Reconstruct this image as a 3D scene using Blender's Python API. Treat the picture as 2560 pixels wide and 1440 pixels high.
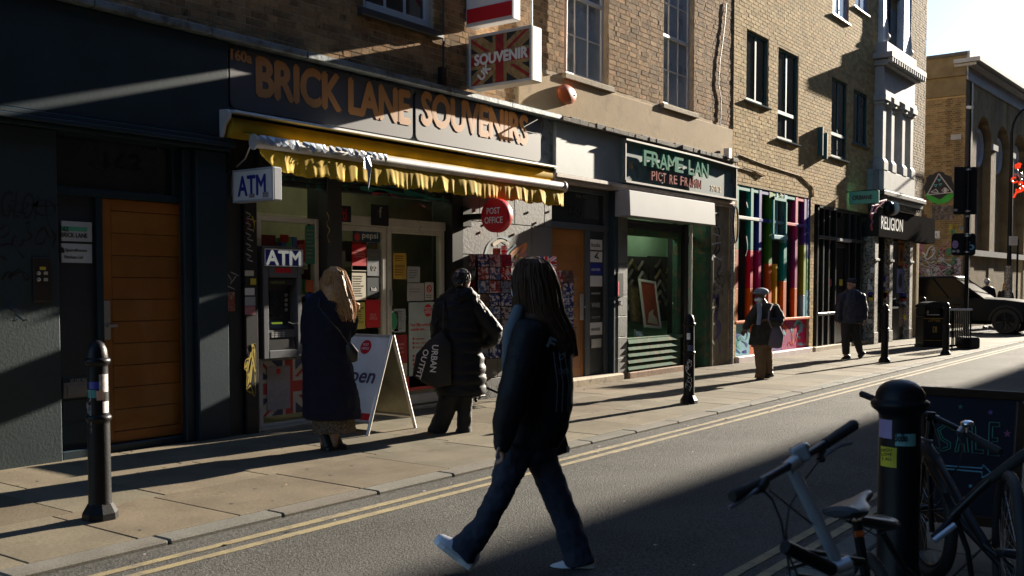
import bpy, bmesh, math, random
from math import sin, cos, tan, atan, radians, pi, sqrt
from mathutils import Vector as V, noise as mnoise

S = bpy.context.scene
for _o in list(bpy.data.objects): bpy.data.objects.remove(_o)
COL = S.collection
rnd = random.Random(7)

# ------------------------------------------------------------------ camera
FPX, CAMZ = 2500.0, 1.57                       # focal length in pixels of a 2560 px wide frame
YAW, PIT = radians(36.5), radians(2.58)
CY = 718 + FPX * tan(PIT)
H_ = V((cos(YAW), sin(YAW), 0)); Z_ = V((0, 0, 1)); R_ = V((sin(YAW), -cos(YAW), 0))
FW = H_ * cos(PIT) - Z_ * sin(PIT); UP = H_ * sin(PIT) + Z_ * cos(PIT); CAM = V((0, 0, CAMZ))
cd = bpy.data.cameras.new('camera'); cam = bpy.data.objects.new('camera', cd); COL.objects.link(cam)
cd.sensor_width = 36; cd.lens = FPX / 2560 * 36; cd.shift_y = (CY - 720) / 2560
cam.location = CAM; cam.rotation_euler = (pi / 2 - PIT, 0, YAW - pi / 2)
cd.clip_start = 0.05; cd.clip_end = 600
cd.dof.use_dof = True; cd.dof.focus_distance = 12; cd.dof.aperture_fstop = 4.5
S.camera = cam

# ------------------------------------------------------------------ sky, sun, exposure
SUN_EL, SUN_AZ = radians(16.8), radians(5.7)    # low sun almost in line with the street
w = bpy.data.worlds.new('World'); S.world = w; w.use_nodes = True
nt = w.node_tree; nt.nodes.clear()
sky = nt.nodes.new('ShaderNodeTexSky'); sky.sky_type = 'NISHITA'; sky.sun_disc = False
sky.sun_elevation = SUN_EL; sky.sun_rotation = pi / 2 + SUN_AZ
sky.air_density = 1.0; sky.dust_density = 0.4; sky.ozone_density = 4.0
bg = nt.nodes.new('ShaderNodeBackground'); bg.inputs[1].default_value = 0.05
ow = nt.nodes.new('ShaderNodeOutputWorld')
nt.links.new(sky.outputs[0], bg.inputs[0]); nt.links.new(bg.outputs[0], ow.inputs[0])
sd = bpy.data.lights.new('sun', 'SUN'); sd.energy = 5.0; sd.angle = radians(0.5); sd.color = (1.0, 0.89, 0.73)
sun = bpy.data.objects.new('sun', sd); COL.objects.link(sun)
SD = V((cos(SUN_AZ) * cos(SUN_EL), -sin(SUN_AZ) * cos(SUN_EL), sin(SUN_EL)))
sun.rotation_euler = SD.to_track_quat('Z', 'Y').to_euler(); sun.location = (30, -2, 25)
S.view_settings.view_transform = 'Standard'; S.view_settings.look = 'None'
S.view_settings.exposure = 2.05; S.view_settings.gamma = 1.0; S.view_settings.use_curve_mapping = False
try:
    S.cycles.max_bounces = 8; S.cycles.transparent_max_bounces = 12; S.cycles.use_denoising = True
    S.cycles.caustics_reflective = False; S.cycles.caustics_refractive = False
except Exception: pass

# ------------------------------------------------------------------ measuring helpers
D = 7.95                                        # the shop fronts stand 7.95 m across the street
GZ, RZ = 0.12, 0.092                             # pavement level, road level at the gutter
def ray(px, py): return FW + R_ * ((px - 1280) / FPX) + UP * ((CY - py) / FPX)
def onY(px, py, Y=D): d = ray(px, py); return CAM + d * (Y / d.y)
def onX(px, py, X): d = ray(px, py); return CAM + d * (X / d.x)
def onZ(px, py, Z=GZ): d = ray(px, py); return CAM + d * ((Z - CAMZ) / d.z)
def P(px, py, t): d = ray(px, py); return CAM + d * (t / (d.dot(H_)))
def fr(x0, y0, x1, y1, Y=D):
    a = onY(x0, y0, Y); b = onY(x1, y1, Y); return a.x, b.x, b.z, a.z
def to_px(p):
    q = V(p) - CAM; k = q.dot(FW)
    return (1280 + FPX * q.dot(R_) / k, CY - FPX * q.dot(UP) / k, k)

# ------------------------------------------------------------------ materials
def lin(c):
    if isinstance(c, str):
        c = c.lstrip('#'); c = [int(c[i:i + 2], 16) / 255 for i in (0, 2, 4)]
        c = [x / 12.92 if x <= .04045 else ((x + .055) / 1.055) ** 2.4 for x in c]
    return tuple(c)
MATS = {}
def mat(name, col, rough=.6, metal=0., var=.15, vs=3., bump=0., bs=60., rand=0., island=False, spec=.5,
        alt=None, altr=(.5, .62), fine=0., fs=120., emit=0., coat=0.):
    if name in MATS: return MATS[name]
    m = bpy.data.materials.new(name); m.use_nodes = True; t = m.node_tree; N = t.nodes; L = t.links
    b = N['Principled BSDF']; b.inputs['Roughness'].default_value = rough; b.inputs['Metallic'].default_value = metal
    b.inputs['Specular IOR Level'].default_value = spec
    if coat: b.inputs['Coat Weight'].default_value = coat; b.inputs['Coat Roughness'].default_value = .08
    col = lin(col); g = N.new('ShaderNodeNewGeometry')
    def noise(sc, det=5, ro=.6):
        n = N.new('ShaderNodeTexNoise'); n.inputs['Scale'].default_value = sc; n.inputs['Detail'].default_value = det
        n.inputs['Roughness'].default_value = ro; L.new(g.outputs['Position'], n.inputs['Vector']); return n.outputs['Fac']
    def mix(a, c, f, mode='MIX'):
        x = N.new('ShaderNodeMix'); x.data_type = 'RGBA'; x.blend_type = mode
        for s, val in ((6, a), (7, c)):
            if isinstance(val, tuple): x.inputs[s].default_value = (*val, 1)
            else: L.new(val, x.inputs[s])
        if isinstance(f, float): x.inputs[0].default_value = f
        else: L.new(f, x.inputs[0])
        return x.outputs[2]
    def ramp(f, a, c):
        r = N.new('ShaderNodeMapRange'); r.inputs[1].default_value = a; r.inputs[2].default_value = c; L.new(f, r.inputs[0]); return r.outputs[0]
    f = ramp(noise(vs), .3, .7)
    out = mix(tuple(c * (1 - var) for c in col), tuple(min(1, c * (1 + var)) for c in col), f)
    if alt is not None: out = mix(out, lin(alt), ramp(noise(vs * 1.7, 6, .65), *altr))
    if fine:
        ff = ramp(noise(fs, 3, .7), .3, .7)
        out = mix(out, mix((1 - fine,) * 3, (1 + fine,) * 3, ff), 1., 'MULTIPLY')
    if rand:
        src = g.outputs['Random Per Island'] if island else N.new('ShaderNodeObjectInfo').outputs['Random']
        wn = N.new('ShaderNodeTexWhiteNoise'); wn.noise_dimensions = '1D'; L.new(src, wn.inputs['W'])
        out = mix(out, mix((1 - rand, 1 - rand, 1 - rand), (1 + rand, 1 + rand * .95, 1 + rand * .85), wn.outputs['Value']), 1., 'MULTIPLY')
        hs = N.new('ShaderNodeSeparateColor'); L.new(wn.outputs['Color'], hs.inputs[0])
        out = mix(out, mix((1.0, .93, .86), (.96, 1.01, .98), hs.outputs[1]), 1., 'MULTIPLY')
    L.new(out, b.inputs['Base Color'])
    if bump:
        bn = N.new('ShaderNodeBump'); bn.inputs['Strength'].default_value = min(1., bump); bn.inputs['Distance'].default_value = .01 * max(1., bump)
        L.new(noise(bs, 4, .65), bn.inputs['Height']); L.new(bn.outputs[0], b.inputs['Normal'])
    if emit:
        L.new(out, b.inputs['Emission Color']); b.inputs['Emission Strength'].default_value = emit
    MATS[name] = m; return m
def glassmat(name, tint=(.75, .8, .78), refl=1.5, rough=.01):
    m = bpy.data.materials.new(name); m.use_nodes = True; t = m.node_tree; N = t.nodes; L = t.links; N.remove(N['Principled BSDF'])
    tr = N.new('ShaderNodeBsdfTransparent'); tr.inputs[0].default_value = (*tint, 1)
    gl = N.new('ShaderNodeBsdfGlossy'); gl.inputs['Roughness'].default_value = rough
    fz = N.new('ShaderNodeFresnel'); fz.inputs[0].default_value = refl
    mx = N.new('ShaderNodeMixShader'); gg = N.new('ShaderNodeNewGeometry'); sb = N.new('ShaderNodeMath'); sb.operation = 'SUBTRACT'; sb.use_clamp = True; L.new(fz.outputs[0], sb.inputs[0]); L.new(gg.outputs['Backfacing'], sb.inputs[1]); L.new(sb.outputs[0], mx.inputs[0]); L.new(tr.outputs[0], mx.inputs[1]); L.new(gl.outputs[0], mx.inputs[2])
    L.new(mx.outputs[0], N['Material Output'].inputs[0]); MATS[name] = m; return m

# ------------------------------------------------------------------ mesh helpers
ORG = {}
def tag(o, label=None, cat=None, group=None, kind=None):
    if label: o['label'] = label
    if cat: o['category'] = cat
    if group: o['group'] = group
    if kind: o['kind'] = kind
    return o
def thing(name, label, cat, loc=(0, 0, 0), group=None):
    o = bpy.data.objects.new(name, None); COL.objects.link(o); o.location = loc; o.empty_display_size = .1
    ORG[o.name] = V(loc); return tag(o, label, cat, group)
class MB:
    def __init__(s): s.v = []; s.f = []; s.m = []; s.k = 0
    def add(s, vs, fs):
        n = len(s.v); s.v += [V(a) for a in vs]
        for f in fs: s.f.append([n + i for i in f]); s.m.append(s.k)
        return s
    def hexa(s, p): return s.add(p, [(0, 3, 2, 1), (4, 5, 6, 7), (0, 1, 5, 4), (1, 2, 6, 5), (2, 3, 7, 6), (3, 0, 4, 7)])
    def box(s, x0, x1, y0, y1, z0, z1):
        return s.hexa([(x0, y0, z0), (x1, y0, z0), (x1, y1, z0), (x0, y1, z0), (x0, y0, z1), (x1, y0, z1), (x1, y1, z1), (x0, y1, z1)])
    def obox(s, c, a, b, u):                     # centre and three half vectors
        c, a, b, u = V(c), V(a), V(b), V(u)
        return s.hexa([c - a - b - u, c + a - b - u, c + a + b - u, c - a + b - u, c - a - b + u, c + a - b + u, c + a + b + u, c - a + b + u])
    def prism(s, pts, vec):
        n = len(pts); vec = V(vec); pts = [V(p) for p in pts]
        fs = [tuple(range(n - 1, -1, -1)), tuple(range(n, 2 * n))] + [(i, (i + 1) % n, n + (i + 1) % n, n + i) for i in range(n)]
        return s.add(pts + [p + vec for p in pts], fs)
    def poly(s, pts): return s.add(pts, [tuple(range(len(pts)))])
    def tube(s, pts, rad, n=10, axis=None, caps=True, dome=False):
        pts = [V(p) for p in pts]; k = len(pts)
        if not isinstance(rad, (list, tuple)): rad = [rad] * k
        if len(rad) < k and all(not isinstance(r, tuple) for r in rad): rad = [rad[0] + (rad[-1] - rad[0]) * i / (k - 1) for i in range(k)]
        vs = []; prev = V(axis) if axis is not None else None
        if dome:
            def rr(r): return r if isinstance(r, tuple) else (r, r)
            t0 = (pts[0] - pts[1]).normalized(); t1 = (pts[-1] - pts[-2]).normalized()
            a, b = rr(rad[0]), rr(rad[-1])
            pts = [pts[0] + t0 * min(a) * .85, pts[0] + t0 * min(a) * .5] + pts + [pts[-1] + t1 * min(b) * .5, pts[-1] + t1 * min(b) * .85]
            rad = [(a[0] * .45, a[1] * .45), (a[0] * .85, a[1] * .85)] + [rr(r) for r in rad] + [(b[0] * .85, b[1] * .85), (b[0] * .45, b[1] * .45)]; k += 4
        for i in range(k):
            t = (pts[min(i + 1, k - 1)] - pts[max(i - 1, 0)]).normalized()
            if prev is None: prev = V((0, 0, 1)) if abs(t.z) < .9 else V((1, 0, 0))
            a = prev - t * prev.dot(t)
            if a.length < 1e-4: a = t.orthogonal()
            a.normalize(); b = t.cross(a)
            if axis is None: prev = a
            ra, rb = rad[i] if isinstance(rad[i], tuple) else (rad[i], rad[i])
            vs += [pts[i] + a * (ra * cos(2 * pi * j / n)) + b * (rb * sin(2 * pi * j / n)) for j in range(n)]
        fs = [(i * n + j, i * n + (j + 1) % n, (i + 1) * n + (j + 1) % n, (i + 1) * n + j) for i in range(k - 1) for j in range(n)]
        if caps: fs += [tuple(range(n - 1, -1, -1)), tuple((k - 1) * n + j for j in range(n))]
        return s.add(vs, fs)
    def lathe(s, prof, c=(0, 0, 0), n=24, axis='z'):
        c = V(c); vs = []
        for r, z in prof:
            for j in range(n):
                a = 2 * pi * j / n; q = (r * cos(a), r * sin(a), z)
                if axis == 'x': q = (z, r * cos(a), r * sin(a))
                if axis == 'y': q = (r * cos(a), z, -r * sin(a))
                vs.append(c + V(q))
        k = len(prof)
        fs = [(i * n + j, i * n + (j + 1) % n, (i + 1) * n + (j + 1) % n, (i + 1) * n + j) for i in range(k - 1) for j in range(n)]
        fs += [tuple(range(n - 1, -1, -1)), tuple((k - 1) * n + j for j in range(n))]
        return s.add(vs, fs)
    def ball(s, c, r, n=14, m=9, rot=None):
        c = V(c); r = (r, r, r) if not isinstance(r, (tuple, list)) else r; vs = []
        def q(p):
            p = V(p); return c + (rot @ p if rot is not None else p)
        vs.append(q((0, 0, r[2])))
        for i in range(1, m):
            th = pi * i / m
            for j in range(n):
                a = 2 * pi * j / n; vs.append(q((r[0] * sin(th) * cos(a), r[1] * sin(th) * sin(a), r[2] * cos(th))))
        vs.append(q((0, 0, -r[2]))); fs = [(0, 1 + j, 1 + (j + 1) % n) for j in range(n)]
        for i in range(m - 2):
            fs += [(1 + i * n + j, 1 + (i + 1) * n + j, 1 + (i + 1) * n + (j + 1) % n, 1 + i * n + (j + 1) % n) for j in range(n)]
        b = 1 + (m - 2) * n; e = len(vs) - 1
        fs += [(b + j, e, b + (j + 1) % n) for j in range(n)]
        return s.add(vs, fs)
    def build(s, name, mats, parent=None, smooth=False, bevel=0., label=None, kind=None, cat=None, group=None, seg=1, ang=40):
        me = bpy.data.meshes.new(name); off = ORG.get(parent.name, V((0, 0, 0))) if parent else V((0, 0, 0))
        me.from_pydata([tuple(p - off) for p in s.v], [], s.f)
        mats = mats if isinstance(mats, (list, tuple)) else [mats]
        for m in mats: me.materials.append(m)
        if len(mats) > 1:
            for p, i in zip(me.polygons, s.m): p.material_index = i
        b = bmesh.new(); b.from_mesh(me); bmesh.ops.recalc_face_normals(b, faces=b.faces)
        if bevel:
            ed = [e for e in b.edges if len(e.link_faces) == 2 and e.calc_face_angle(0) > .5]
            bmesh.ops.bevel(b, geom=ed, offset=bevel, segments=seg, affect='EDGES', clamp_overlap=True)
        b.to_mesh(me); b.free()
        if smooth:
            for p in me.polygons: p.use_smooth = True
            me.set_sharp_from_angle(angle=radians(ang))
        o = bpy.data.objects.new(name, me); COL.objects.link(o)
        if parent: o.parent = parent; ORG[o.name] = off
        else: ORG[o.name] = V((0, 0, 0))
        return tag(o, label, cat, group, kind)
def bx(name, m, parent, x0, x1, y0, y1, z0, z1, **k): return MB().box(x0, x1, y0, y1, z0, z1).build(name, m, parent, **k)
def inst(src, parent, loc, rot=None, name=None, scale=None):
    o = src.copy(); COL.objects.link(o); o.parent = parent; o.location = V(loc) - (ORG.get(parent.name, V((0, 0, 0))) if parent else V((0, 0, 0)))
    if rot is not None: o.rotation_euler = rot
    if scale is not None: o.scale = scale
    return o
def dup_tree(src, loc, rz=0, label=None):
    kids = {}
    for o in COL.objects:
        if o.parent: kids.setdefault(o.parent.name, []).append(o)
    def rec(o, par):
        c = o.copy(); COL.objects.link(c)
        if par: c.parent = par
        for ch in kids.get(o.name, []): rec(ch, c)
        return c
    r = rec(src, None); r.location = loc; r.rotation_euler = (0, 0, rz); ORG[r.name] = V(loc)
    if label: r['label'] = label
    return r
def text(s, o, u, v, W, Hh, m, parent=None, name='lettering', bold=0., depth=.002, shear=0., space=1., keep=False):
    """lettering filling a W x Hh rectangle whose lower left corner is o, running along u with v up"""
    c = bpy.data.curves.new('t', 'FONT'); c.body = s; c.shear = shear; c.space_character = space; c.resolution_u = 3
    ob = bpy.data.objects.new('t', c); me = bpy.data.meshes.new_from_object(ob)
    bpy.data.objects.remove(ob); bpy.data.curves.remove(c)
    if not me.vertices: return None
    xs = [p.co.x for p in me.vertices]; ys = [p.co.y for p in me.vertices]
    x0, y0 = min(xs), min(ys); sx, sy = W / max(1e-6, max(xs) - x0), Hh / max(1e-6, max(ys) - y0)
    if keep: sx = sy = min(sx, sy)
    o, u, v = V(o), V(u).normalized(), V(v).normalized(); nrm = u.cross(v)
    b = MB(); pts = [o + u * ((p.co.x - x0) * sx) + v * ((p.co.y - y0) * sy) for p in me.vertices]
    fs = [tuple(p.vertices) for p in me.polygons]; bpy.data.meshes.remove(me)
    n = len(pts); edges = {}
    for f in fs:
        for i in range(len(f)): e = (f[i], f[(i + 1) % len(f)]); edges[e] = 1
    allf = [f for f in fs] ; top = [tuple(i + n for i in f) for f in fs]
    side = [(a, bb, bb + n, a + n) for (a, bb) in edges if (bb, a) not in edges]
    B = bold * sy
    for i, (ox, oy) in enumerate(((0, 0),) if not bold else ((-B, 0), (B, 0), (0, -B), (0, B))):
        q = [p + u * ox + v * oy + nrm * (.00015 * i) for p in pts]
        b.add(q + [p + nrm * depth for p in q], [tuple(reversed(f)) for f in allf] + top + side)
    return b.build(name, m, parent)
XU, ZU, NY = V((1, 0, 0)), V((0, 0, 1)), V((0, -1, 0))
def ftext(s, x0, y0, x1, y1, Y, m, parent, **k):         # lettering on a wall facing the street
    a, b, z0, z1 = fr(x0, y0, x1, y1, Y); return text(s, (a, Y, z0), XU, ZU, b - a, z1 - z0, m, parent, **k)
def strokes(lines, wid, Y, m, parent, name='graffiti', dy=.002):  # sprayed lines on a wall facing the street, in pixels
    b = MB()
    for ln in lines:
        pts = [onY(x, y, Y) for x, y in ln]
        for q in range(2):
            new = [pts[0]]
            for i in range(len(pts) - 1): new += [pts[i] * .75 + pts[i + 1] * .25, pts[i] * .25 + pts[i + 1] * .75]
            pts = new + [pts[-1]]
        vs = []
        for i, p in enumerate(pts):
            t = (pts[min(i + 1, len(pts) - 1)] - pts[max(i - 1, 0)]); t.y = 0
            if t.length < 1e-6: t = V((1, 0, 0))
            t.normalize(); nn = V((-t.z, 0, t.x)); ww = wid * (.7 + .4 * sin(i * .6))
            vs += [p + nn * ww / 2 + NY * dy, p - nn * ww / 2 + NY * dy]
        b.add(vs, [(2 * i, 2 * i + 1, 2 * i + 3, 2 * i + 2) for i in range(len(pts) - 1)])
    return b.build(name, m, parent)
def scribble(x0, y0, x1, y1, n, seed, kinks=7):
    r = random.Random(seed); out = []
    for i in range(n):
        cx = r.uniform(x0, x1); cy = r.uniform(y0, y1); ln = []
        for k in range(kinks):
            ln.append((min(x1, max(x0, cx)), min(y1, max(y0, cy)))); cx += r.uniform(-.4, .5) * (x1 - x0); cy += r.uniform(-.45, .45) * (y1 - y0)
        out.append(ln)
    return out
def union_jack(b, o, u, v, W, Hh, n, ks=(0, 1, 2), step=.0012, diag=.17):
    """flat flag print: b.k = ks -> blue, white, red"""
    o, u, v, n = V(o), V(u), V(v), V(n)
    def pl(pts, k, lay):
        b.k = k; b.poly([o + u * (x * W) + v * (y * Hh) + n * (lay * step) for x, y in pts])
    pl([(0, 0), (1, 0), (1, 1), (0, 1)], ks[0], 1)
    d = diag; pl([(0, 0), (d, 0), (1, 1 - d), (1, 1), (1 - d, 1), (0, d)], ks[1], 2); pl([(1, 0), (1, d), (d, 1), (0, 1), (0, 1 - d), (1 - d, 0)], ks[1], 3)
    e = d * .4
    pl([(0, 0), (e, 0), (.5 + e / 2, .5 - e / 2), (.5, .5), ], ks[2], 4); pl([(1, 1), (1 - e, 1), (.5 - e / 2, .5 + e / 2), (.5, .5)], ks[2], 4)
    pl([(1, 0), (1, e), (.5 + e / 2, .5 + e / 2), (.5, .5)], ks[2], 4); pl([(0, 1), (0, 1 - e), (.5 - e / 2, .5 - e / 2), (.5, .5)], ks[2], 4)
    pl([(.38, 0), (.62, 0), (.62, 1), (.38, 1)], ks[1], 5); pl([(0, .33), (1, .33), (1, .67), (0, .67)], ks[1], 6)
    pl([(.43, 0), (.57, 0), (.57, 1), (.43, 1)], ks[2], 7); pl([(0, .4), (1, .4), (1, .6), (0, .6)], ks[2], 8)
# ------------------------------------------------------------------ palette
ASPH = mat('asphalt', (.074, .072, .067), .85, var=.2, vs=1.1, bump=1.6, bs=75, fine=.95, fs=80, alt=(.075, .07, .064), altr=(.55, .72), spec=.12)
SLAB = mat('york_stone', (.150, .130, .100), .8, var=.2, vs=2.2, bump=.22, bs=35, rand=.2, fine=.12, fs=60, alt=(.11, .09, .07), altr=(.58, .75), spec=.1)
KERB = mat('granite', (.15, .146, .136), .85, spec=.08, var=.15, bump=.2, bs=90, rand=.12, fine=.3, fs=110)
JOINT = mat('joint_dirt', (.055, .045, .035), .95, bump=.3)
YEL = mat('worn_yellow_paint', (.22, .178, .088), .75, var=.15, vs=5, fine=.45, fs=150, alt=(.12, .10, .075), altr=(.5, .62), bump=.5, bs=150)
EARTH = mat('ground_cover', (.07, .065, .06), .95)
BRA_I = mat('dark_stock_brick', (.32, .20, .105), .9, var=.28, vs=9, bump=.3, bs=70, rand=.35, island=True, fine=.25, fs=90, alt=(.10, .062, .035), altr=(.56, .7), spec=.2)
BRA_O = mat('dark_stock_brick_single', (.32, .20, .105), .9, var=.28, vs=9, bump=.3, bs=70, rand=.35, fine=.25, fs=90, alt=(.10, .062, .035), altr=(.56, .7), spec=.2)
MORA = mat('pale_lime_mortar', (.44, .35, .24), .95, var=.25, vs=6, bump=.5, bs=80)
BRB_I = mat('yellow_stock_brick', (.50, .36, .18), .9, var=.2, vs=8, bump=.25, bs=60, rand=.2, island=True, fine=.16, fs=90, spec=.2)
BRB_O = mat('yellow_stock_brick_single', (.50, .36, .18), .9, var=.2, vs=8, bump=.25, bs=60, rand=.2, fine=.16, fs=90, spec=.2)
MORB = mat('grey_brown_mortar', (.42, .31, .165), .95, var=.2, vs=6, bump=.4, bs=80)
BRC_I = mat('sooty_brick', (.27, .19, .105), .9, var=.25, vs=6, bump=.5, bs=60, rand=.3, island=True, fine=.2, spec=.2)
BRC_O = mat('sooty_brick_single', (.27, .19, .105), .9, var=.25, vs=6, bump=.5, bs=60, rand=.3, fine=.2, spec=.2)
BRD_I = mat('brewery_brick', (.235, .175, .095), .9, var=.25, vs=2, bump=.3, bs=50, rand=.3, island=True, fine=.15, spec=.2, alt=(.22, .10, .035), altr=(.62, .75))
BRD_O = mat('brewery_brick_single', (.17, .125, .07), .9, var=.25, vs=2, bump=.3, bs=50, rand=.3, fine=.15, spec=.2)
RENDER = mat('tan_render', (.44, .325, .19), .85, var=.14, vs=1.6, bump=.3, bs=45, fine=.08, alt=(.28, .2, .115), altr=(.55, .75), spec=.25)
STONE = mat('sill_stone', (.36, .29, .2), .85, var=.2, vs=4, bump=.3, bs=50, alt=(.16, .13, .09), altr=(.55, .7))
TEAL = mat('dark_teal_paint', (.010, .028, .042), .42, var=.2, vs=2.5, bump=.08, bs=30, fine=.08)
TEALW = mat('slate_painted_render', (.022, .038, .044), .5, var=.2, vs=1.5, bump=.2, bs=40, fine=.1)
LEAD = mat('lead_flashing', (.17, .205, .23), .55, metal=.2, var=.3, vs=5, bump=.3, bs=20, alt=(.07, .07, .065), altr=(.5, .65))
GREYB = mat('grey_blue_paint', (.20, .235, .25), .55, spec=.8, var=.14, vs=1.5, bump=.14, bs=35, alt=(.13, .14, .14), altr=(.6, .8))
GREYP = mat('grey_masonry_paint', (.105, .11, .108), .6, var=.15, vs=2.5, bump=.3, bs=22, alt=(.11, .11, .105), altr=(.6, .75))
BLACKP = mat('black_paint', (.012, .012, .013), .38, var=.3, bump=.06, bs=60)
BLACKM = mat('black_metal', (.006, .0065, .008), .42, var=.3, vs=12, bump=.14, bs=80, spec=.2)
DARKG = mat('dark_grey_paint', (.035, .036, .038), .5, var=.2, bump=.1)
OAK = mat('oak_door', (.33, .125, .02), .45, var=.2, vs=2.5, bump=.1, bs=30, rand=.1, coat=.15)
WHITEP = mat('white_paint', (.58, .57, .56), .45, var=.1, vs=3, bump=.1, bs=30, alt=(.42, .38, .33), altr=(.62, .8))
WHITEF = mat('white_frame_paint', (.55, .52, .47), .5, var=.12, vs=4, alt=(.3, .24, .18), altr=(.6, .75))
SASHW = mat('sash_white', (.62, .64, .66), .45, var=.08, vs=3)
WHITEC = mat('white_stucco', (.38, .385, .39), .7, spec=.1, var=.12, vs=3, bump=.15, bs=20, alt=(.35, .32, .28), altr=(.6, .78))
GREENF = mat('blue_green_frame', (.045, .12, .135), .6, spec=.15, var=.1)
GREENS = mat('green_shop_paint', (.05, .125, .08), .8, spec=.06, var=.25, vs=4, alt=(.19, .13, .08), altr=(.48, .68), bump=.1)
STEEL = mat('brushed_steel', (.5, .5, .5), .35, metal=.9, var=.1)
ALU = mat('satin_aluminium', (.62, .60, .57), .4, metal=.7, var=.08)
CHROME = mat('chrome', (.7, .72, .76), .12, metal=1.)
RUBBER = mat('rubber', (.012, .012, .012), .7)
RED = mat('post_red', (.55, .012, .022), .4, var=.06)
WHITE = mat('sign_white', (.78, .77, .75), .4, var=.04)
CREAM = mat('paper_cream', (.60, .55, .44), .7, var=.06)
NAVY = mat('navy_sign', (.026, .028, .042), .58, var=.1, vs=1.5, spec=1., alt=(.03, .032, .045), altr=(.5, .9))
ORANGE = mat('orange_letters', (.48, .21, .055), .6, var=.1, spec=.8)
BLUE = mat('atm_blue', (.02, .03, .26), .4)
YELC = mat('yellow_canvas', (.42, .28, .022), .8, var=.16, vs=4, alt=(.34, .21, .016), altr=(.6, .8), spec=.2)
YELS = mat('yellow_sticker', (.65, .5, .04), .6)
GLASS = glassmat('shop_glass', (.86, .9, .84), 1.45)
GLASSC = glassmat('clear_glass', (.95, .97, .96), 1.45)
WGLASS = mat('window_glass', (.34, .42, .48), .12, var=.3, vs=1.2, spec=.9, alt=(.16, .21, .25), altr=(.5, .62))
DGLASS = mat('dark_window_glass', (.02, .026, .03), .05, var=.3, spec=.8)
DARK = mat('dark_interior', (.035, .032, .026), .9)
ROOM = mat('shop_interior', (.45, .42, .28), .9, var=.2)
ROOMG = mat('green_interior', (.30, .48, .32), .8, var=.1)
ROOF = mat('roof_slate', (.06, .06, .065), .8)

# ------------------------------------------------------------------ ground, road, pavements
bx('ground', EARTH, None, -150, 300, -150, 250, -.6, -.02, kind='structure')
rb = MB(); NX = 90; ys = [1.85, 2.3, 2.9, 3.4, 3.9, 4.5, 4.97]
cam_z = lambda y: RZ + .022 * (1 - ((y - 3.42) / 1.57) ** 2)
xs = [-20 + 140 * i / NX for i in range(NX + 1)]
rb.add([(x, y, cam_z(y)) for x in xs for y in ys], [(i * 7 + j, (i + 1) * 7 + j, (i + 1) * 7 + j + 1, i * 7 + j + 1) for i in range(NX) for j in range(6)])
road = rb.build('road', ASPH, smooth=True, kind='structure')
MB().add([(32.7, 4.99, RZ), (39.2, 4.99, RZ), (39.2, 45, RZ), (32.7, 45, RZ)], [(0, 1, 2, 3)]).build('side_road', ASPH, kind='structure')
MB().add([(39.2, 4.99, RZ), (110, 4.99, RZ), (110, 9, RZ), (39.2, 9, RZ)], [(0, 1, 2, 3)]).build('far_road', ASPH, kind='structure')
for py in (1341, 1363):                                       # double yellow line along the far kerb
    y = onZ(640, py, cam_z(4.7)).y; m = MB()
    for i in range(40):
        a, b = -3 + i * .9, -3 + (i + 1) * .9; w0, w1 = [.034 + .004 * sin(k * 1.7) for k in (i, i + 1)]
        m.add([(a, y - w0, cam_z(y) + .004), (b, y - w1, cam_z(y) + .004), (b, y + w1, cam_z(y) + .004), (a, y + w0, cam_z(y) + .004)], [(0, 1, 2, 3)])
    m.build('yellow_line', YEL, road)
for y in (1.97, 2.10):
    MB().box(-3, 40, y - .03, y + .03, cam_z(y) - .02, cam_z(y) + .004).build('yellow_line', YEL, road)

PAVE = bx('pavement', JOINT, None, -12, 32.6, 5.13, 8.6, -.3, GZ - .012, kind='structure')
rows = [(5.14, 6.08), (6.08, 7.06), (7.06, 7.98)]
def slab(x0, x1, y0, y1, par, zt=GZ):
    g = .005; h = [zt + rnd.uniform(-.002, .002) for _ in range(4)]; j = lambda: rnd.uniform(-.002, .002)
    z = zt - .05; m = MB()
    b = [(x0 + g + j(), y0 + g + j()), (x1 - g + j(), y0 + g + j()), (x1 - g + j(), y1 - g + j()), (x0 + g + j(), y1 - g + j())]
    m.hexa([(p[0], p[1], z) for p in b] + [(p[0], p[1], q) for p, q in zip(b, h)])
    m.build('paving_slab', SLAB, par, bevel=.004)
for k, (y0, y1) in enumerate(rows):
    x = 2.0 + k * .37
    while x < 32.4:
        wd = rnd.choice([rnd.uniform(.6, .8), rnd.uniform(.85, 1.3)]); x1 = min(32.55, x + wd)
        if 32.55 - x1 < .4: x1 = 32.55
        slab(x, x1, y0, y1, PAVE); x = x1
KB = bx('kerb', JOINT, None, -12, 32.6, 5.0, 5.12, -.3, GZ - .014, kind='structure')
x = 1.6
while x < 32.4:
    x1 = min(32.6, x + rnd.uniform(.75, 1.05)); MB().box(x + .004, x1 - .004, 4.96, 5.132, -.05, GZ + rnd.uniform(-.001, .003)).build('kerb_stone', KERB, KB, bevel=.012); x = x1
NP = bx('near_pavement', JOINT, None, -12, 60, -1.3, 1.66, -.3, GZ - .012, kind='structure')
for k in range(4):
    x = 3.2 + .3 * k
    while x < 10:
        x1 = x + rnd.uniform(.6, 1.1); slab(x, x1, -.3 + k * .49, -.3 + (k + 1) * .49, NP); x = x1
NK = bx('near_kerb', JOINT, None, -12, 60, 1.665, 1.8, -.3, GZ - .014, kind='structure')
x = 2.6
while x < 16:
    x1 = x + rnd.uniform(.75, 1.05); MB().box(x + .004, x1 - .004, 1.67, 1.86, -.05, GZ + .001).build('kerb_stone', KERB, NK, bevel=.012); x = x1
lf = MB(); LEAF = mat('dry_leaf', (.16, .10, .04), .8, var=.4)
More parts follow.
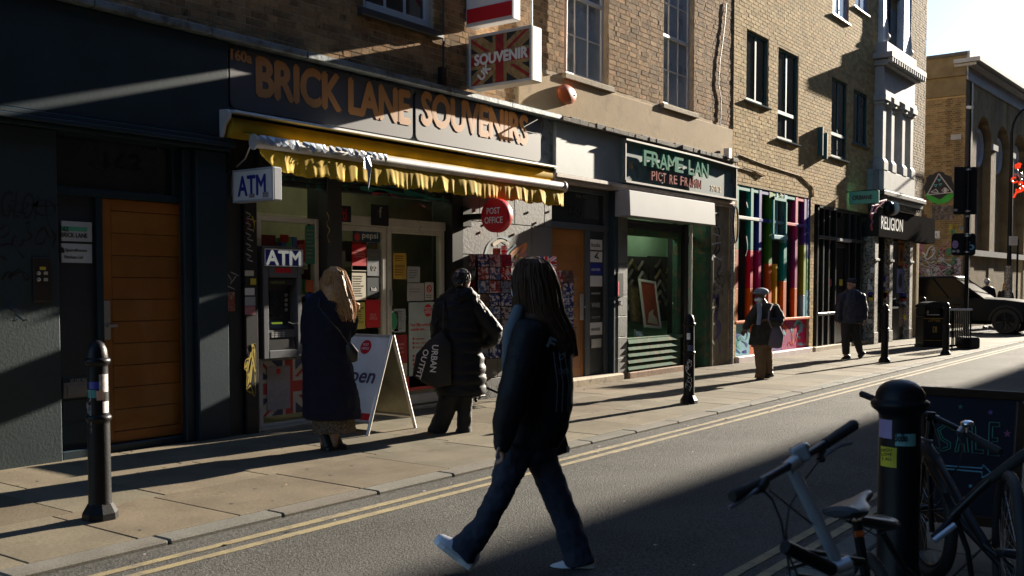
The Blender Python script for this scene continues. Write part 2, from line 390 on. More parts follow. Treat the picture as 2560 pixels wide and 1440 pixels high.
for i in range(70):
    x, y = rnd.uniform(3, 26), rnd.choice([rnd.uniform(7.5, 7.9), rnd.uniform(5.2, 7.9), rnd.uniform(4.5, 4.95)]); z = (GZ if y > 5.1 else cam_z(y)) + .006
    a = rnd.uniform(0, 6.3); r = rnd.uniform(.012, .03); q = [(x + r * cos(a + k), y + r * .6 * sin(a + k), z + rnd.uniform(0, .012)) for k in (0, 1.5, 3.1, 4.6)]
    lf.add(q, [(0, 1, 2), (0, 2, 3)])
lf.build('fallen_leaves', LEAF, kind='stuff')
gm = MB(); fk = MB()
for i in range(240):
    x, y = rnd.uniform(2.6, 26), rnd.uniform(5.2, 7.8); r = rnd.uniform(.007, .017); gm.poly([(x + r * cos(a) * rnd.uniform(.8, 1.2), y + r * sin(a) * rnd.uniform(.8, 1.2), GZ + .0032) for a in [k * pi / 4 for k in range(8)]])
for i in range(60):
    x, y = rnd.uniform(3, 22), rnd.choice([rnd.uniform(2, 4.9), rnd.uniform(4.6, 4.95)]); r = rnd.uniform(.006, .02); fk.poly([(x + r * cos(a), y + r * .6 * sin(a), cam_z(y) + .004) for a in (0, 1.3, 2.6, 4.2, 5.3)])
gm.build('gum_spots', mat('old_gum', (.06, .055, .05), .8), kind='stuff'); fk.build('litter_flecks', mat('paper_fleck', (.4, .38, .35), .8), kind='stuff')
# the row of houses behind the viewer, whose roofline shades the near half of the road
MB().box(-60, 130, -12, -1.35, -.3, 14.6).build('near_houses', mat('near_brick', (.13, .09, .06), .9, var=.2), kind='structure')

# ------------------------------------------------------------------ brick walls
def cells(m, x0, x1, z0, z1, holes, y0, y1):
    X = sorted({x0, x1, *[min(max(h[0], x0), x1) for h in holes], *[min(max(h[1], x0), x1) for h in holes]})
    Zs = sorted({z0, z1, *[min(max(h[2], z0), z1) for h in holes], *[min(max(h[3], z0), z1) for h in holes]})
    for a, b in zip(X, X[1:]):
        run = None
        for c, d in zip(Zs, Zs[1:]):
            cx, cz = (a + b) / 2, (c + d) / 2
            if any(h[0] < cx < h[1] and h[2] < cz < h[3] for h in holes):
                if run: m.box(a, b, y0, y1, run[0], run[1]); run = None
            else: run = (run[0] if run else c, d)
        if run: m.box(a, b, y0, y1, run[0], run[1])
def brick_wall(par, x0, x1, z0, z1, Y, holes, mi, mo, proud=.005, jit=.0025, nparts=300, fn=None, hidden=(), seed=1, bond='flemish'):
    """Flemish bond with raked joints; fn maps (u, depth, z) to the world for walls that do not face the street"""
    r = random.Random(seed); fn = fn or (lambda u, d, z: V((u, Y - d, z))); L = []
    z = z0; k = 0
    while z + .065 <= z1 + .02:
        u = x0 - ((.165 if bond == 'flemish' else .1125) if k % 2 else 0.) - r.uniform(0, .01); st = k % 2 or bond != 'flemish'
        while u < x1:
            wd = .215 if st else .1025; st = (1 - st) if bond == 'flemish' else 1; a, b = max(u, x0), min(u + wd, x1); u += wd + .0105
            if b - a < .03: continue
            ok = True
            for h in holes:
                if h[2] - .03 < z + .0325 < h[3] + .03 and b > h[0] and a < h[1]:
                    if a >= h[0] - .03 and b <= h[1] + .03: ok = False; break
                    if a < h[0] and b > h[0]: b = h[0]
                    elif a < h[1]: a = h[1]
                    if b - a < .03: ok = False; break
            if ok: L.append((a, b, z, min(z + .065, z1)))
        z += .0755; k += 1
    sc = []
    for i, (a, b, z, zt) in enumerate(L):
        if abs((b - a) - .215) > .002 and abs((b - a) - .1025) > .002: continue
        px, py, t = to_px(fn((a + b) / 2, 0, z + .03))
        if -20 < px < 2580 and -10 < py < 1450 and not any(q[0] < px < q[2] and q[1] < py < q[3] for q in hidden): sc.append((t / (b - a) ** .5, i))
    pick = {i for _, i in sorted(sc)[:nparts]}; m = MB(); src = {}
    for i, (a, b, z, zt) in enumerate(L):
        d = proud + r.uniform(-jit, jit); j = lambda s=.0016: r.uniform(-s, s)
        if i in pick:
            key = (round(b - a, 2), r.randint(0, 3)); loc = fn((a + b) / 2, d, z + .0325)
            if key not in src:
                hw = (b - a) / 2; q = MB(); o = fn(0, 0, 0)
                pts = [fn(sx * hw + j(), dd + (j() if dd == 0 else 0), sz * .0325 + j()) - o for dd in (-.03, 0) for sx, sz in ((-1, -1), (1, -1), (1, 1), (-1, 1))]
                src[key] = q.hexa(pts).build('brick', mo, par); ORG['brick'] = ORG.get(par.name, V((0, 0, 0)))
                ob = src[key]; me = ob.data
                off = ORG.get(par.name, V((0, 0, 0)))
                for vv in me.vertices: vv.co += off
                ob.location = loc - off
            else: inst(src[key], par, loc)
        else:
            f = [fn(uu + j(), d + j(.001), zz + j()) for uu, zz in ((a, z), (b, z), (b, zt), (a, zt))]; bk = [fn(uu, -.02, zz) for uu, zz in ((a, z), (b, z), (b, zt), (a, zt))]
            m.add(bk + f, [(4, 5, 6, 7), (0, 1, 5, 4), (1, 2, 6, 5), (2, 3, 7, 6), (3, 0, 4, 7)])
    if m.v: m.build('brickwork', mi, par, kind='stuff')

def window(par, X0, X1, Z0, Z1, Y, fm, gm, nx, nz, rec=.09, fw=.06, bar=.022, rail=None, sill=None, sillp=.09, backing=True, sillt=.083, name='window', reveal=None):
    """frame (part) with panes and glazing bars (sub-parts) set back in the wall opening"""
    m = MB(); y0, y1 = Y + rec, Y + rec + .07
    m.box(X0, X0 + fw, y0, y1, Z0, Z1); m.box(X1 - fw, X1, y0, y1, Z0, Z1); m.box(X0 + fw, X1 - fw, y0, y1, Z1 - fw, Z1); m.box(X0 + fw, X1 - fw, y0 - .01, y1, Z0, Z0 + fw * 1.2)
    xi, xe, zi, ze = X0 + fw, X1 - fw, Z0 + fw * 1.2, Z1 - fw
    hs = [zi + (ze - zi) * k / nz for k in range(1, nz)]
    if rail: m.box(xi, xe, y0 - .012, y1 - .02, zi + (ze - zi) * rail - .025, zi + (ze - zi) * rail + .025)
    vs = [xi + (xe - xi) * k / nx for k in range(1, nx)]
    for v in vs: m.box(v - bar / 2, v + bar / 2, y0 + .012, y1 - .012, zi, ze)
    for h in hs: m.box(xi, xe, y0 + .014, y1 - .014, h - bar / 2, h + bar / 2)
    f = m.build(name, fm, par, bevel=.004)
    e = [xi] + vs + [xe]; g = [zi] + hs + [ze]
    for a, b in zip(e, e[1:]):
        for c, d in zip(g, g[1:]):
            q = MB(); t = rnd.uniform(-.004, .004); q.hexa([(a, y0 + .03, c), (b, y0 + .03 + t, c), (b, y0 + .04 + t, c), (a, y0 + .04, c), (a, y0 + .03 - t, d), (b, y0 + .03, d), (b, y0 + .04, d), (a, y0 + .04 - t, d)]); q.build('pane', gm, f)
    if backing: bx('window_back', DARK, f, X0, X1, y1 + .02, y1 + .06, Z0, Z1)
    if sill: MB().box(X0 - .09, X1 + .09, Y - sillp, Y + rec, Z0 - .002 - sillt, Z0 - .002).build('sill', sill, f, bevel=.008)
    if reveal:
        r_ = MB(); r_.box(X0 - .02, X0 - .001, Y + .002, y1, Z0, Z1); r_.box(X1 + .001, X1 + .02, Y + .002, y1, Z0, Z1); r_.build('reveal', reveal, f)
    return f

# ------------------------------------------------------------------ terrace over the three left shop fronts
AX0, AX1, AZ0, AZ1 = 1.2, 17.70, 3.985, 8.6
TER = thing('brick_terrace', 'soot brown brick terrace with tall white sash windows above the souvenir shop', 'building', (9, D, 0))
w0 = fr(905, -330, 1085, 78, D); w1 = fr(1415, -420, 1521, 214, D); w2 = fr(1660, -90, 1734, 286, D); w3 = (3.2, 4.6, 4.85, 7.2)
ZS = .5 * (w1[2] + w2[2]); w1 = (w1[0], w1[1], ZS, ZS + 2.35); w2 = (w2[0], w2[1], ZS, ZS + 2.35); w0 = (w0[0], w0[1], w0[2], w0[2] + 1.9)
holesA = [w0, w1, w2, w3]
m = MB(); cells(m, AX0, AX1, AZ0 - .06, AZ1, holesA, D, D + .3); m.build('mortar_bed', MORA, TER)
m = MB(); m.box(AX0, AX1, D + .3, D + 8, 3.93, AZ1); m.build('wall_core', DARK, TER)
MB().box(AX0 - .05, AX1, D - .12, D + 8, AZ1, AZ1 + .18).build('parapet', STONE, TER)
rz = fr(1300, 196, 1820, 372, D); RB0 = onY(1293, 230, D).x
bandtop = ZS - .09
brick_wall(TER, AX0, AX1, AZ0, AZ1, D, holesA + [(RB0 - .05, AX1, 0, bandtop + .02)], BRA_I, BRA_O, proud=.0028, jit=.0016, hidden=[(1165, 0, 1355, 230)], seed=3)
MB().box(RB0, AX1 - .02, D - .03, D - .001, 3.99, bandtop).build('render_band', RENDER, TER, bevel=.006)
window(TER, *w1, D, SASHW, WGLASS, 3, 4, rail=.5, sill=STONE, sillp=.065, reveal=MORA)
window(TER, *w2, D, SASHW, WGLASS, 3, 4, rail=.5, sill=STONE, sillp=.065, reveal=MORA)
window(TER, *w0, D, SASHW, DGLASS, 3, 2, sill=DARKG, sillp=.08, bar=.035, fw=.1, rec=.06)
window(TER, *w3, D, SASHW, DGLASS, 3, 2, sill=DARKG, sillp=.08, bar=.035, fw=.1, rec=.06)
CURT = mat('net_curtain', (.30, .32, .33), .9, var=.15, vs=6)
# lead flashing above the fascias
m = MB(); n = 9
for i in range(n):
    a, b = 1.2 + i * (11.75 - 1.2) / n, 1.2 + (i + 1) * (11.75 - 1.2) / n
    m.box(a + .002, b - .002, D - .13 - rnd.uniform(0, .012), D + .02, 3.905, 3.975 + rnd.uniform(-.004, .008))
m.build('lead_flashing', LEAD, TER, bevel=.01)
m = MB(); n = 26; CAPM = mat('broken_capping', (.10, .09, .075), .85, var=.4, vs=8, bump=.5, bs=30)
for i in range(n):
    a, b = 11.76 + i * (17.68 - 11.76) / n, 11.76 + (i + 1) * (17.68 - 11.76) / n
    m.box(a, b, D - .12 - rnd.uniform(0, .03), D + .02, 3.90, 3.965 + rnd.uniform(-.012, .02))
m.build('capping', CAPM, TER, bevel=.006)
# pipes and cables on the brickwork
m = MB(); a = onY(1419, 0, D - .06); b = onY(1413, 178, D - .06); m.tube([(a.x, a.y, 8), (b.x, a.y, b.z)], .022, 8); m.build('downpipe', mat('pipe_pink', (.42, .30, .26), .6), TER, smooth=True)
m = MB(); a = onY(1328, 0, D - .05); m.tube([(a.x, a.y, 8), (a.x, a.y, onY(1328, 80, D - .05).z)], .02, 8); m.build('downpipe', mat('pipe_grey', (.36, .33, .30), .6), TER, smooth=True)
m = MB(); a = onY(1108, 0, D - .03); b = onY(1106, 190, D - .03); m.tube([(a.x, a.y, 8), (a.x, a.y, b.z)], .012, 6); m.box(b.x - .05, b.x + .03, D - .07, D, b.z - .1, b.z + .1); m.build('cable', BLACKP, TER)
m = MB(); m.tube([onY(x, y, D - .02) for x, y in ((1816, 8), (1812, 60), (1806, 110), (1800, 150), (1796, 210), (1803, 250), (1800, 330), (1795, 375))], .009, 6); m.build('cable', DARKG, TER)
m = MB(); m.tube([onY(x, y, D - .04) for x, y in ((1350, 285), (1358, 310), (1350, 350), (1346, 400))], .009, 6); m.build('cable', BLACKP, TER)

# ------------------------------------------------------------------ shop front 162
F1 = thing('shopfront', 'dark teal entrance front with oak door numbered 162', 'shopfront', (4.5, D, 0))
YF = D - .06
bx('hall', DARK, F1, 1.2, 6.13, D + .42, D + .5, 0, 3.0)
bx('fascia', TEAL, F1, 1.2, 6.13, YF, D + .3, 2.985, 3.9, bevel=.01)
m = MB(); m.box(1.2, 6.16, D - .10, D + .3, 2.94, 2.983); m.box(1.2, 6.16, D - .125, D + .3, 2.895, 2.938); m.box(1.2, 6.13, D - .08, D + .3, 2.86, 2.893); m.build('moulding', TEAL, F1, bevel=.006)
XW = onY(146, 600).x
bx('wall_panel', TEALW, F1, 1.2, XW, D, D + .4, GZ - .02, 2.858, bevel=.006)
TAG = mat('graffiti_black', (.008, .008, .01), .6); TAGB = mat('graffiti_blue', (.012, .05, .09), .6)
text('OGLOi', onY(-34, 540), (1, 0, -.03), (.02, 0, 1), .42, .22, TAG, F1, 'graffiti', bold=.0, shear=.3)
text('22', onY(12, 528), (1, 0, -.08), (0, 0, 1), .2, .1, TAG, F1, 'graffiti', shear=.4)
strokes([[(88, 515), (96, 500), (120, 500), (139, 517), (134, 535), (108, 540), (86, 530), (86, 514), (100, 500)], [(78, 513), (112, 516), (148, 512)], [(114, 500), (116, 540), (124, 568), (140, 592)],
    [(0, 575), (14, 560), (28, 575), (8, 595), (0, 590)], [(28, 615), (38, 580), (46, 622), (60, 600)], [(64, 560), (78, 552), (66, 578), (82, 590), (64, 604), (58, 596)], [(110, 566), (92, 585), (86, 608), (106, 612), (116, 592)], [(112, 570), (124, 598), (140, 586)], [(140, 586), (131, 620)], [(0, 615), (30, 606), (48, 630), (60, 645)],
    [(4, 700), (22, 672), (30, 700), (18, 690), (54, 668), (62, 702), (74, 696), (60, 676), (26, 690)], [(0, 640), (18, 650)]], .02, D, TAG, F1)
strokes(scribble(2, 740, 70, 800, 4, 5, 6), .012, D, TAGB, F1)
YR = D + .14                                            # set-back entrance
fx = [onY(x, 700, YR).x for x in (146, 240, 257, 487)]
m = MB(); zt0, zt1 = onY(300, 478, YR).z, onY(300, 330, YR).z
m.box(XW, XW + .05, YR - .02, YR + .1, GZ, 2.85); m.box(fx[1], fx[2], YR - .02, YR + .1, GZ, zt0); m.box(XW + .05, 5.78, YR - .03, YR + .1, zt0 - .07, zt0); m.box(XW + .05, 5.78, YR - .02, YR + .1, zt1, 2.858); m.box(fx[3], fx[3] + .09, YR - .02, YR + .1, GZ, zt0 - .07); m.box(5.62, 5.78, YR - .02, YR + .1, zt0, zt1)
m.box(XW + .05, 5.78, YR - .05, YR + .1, GZ - .02, GZ + .06)
m.build('door_frame', TEAL, F1, bevel=.008)
m = MB(); m.box(5.78, 6.13, D - .02, D + .3, GZ - .02, 2.858); m.box(5.68, 5.78, D + .04, D + .12, GZ, 2.858); m.build('pilaster', TEAL, F1, bevel=.012)
PANEL = mat('slate_panel', (.028, .034, .046), .5, var=.1)
m = MB(); m.box(XW + .05, fx[1], YR + .03, YR + .09, GZ + .06, zt0 - .07); sp = m.build('side_panel', PANEL, F1)
m = MB()
for k in range(3): m.box(XW + .1, fx[1] - .02, YR + .022, YR + .03, GZ + .1 + .2 * k, GZ + .285 + .2 * k)
m.build('panel_board', TEAL, sp, bevel=.006)
bx('transom_glass', DGLASS, F1, XW + .05, 5.62, YR + .04, YR + .05, zt0, zt1)
ftext('162', 262, 380, 354, 428, YR + .036, mat('number_black', (.002, .002, .002), .5), F1, bold=.03)
zd = onY(300, 1108, YR).z; zdt = zt0 - .072
dr = MB(); dx0, dx1 = fx[2] + .004, fx[3] - .004; s0, s1 = onY(281, 700, YR).x, onY(452, 700, YR).x
dr.box(dx0, s0, YR + .01, YR + .055, GZ + .065, zdt); dr.box(s1, dx1, YR + .01, YR + .055, GZ + .065, zdt); dr.box(s0, s1, YR + .01, YR + .055, zdt - .1, zdt); dr.box(s0, s1, YR + .01, YR + .055, GZ + .065, GZ + .16)
door = dr.build('door', OAK, F1, bevel=.004)
nb = 10
for k in range(nb):
    a = GZ + .163 + (zdt - .103 - GZ - .163) * k / nb; b = GZ + .163 + (zdt - .103 - GZ - .163) * (k + 1) / nb
    MB().box(s0 + .002, s1 - .002, YR + .016 + rnd.uniform(-.002, .002), YR + .05, a + .002, b - .002).build('plank', OAK, door, bevel=.005)
a = onY(262, 752, YR); m = MB(); m.box(a.x - .02, a.x + .05, YR - .004, YR + .012, onY(262, 850, YR).z, a.z); hz = onY(268, 815, YR).z; m.box(a.x, a.x + .09, YR - .05, YR - .03, hz - .012, hz + .012); m.box(a.x + .005, a.x + .025, YR - .035, YR, hz - .01, hz + .01); m.build('handle', STEEL, door, bevel=.003)
a = fr(152, 552, 229, 605, YR + .02); m = MB(); m.box(a[0], a[1], YR + .012, YR + .028, a[2], a[3]); b = fr(152, 608, 229, 658, YR + .02); m.box(b[0], b[1], YR + .012, YR + .028, b[2], b[3])
pl = m.build('name_plate', mat('plate_white', (.62, .66, .7), .4), F1)
a = fr(152, 565, 218, 579, YR + .012); bx('stripe', mat('mint', (.12, .5, .32), .5), pl, a[0], a[1], YR + .0095, YR + .0118, a[2], a[3])
LT = mat('print_black', (.015, .015, .018), .5)
ftext('162', 152, 566, 171, 578, YR + .009, LT, pl, bold=.02); ftext('BRICK LANE', 152, 581, 218, 595, YR + .011, LT, pl, bold=.02); ftext('SpareRoom', 163, 621, 217, 632, YR + .011, LT, pl, bold=.01); ftext('Flatshare Ltd', 161, 638, 207, 647, YR + .011, LT, pl)
m = MB(); c = onY(155, 626, YR + .011); m.prism([(c.x - .02, c.y, c.z - .02), (c.x + .02, c.y, c.z - .02), (c.x + .02, c.y, c.z + .012), (c.x, c.y, c.z + .03), (c.x - .02, c.y, c.z + .012)], (0, -.002, 0)); m.build('logo', LT, pl)
a = fr(160, 958, 238, 990, YR); m = MB(); m.box(a[0], a[1], YR + .005, YR + .03, a[2], a[3]); m.box(a[0] + .03, a[1] - .03, YR - .003, YR + .005, a[2] + .02, a[3] - .03); lb = m.build('letterbox', mat('dull_steel', (.22, .21, .21), .45, metal=.5), F1, bevel=.003)
ftext('NO JUNK MAIL', 176, 947, 218, 957, YR + .004, mat('print_grey', (.4, .4, .4), .6), lb)
a = fr(80, 642, 128, 756, D); m = MB(); m.box(a[0], a[1], D - .02, D, a[2], a[3]); ic = m.build('intercom', mat('intercom_brown', (.045, .035, .028), .4, metal=.3), F1, bevel=.006)
m = MB(); q = fr(96, 667, 111, 675, D); m.box(q[0], q[1], D - .024, D - .0205, q[2], q[3]); m.build('label_strip', YELS, ic)
for yy in (683, 699):
    c = onY(96, yy, D - .02); MB().lathe([(.016, 0), (.016, -.008), (.010, -.012)], (c.x, c.y, c.z), 12, 'y').build('button', STEEL, ic, smooth=True)
    q = fr(106, yy - 4, 116, yy + 4, D); bx('name_tag', CREAM, ic, q[0], q[1], D - .024, D - .0205, q[2], q[3])

# ------------------------------------------------------------------ souvenir shop
F2 = thing('shopfront', 'souvenir shop front with white double doors and grey painted pier under the yellow awning', 'shopfront', (8.5, D, 0))
bx('pier', DARKG, F2, 6.132, onY(608, 700).x, D + .02, D + .5, GZ - .02, 3.2, bevel=.008)
x0, x1 = onY(608, 700).x, onY(640, 700).x
pg = bx('post', BLACKP, F2, x0 + .003, x1, D - .03, D + .4, GZ - .02, 2.75, bevel=.008)
TW = mat('paint_pen_white', (.4, .4, .4), .6); TY = mat('spray_yellow', (.55, .4, .03), .6); TP = mat('spray_pink', (.32, .05, .08), .6)
strokes([[(614, y), (630, y + 8), (614, y + 14), (632, y + 20)] for y in range(530, 640, 26)], .012, D - .032, TW, pg); strokes([[(614, 545), (626, 560), (616, 575)]], .014, D - .034, TP, pg)
strokes(scribble(612, 860, 638, 990, 6, 3, 8) + [[(614, 920), (626, 950), (612, 975), (634, 985)]], .016, D - .033, TY, pg); strokes([[(630, 540), (637, 562), (633, 580)], [(632, 555), (640, 552)]], .014, D - .033, TY, pg)
strokes([[(568, 685), (580, 700), (572, 715), (590, 690)], [(562, 712), (588, 724)], [(576, 680), (598, 690)]], .012, D + .018, TW, F2)
for (px, py, ww, hh, mm) in ((612, 676, 22, 14, CREAM), (626, 696, 14, 16, YELS), (612, 720, 24, 18, WHITE), (612, 742, 26, 22, TW), (612, 766, 26, 20, mat('sticker_pink', (.5, .2, .2), .6))):
    q = fr(px, py, px + ww, py + hh, D - .031); bx('sticker', mm, pg, q[0], q[1], D - .0345, D - .0305, q[2], q[3])
q = fr(562, 730, 586, 778, D + .018); bx('poster_scrap', mat('scrap_orange', (.35, .10, .05), .7, var=.6, vs=14, alt=(.4, .4, .38), altr=(.5, .6)), F2, q[0], q[1], D + .012, D + .019, q[2], q[3])
YW = D + .10
# cash point window
def frm(par, px0, py0, px1, py1, fw, mm, name='frame', Y=YW, dep=.07, inner=()):
    a = fr(px0, py0, px1, py1, Y); m = MB(); y0, y1 = Y - .01, Y + dep
    m.box(a[0], a[0] + fw, y0, y1, a[2], a[3]); m.box(a[1] - fw, a[1], y0, y1, a[2], a[3]); m.box(a[0] + fw, a[1] - fw, y0, y1, a[3] - fw, a[3]); m.box(a[0] + fw, a[1] - fw, y0, y1, a[2], a[2] + fw * 1.6)
    return m.build(name, mm, par, bevel=.005), (a[0] + fw, a[1] - fw, a[2] + fw * 1.6, a[3] - fw)
aw, ai = frm(F2, 641, 537, 800, 1062, .055, WHITEF, 'window_frame')
bx('pane', GLASS, aw, ai[0], ai[1], YW + .02, YW + .028, ai[2], ai[3])
ztr = onY(700, 537, YW).z
xd0, xd1 = onY(838, 700, YW).x, onY(1112, 700, YW).x
xa0 = onY(641, 700, YW).x; xa1 = onY(800, 700, YW).x
bx('transom_glass', GLASS, F2, xa0, xa1, YW + .02, YW + .028, ztr + .01, 2.62); bx('transom_glass', GLASS, F2, xd0, xd1, YW + .02, YW + .028, ztr + .06, 2.62)
bx('post', DARKG, F2, xa1 + .003, xd0 - .003, D - .02, D + .3, GZ - .02, 2.75, bevel=.006)
strokes([[(816, 530), (824, 545), (814, 560), (826, 575), (816, 590), (824, 606)]], .012, D - .022, TY, F2)
x5 = onY(1112, 700, YW).x; x6 = onY(1156, 700).x
bx('post', BLACKP, F2, x5 + .003, x6 - .002, D - .02, D + .3, GZ - .02, 2.75, bevel=.006)
m = MB(); SH = mat('shutter_slat', (.03, .035, .035), .45, metal=.3, var=.3, vs=4, alt=(.03, .14, .12), altr=(.52, .58))
for k in range(7):
    for a, b in ((xa0, xa1), (xd0, xd1)): m.box(a, b, D + .0 + .004 * (k % 2), D + .07, 2.60 + k * .055, 2.652 + k * .055)
m.build('roller_shutter', SH, F2, bevel=.008)
bx('blackout_panel', BLACKP, F2, 6.134, 6.47, D - .02, D + .3, 2.66, 3.238)  # black panel added to block a bright gap beside the shutters
bx('blackout_panel', BLACKP, F2, 6.472, x1 + .3, D - .06, D - .012, 2.62, 2.985)  # black panel added over bright slats to keep this end dark
bx('shutter_box', BLACKP, F2, 6.48, x6, D - .05, D + .3, 2.99, 3.24)
strokes([[(900, 470), (980, 480), (1060, 495)], [(1010, 478), (1090, 500), (1110, 495)]], .05, D - .004, mat('spray_teal', (.02, .2, .17), .6), F2); strokes([[(930, 484), (960, 478), (990, 492)]], .05, D - .004, TP, F2)
# double doors
hd = bx('door_head', WHITEF, F2, xd0, xd1, YW - .02, YW + .08, ztr - .05, ztr + .055, bevel=.006)
L, li = frm(F2, 838, 560, 966, 1006, .06, WHITEF, 'door'); bx('pane', GLASS, L, li[0], li[1], YW + .02, YW + .028, li[2], li[3])
Rr, ri = frm(F2, 967, 566, 1111, 1000, .07, WHITEF, 'door'); bx('pane', GLASS, Rr, ri[0], ri[1], YW + .02, YW + .028, ri[2], ri[3])
a = onY(975, 745, YW); m = MB(); m.box(a.x - .015, a.x + .015, YW - .03, YW - .012, a.z - .09, a.z + .09); m.build('handle', STEEL, Rr)
bx('doorstep', STONE, F2, xa0 - .1, x6, D - .03, D + .3, GZ - .02, GZ + .03, bevel=.01)
# grey painted pier with block joints and faded mural
PX0, PX1 = x6, 11.685
pier = bx('pier', GREYP, F2, PX0, PX1, D + .012, D + .5, GZ - .02, 3.2)
jz = [GZ - .01] + [onY(1270, y).z for y in (1010 - 70, 865, 790, 716, 640, 560)] + [3.19]
for r_, (z0, z1) in enumerate(zip(jz, jz[1:])):
    xs_ = [PX0] + ([PX0 + .72, PX0 + 1.5] if r_ % 2 else [PX0 + .35, PX0 + 1.1, PX0 + 1.8]) + [PX1]
    for a, b in zip(xs_, xs_[1:]): MB().box(a + .004, b - .004, D - rnd.uniform(0, .004), D + .02, z0 + .004, z1 - .004).build('block', GREYP, pier, bevel=.004)
MU = [(mat('mural_' + k, c, .6), l, wd) for k, c, l, wd in (('orange', (.5, .19, .07), [(1276, 640), (1300, 618), (1318, 605), (1310, 625), (1290, 650)], .07), ('pink', (.38, .16, .2), [(1272, 690), (1280, 660), (1300, 635), (1316, 640)], .06),
    ('teal', (.06, .2, .22), [(1262, 650), (1270, 630), (1290, 612)], .05), ('straw', (.45, .34, .12), [(1290, 640), (1310, 640), (1322, 655), (1310, 672)], .06), ('sky', (.2, .3, .36), [(1212, 640), (1222, 605), (1250, 590), (1276, 600)], .035), ('cream', (.46, .42, .3), [(1232, 612), (1256, 598), (1272, 610)], .05))]
for mm, l, wd in MU: strokes([l], wd, D - .005, mm, pier, 'mural')
strokes(scribble(1215, 950, 1262, 1000, 5, 8, 7), .012, D - .005, TAG, pier)
for (x_, y_) in ((1188, 525), (1200, 580), (1320, 530), (1285, 585), (1372, 528), (1178, 640), (1212, 560), (1340, 556)):
    c = onY(x_, y_); MB().box(c.x - .012, c.x + .008, D - .012, D, c.z - .02, c.z + .008).build('bolt_stub', mat('rust', (.14, .05, .03), .8), pier)

# interior
def room(x0, x1, z1, dep, mm, par, name='interior'):
    m = MB(); m.box(x0, x1, D + dep, D + dep + .1, GZ, z1); m.box(x0 - .1, x0, D + .5, D + dep, GZ, z1); m.box(x1, x1 + .1, D + .5, D + dep, GZ, z1); m.box(x0, x1, D + .35, D + dep, z1, z1 + .1); m.box(x0, x1, D + .31, D + dep, GZ - .1, GZ + .02)
    return m.build(name, mm, par)
room(6.2, 11.6, 2.98, 1.7, ROOM, F2)
GOODS = [mat('goods_' + k, c, .6) for k, c in (('red', (.4, .03, .03)), ('white', (.5, .48, .45)), ('blue', (.04, .06, .3)), ('yellow', (.5, .36, .04)), ('black', (.02, .02, .02)), ('brown', (.2, .1, .05)), ('green', (.05, .2, .08)))]
g = MB(); sh = MB(); r2 = random.Random(12)
for (sx0, sx1, sy) in ((6.5, 7.3, D + .95), (7.4, 9.6, D + 1.25), (8.2, 8.7, D + .6)):
    for k in range(5):
        z = .35 + .38 * k; sh.box(sx0, sx1, sy, sy + .35, z - .03, z); x = sx0 + .02
        while x < sx1 - .06:
            wd = r2.uniform(.05, .13); g.k = r2.randrange(7); g.box(x, x + wd * .9, sy + .02, sy + .2, z + .002, z + r2.uniform(.12, .3)); x += wd
sh.build('shelf', WHITEF, F2); g.build('shelf_goods', GOODS, F2, kind='stuff')
# notices on the glass
def notice(par, px0, py0, px1, py1, mm, lines=(), tm=None, Y=YW - .004, lab=None, name='notice'):
    a = fr(px0, py0, px1, py1, Y); o = bx(name, mm, par, a[0], a[1], Y, Y + .003, a[2], a[3])
    if lab: o['label'] = lab
    for (s, fx0, fy0, fx1, fy1) in lines:
        W_, Hq = a[1] - a[0], a[3] - a[2]
        text(s, (a[0] + fx0 * W_, Y - .0005, a[3] - fy1 * Hq), XU, ZU, (fx1 - fx0) * W_, (fy1 - fy0) * Hq, tm or LT, o, bold=.012, depth=.001)
    return o
def para(a, b, n, s=3):
    r = random.Random(s); out = []
    for k in range(n):
        y = a + (b - a) * k / n; out.append(('nunnmmun nimmun'[:r.randint(8, 14)], .12, y, r.uniform(.6, .88), y + (b - a) / n * .45))
    return out
PINK = mat('print_pink', (.62, .3, .3), .5); GREYT = mat('print_faint', (.3, .28, .26), .6); PTX = mat('print_white', (.75, .75, .75), .5)
nb_ = notice(L, 882, 572, 950, 606, mat('drink_blue', (.015, .05, .085), .4), [('pepsi', .34, .25, .92, .85)], PTX, lab='dark blue drinks strip')
c = onY(893, 592, YW - .005); MB().lathe([(.045, 0), (.045, -.002)], (c.x, c.y, c.z), 18, 'y').build('logo', mat('logo_red', (.5, .05, .03), .4), nb_)
notice(L, 880, 610, 916, 676, RED, [('Posting', .2, .22, .8, .3), ('abroad this', .12, .32, .88, .4), ('Christmas?', .14, .42, .86, .5)], PINK, lab='red notice about posting abroad')
notice(L, 880, 664, 916, 678, CREAM)
notice(L, 918, 622, 952, 690, mat('poster_grey', (.13, .14, .16), .5), para(.15, .4, 4) + [('oo', .3, .6, .7, .8)], GREYT, lab='grey notice with two round faces')
notice(L, 880, 682, 915, 750, CREAM, para(.1, .9, 9), GREYT, lab='cream sheet of printed times')
notice(L, 918, 694, 951, 744, mat('hub_black', (.012, .02, .03), .4), [('hub', .3, .48, .7, .66)], PTX, lab='black hub sticker')
notice(L, 878, 756, 913, 822, mat('poster_yellow', (.55, .48, .10), .6), [('FINAL', .25, .06, .75, .14), ('COLLECTION', .12, .18, .88, .26), ('TIME', .3, .3, .7, .38)] + para(.45, .8, 5), LT, lab='yellow final collection time notice')
notice(L, 915, 750, 951, 818, RED, [('POST', .3, .5, .7, .6), ('OFFICE', .25, .62, .75, .72)], PINK, lab='plain red post office sheet')
notice(L, 838, 512, 878, 556, BLACKP, [('fti', .3, .15, .7, .9)], RED, Y=YW - .03, lab='dark picture of two figures'); notice(hd, 928, 510, 972, 566, BLACKP, [('f', .45, .1, .6, .6)], TW, Y=YW - .03, lab='dark picture of one figure')
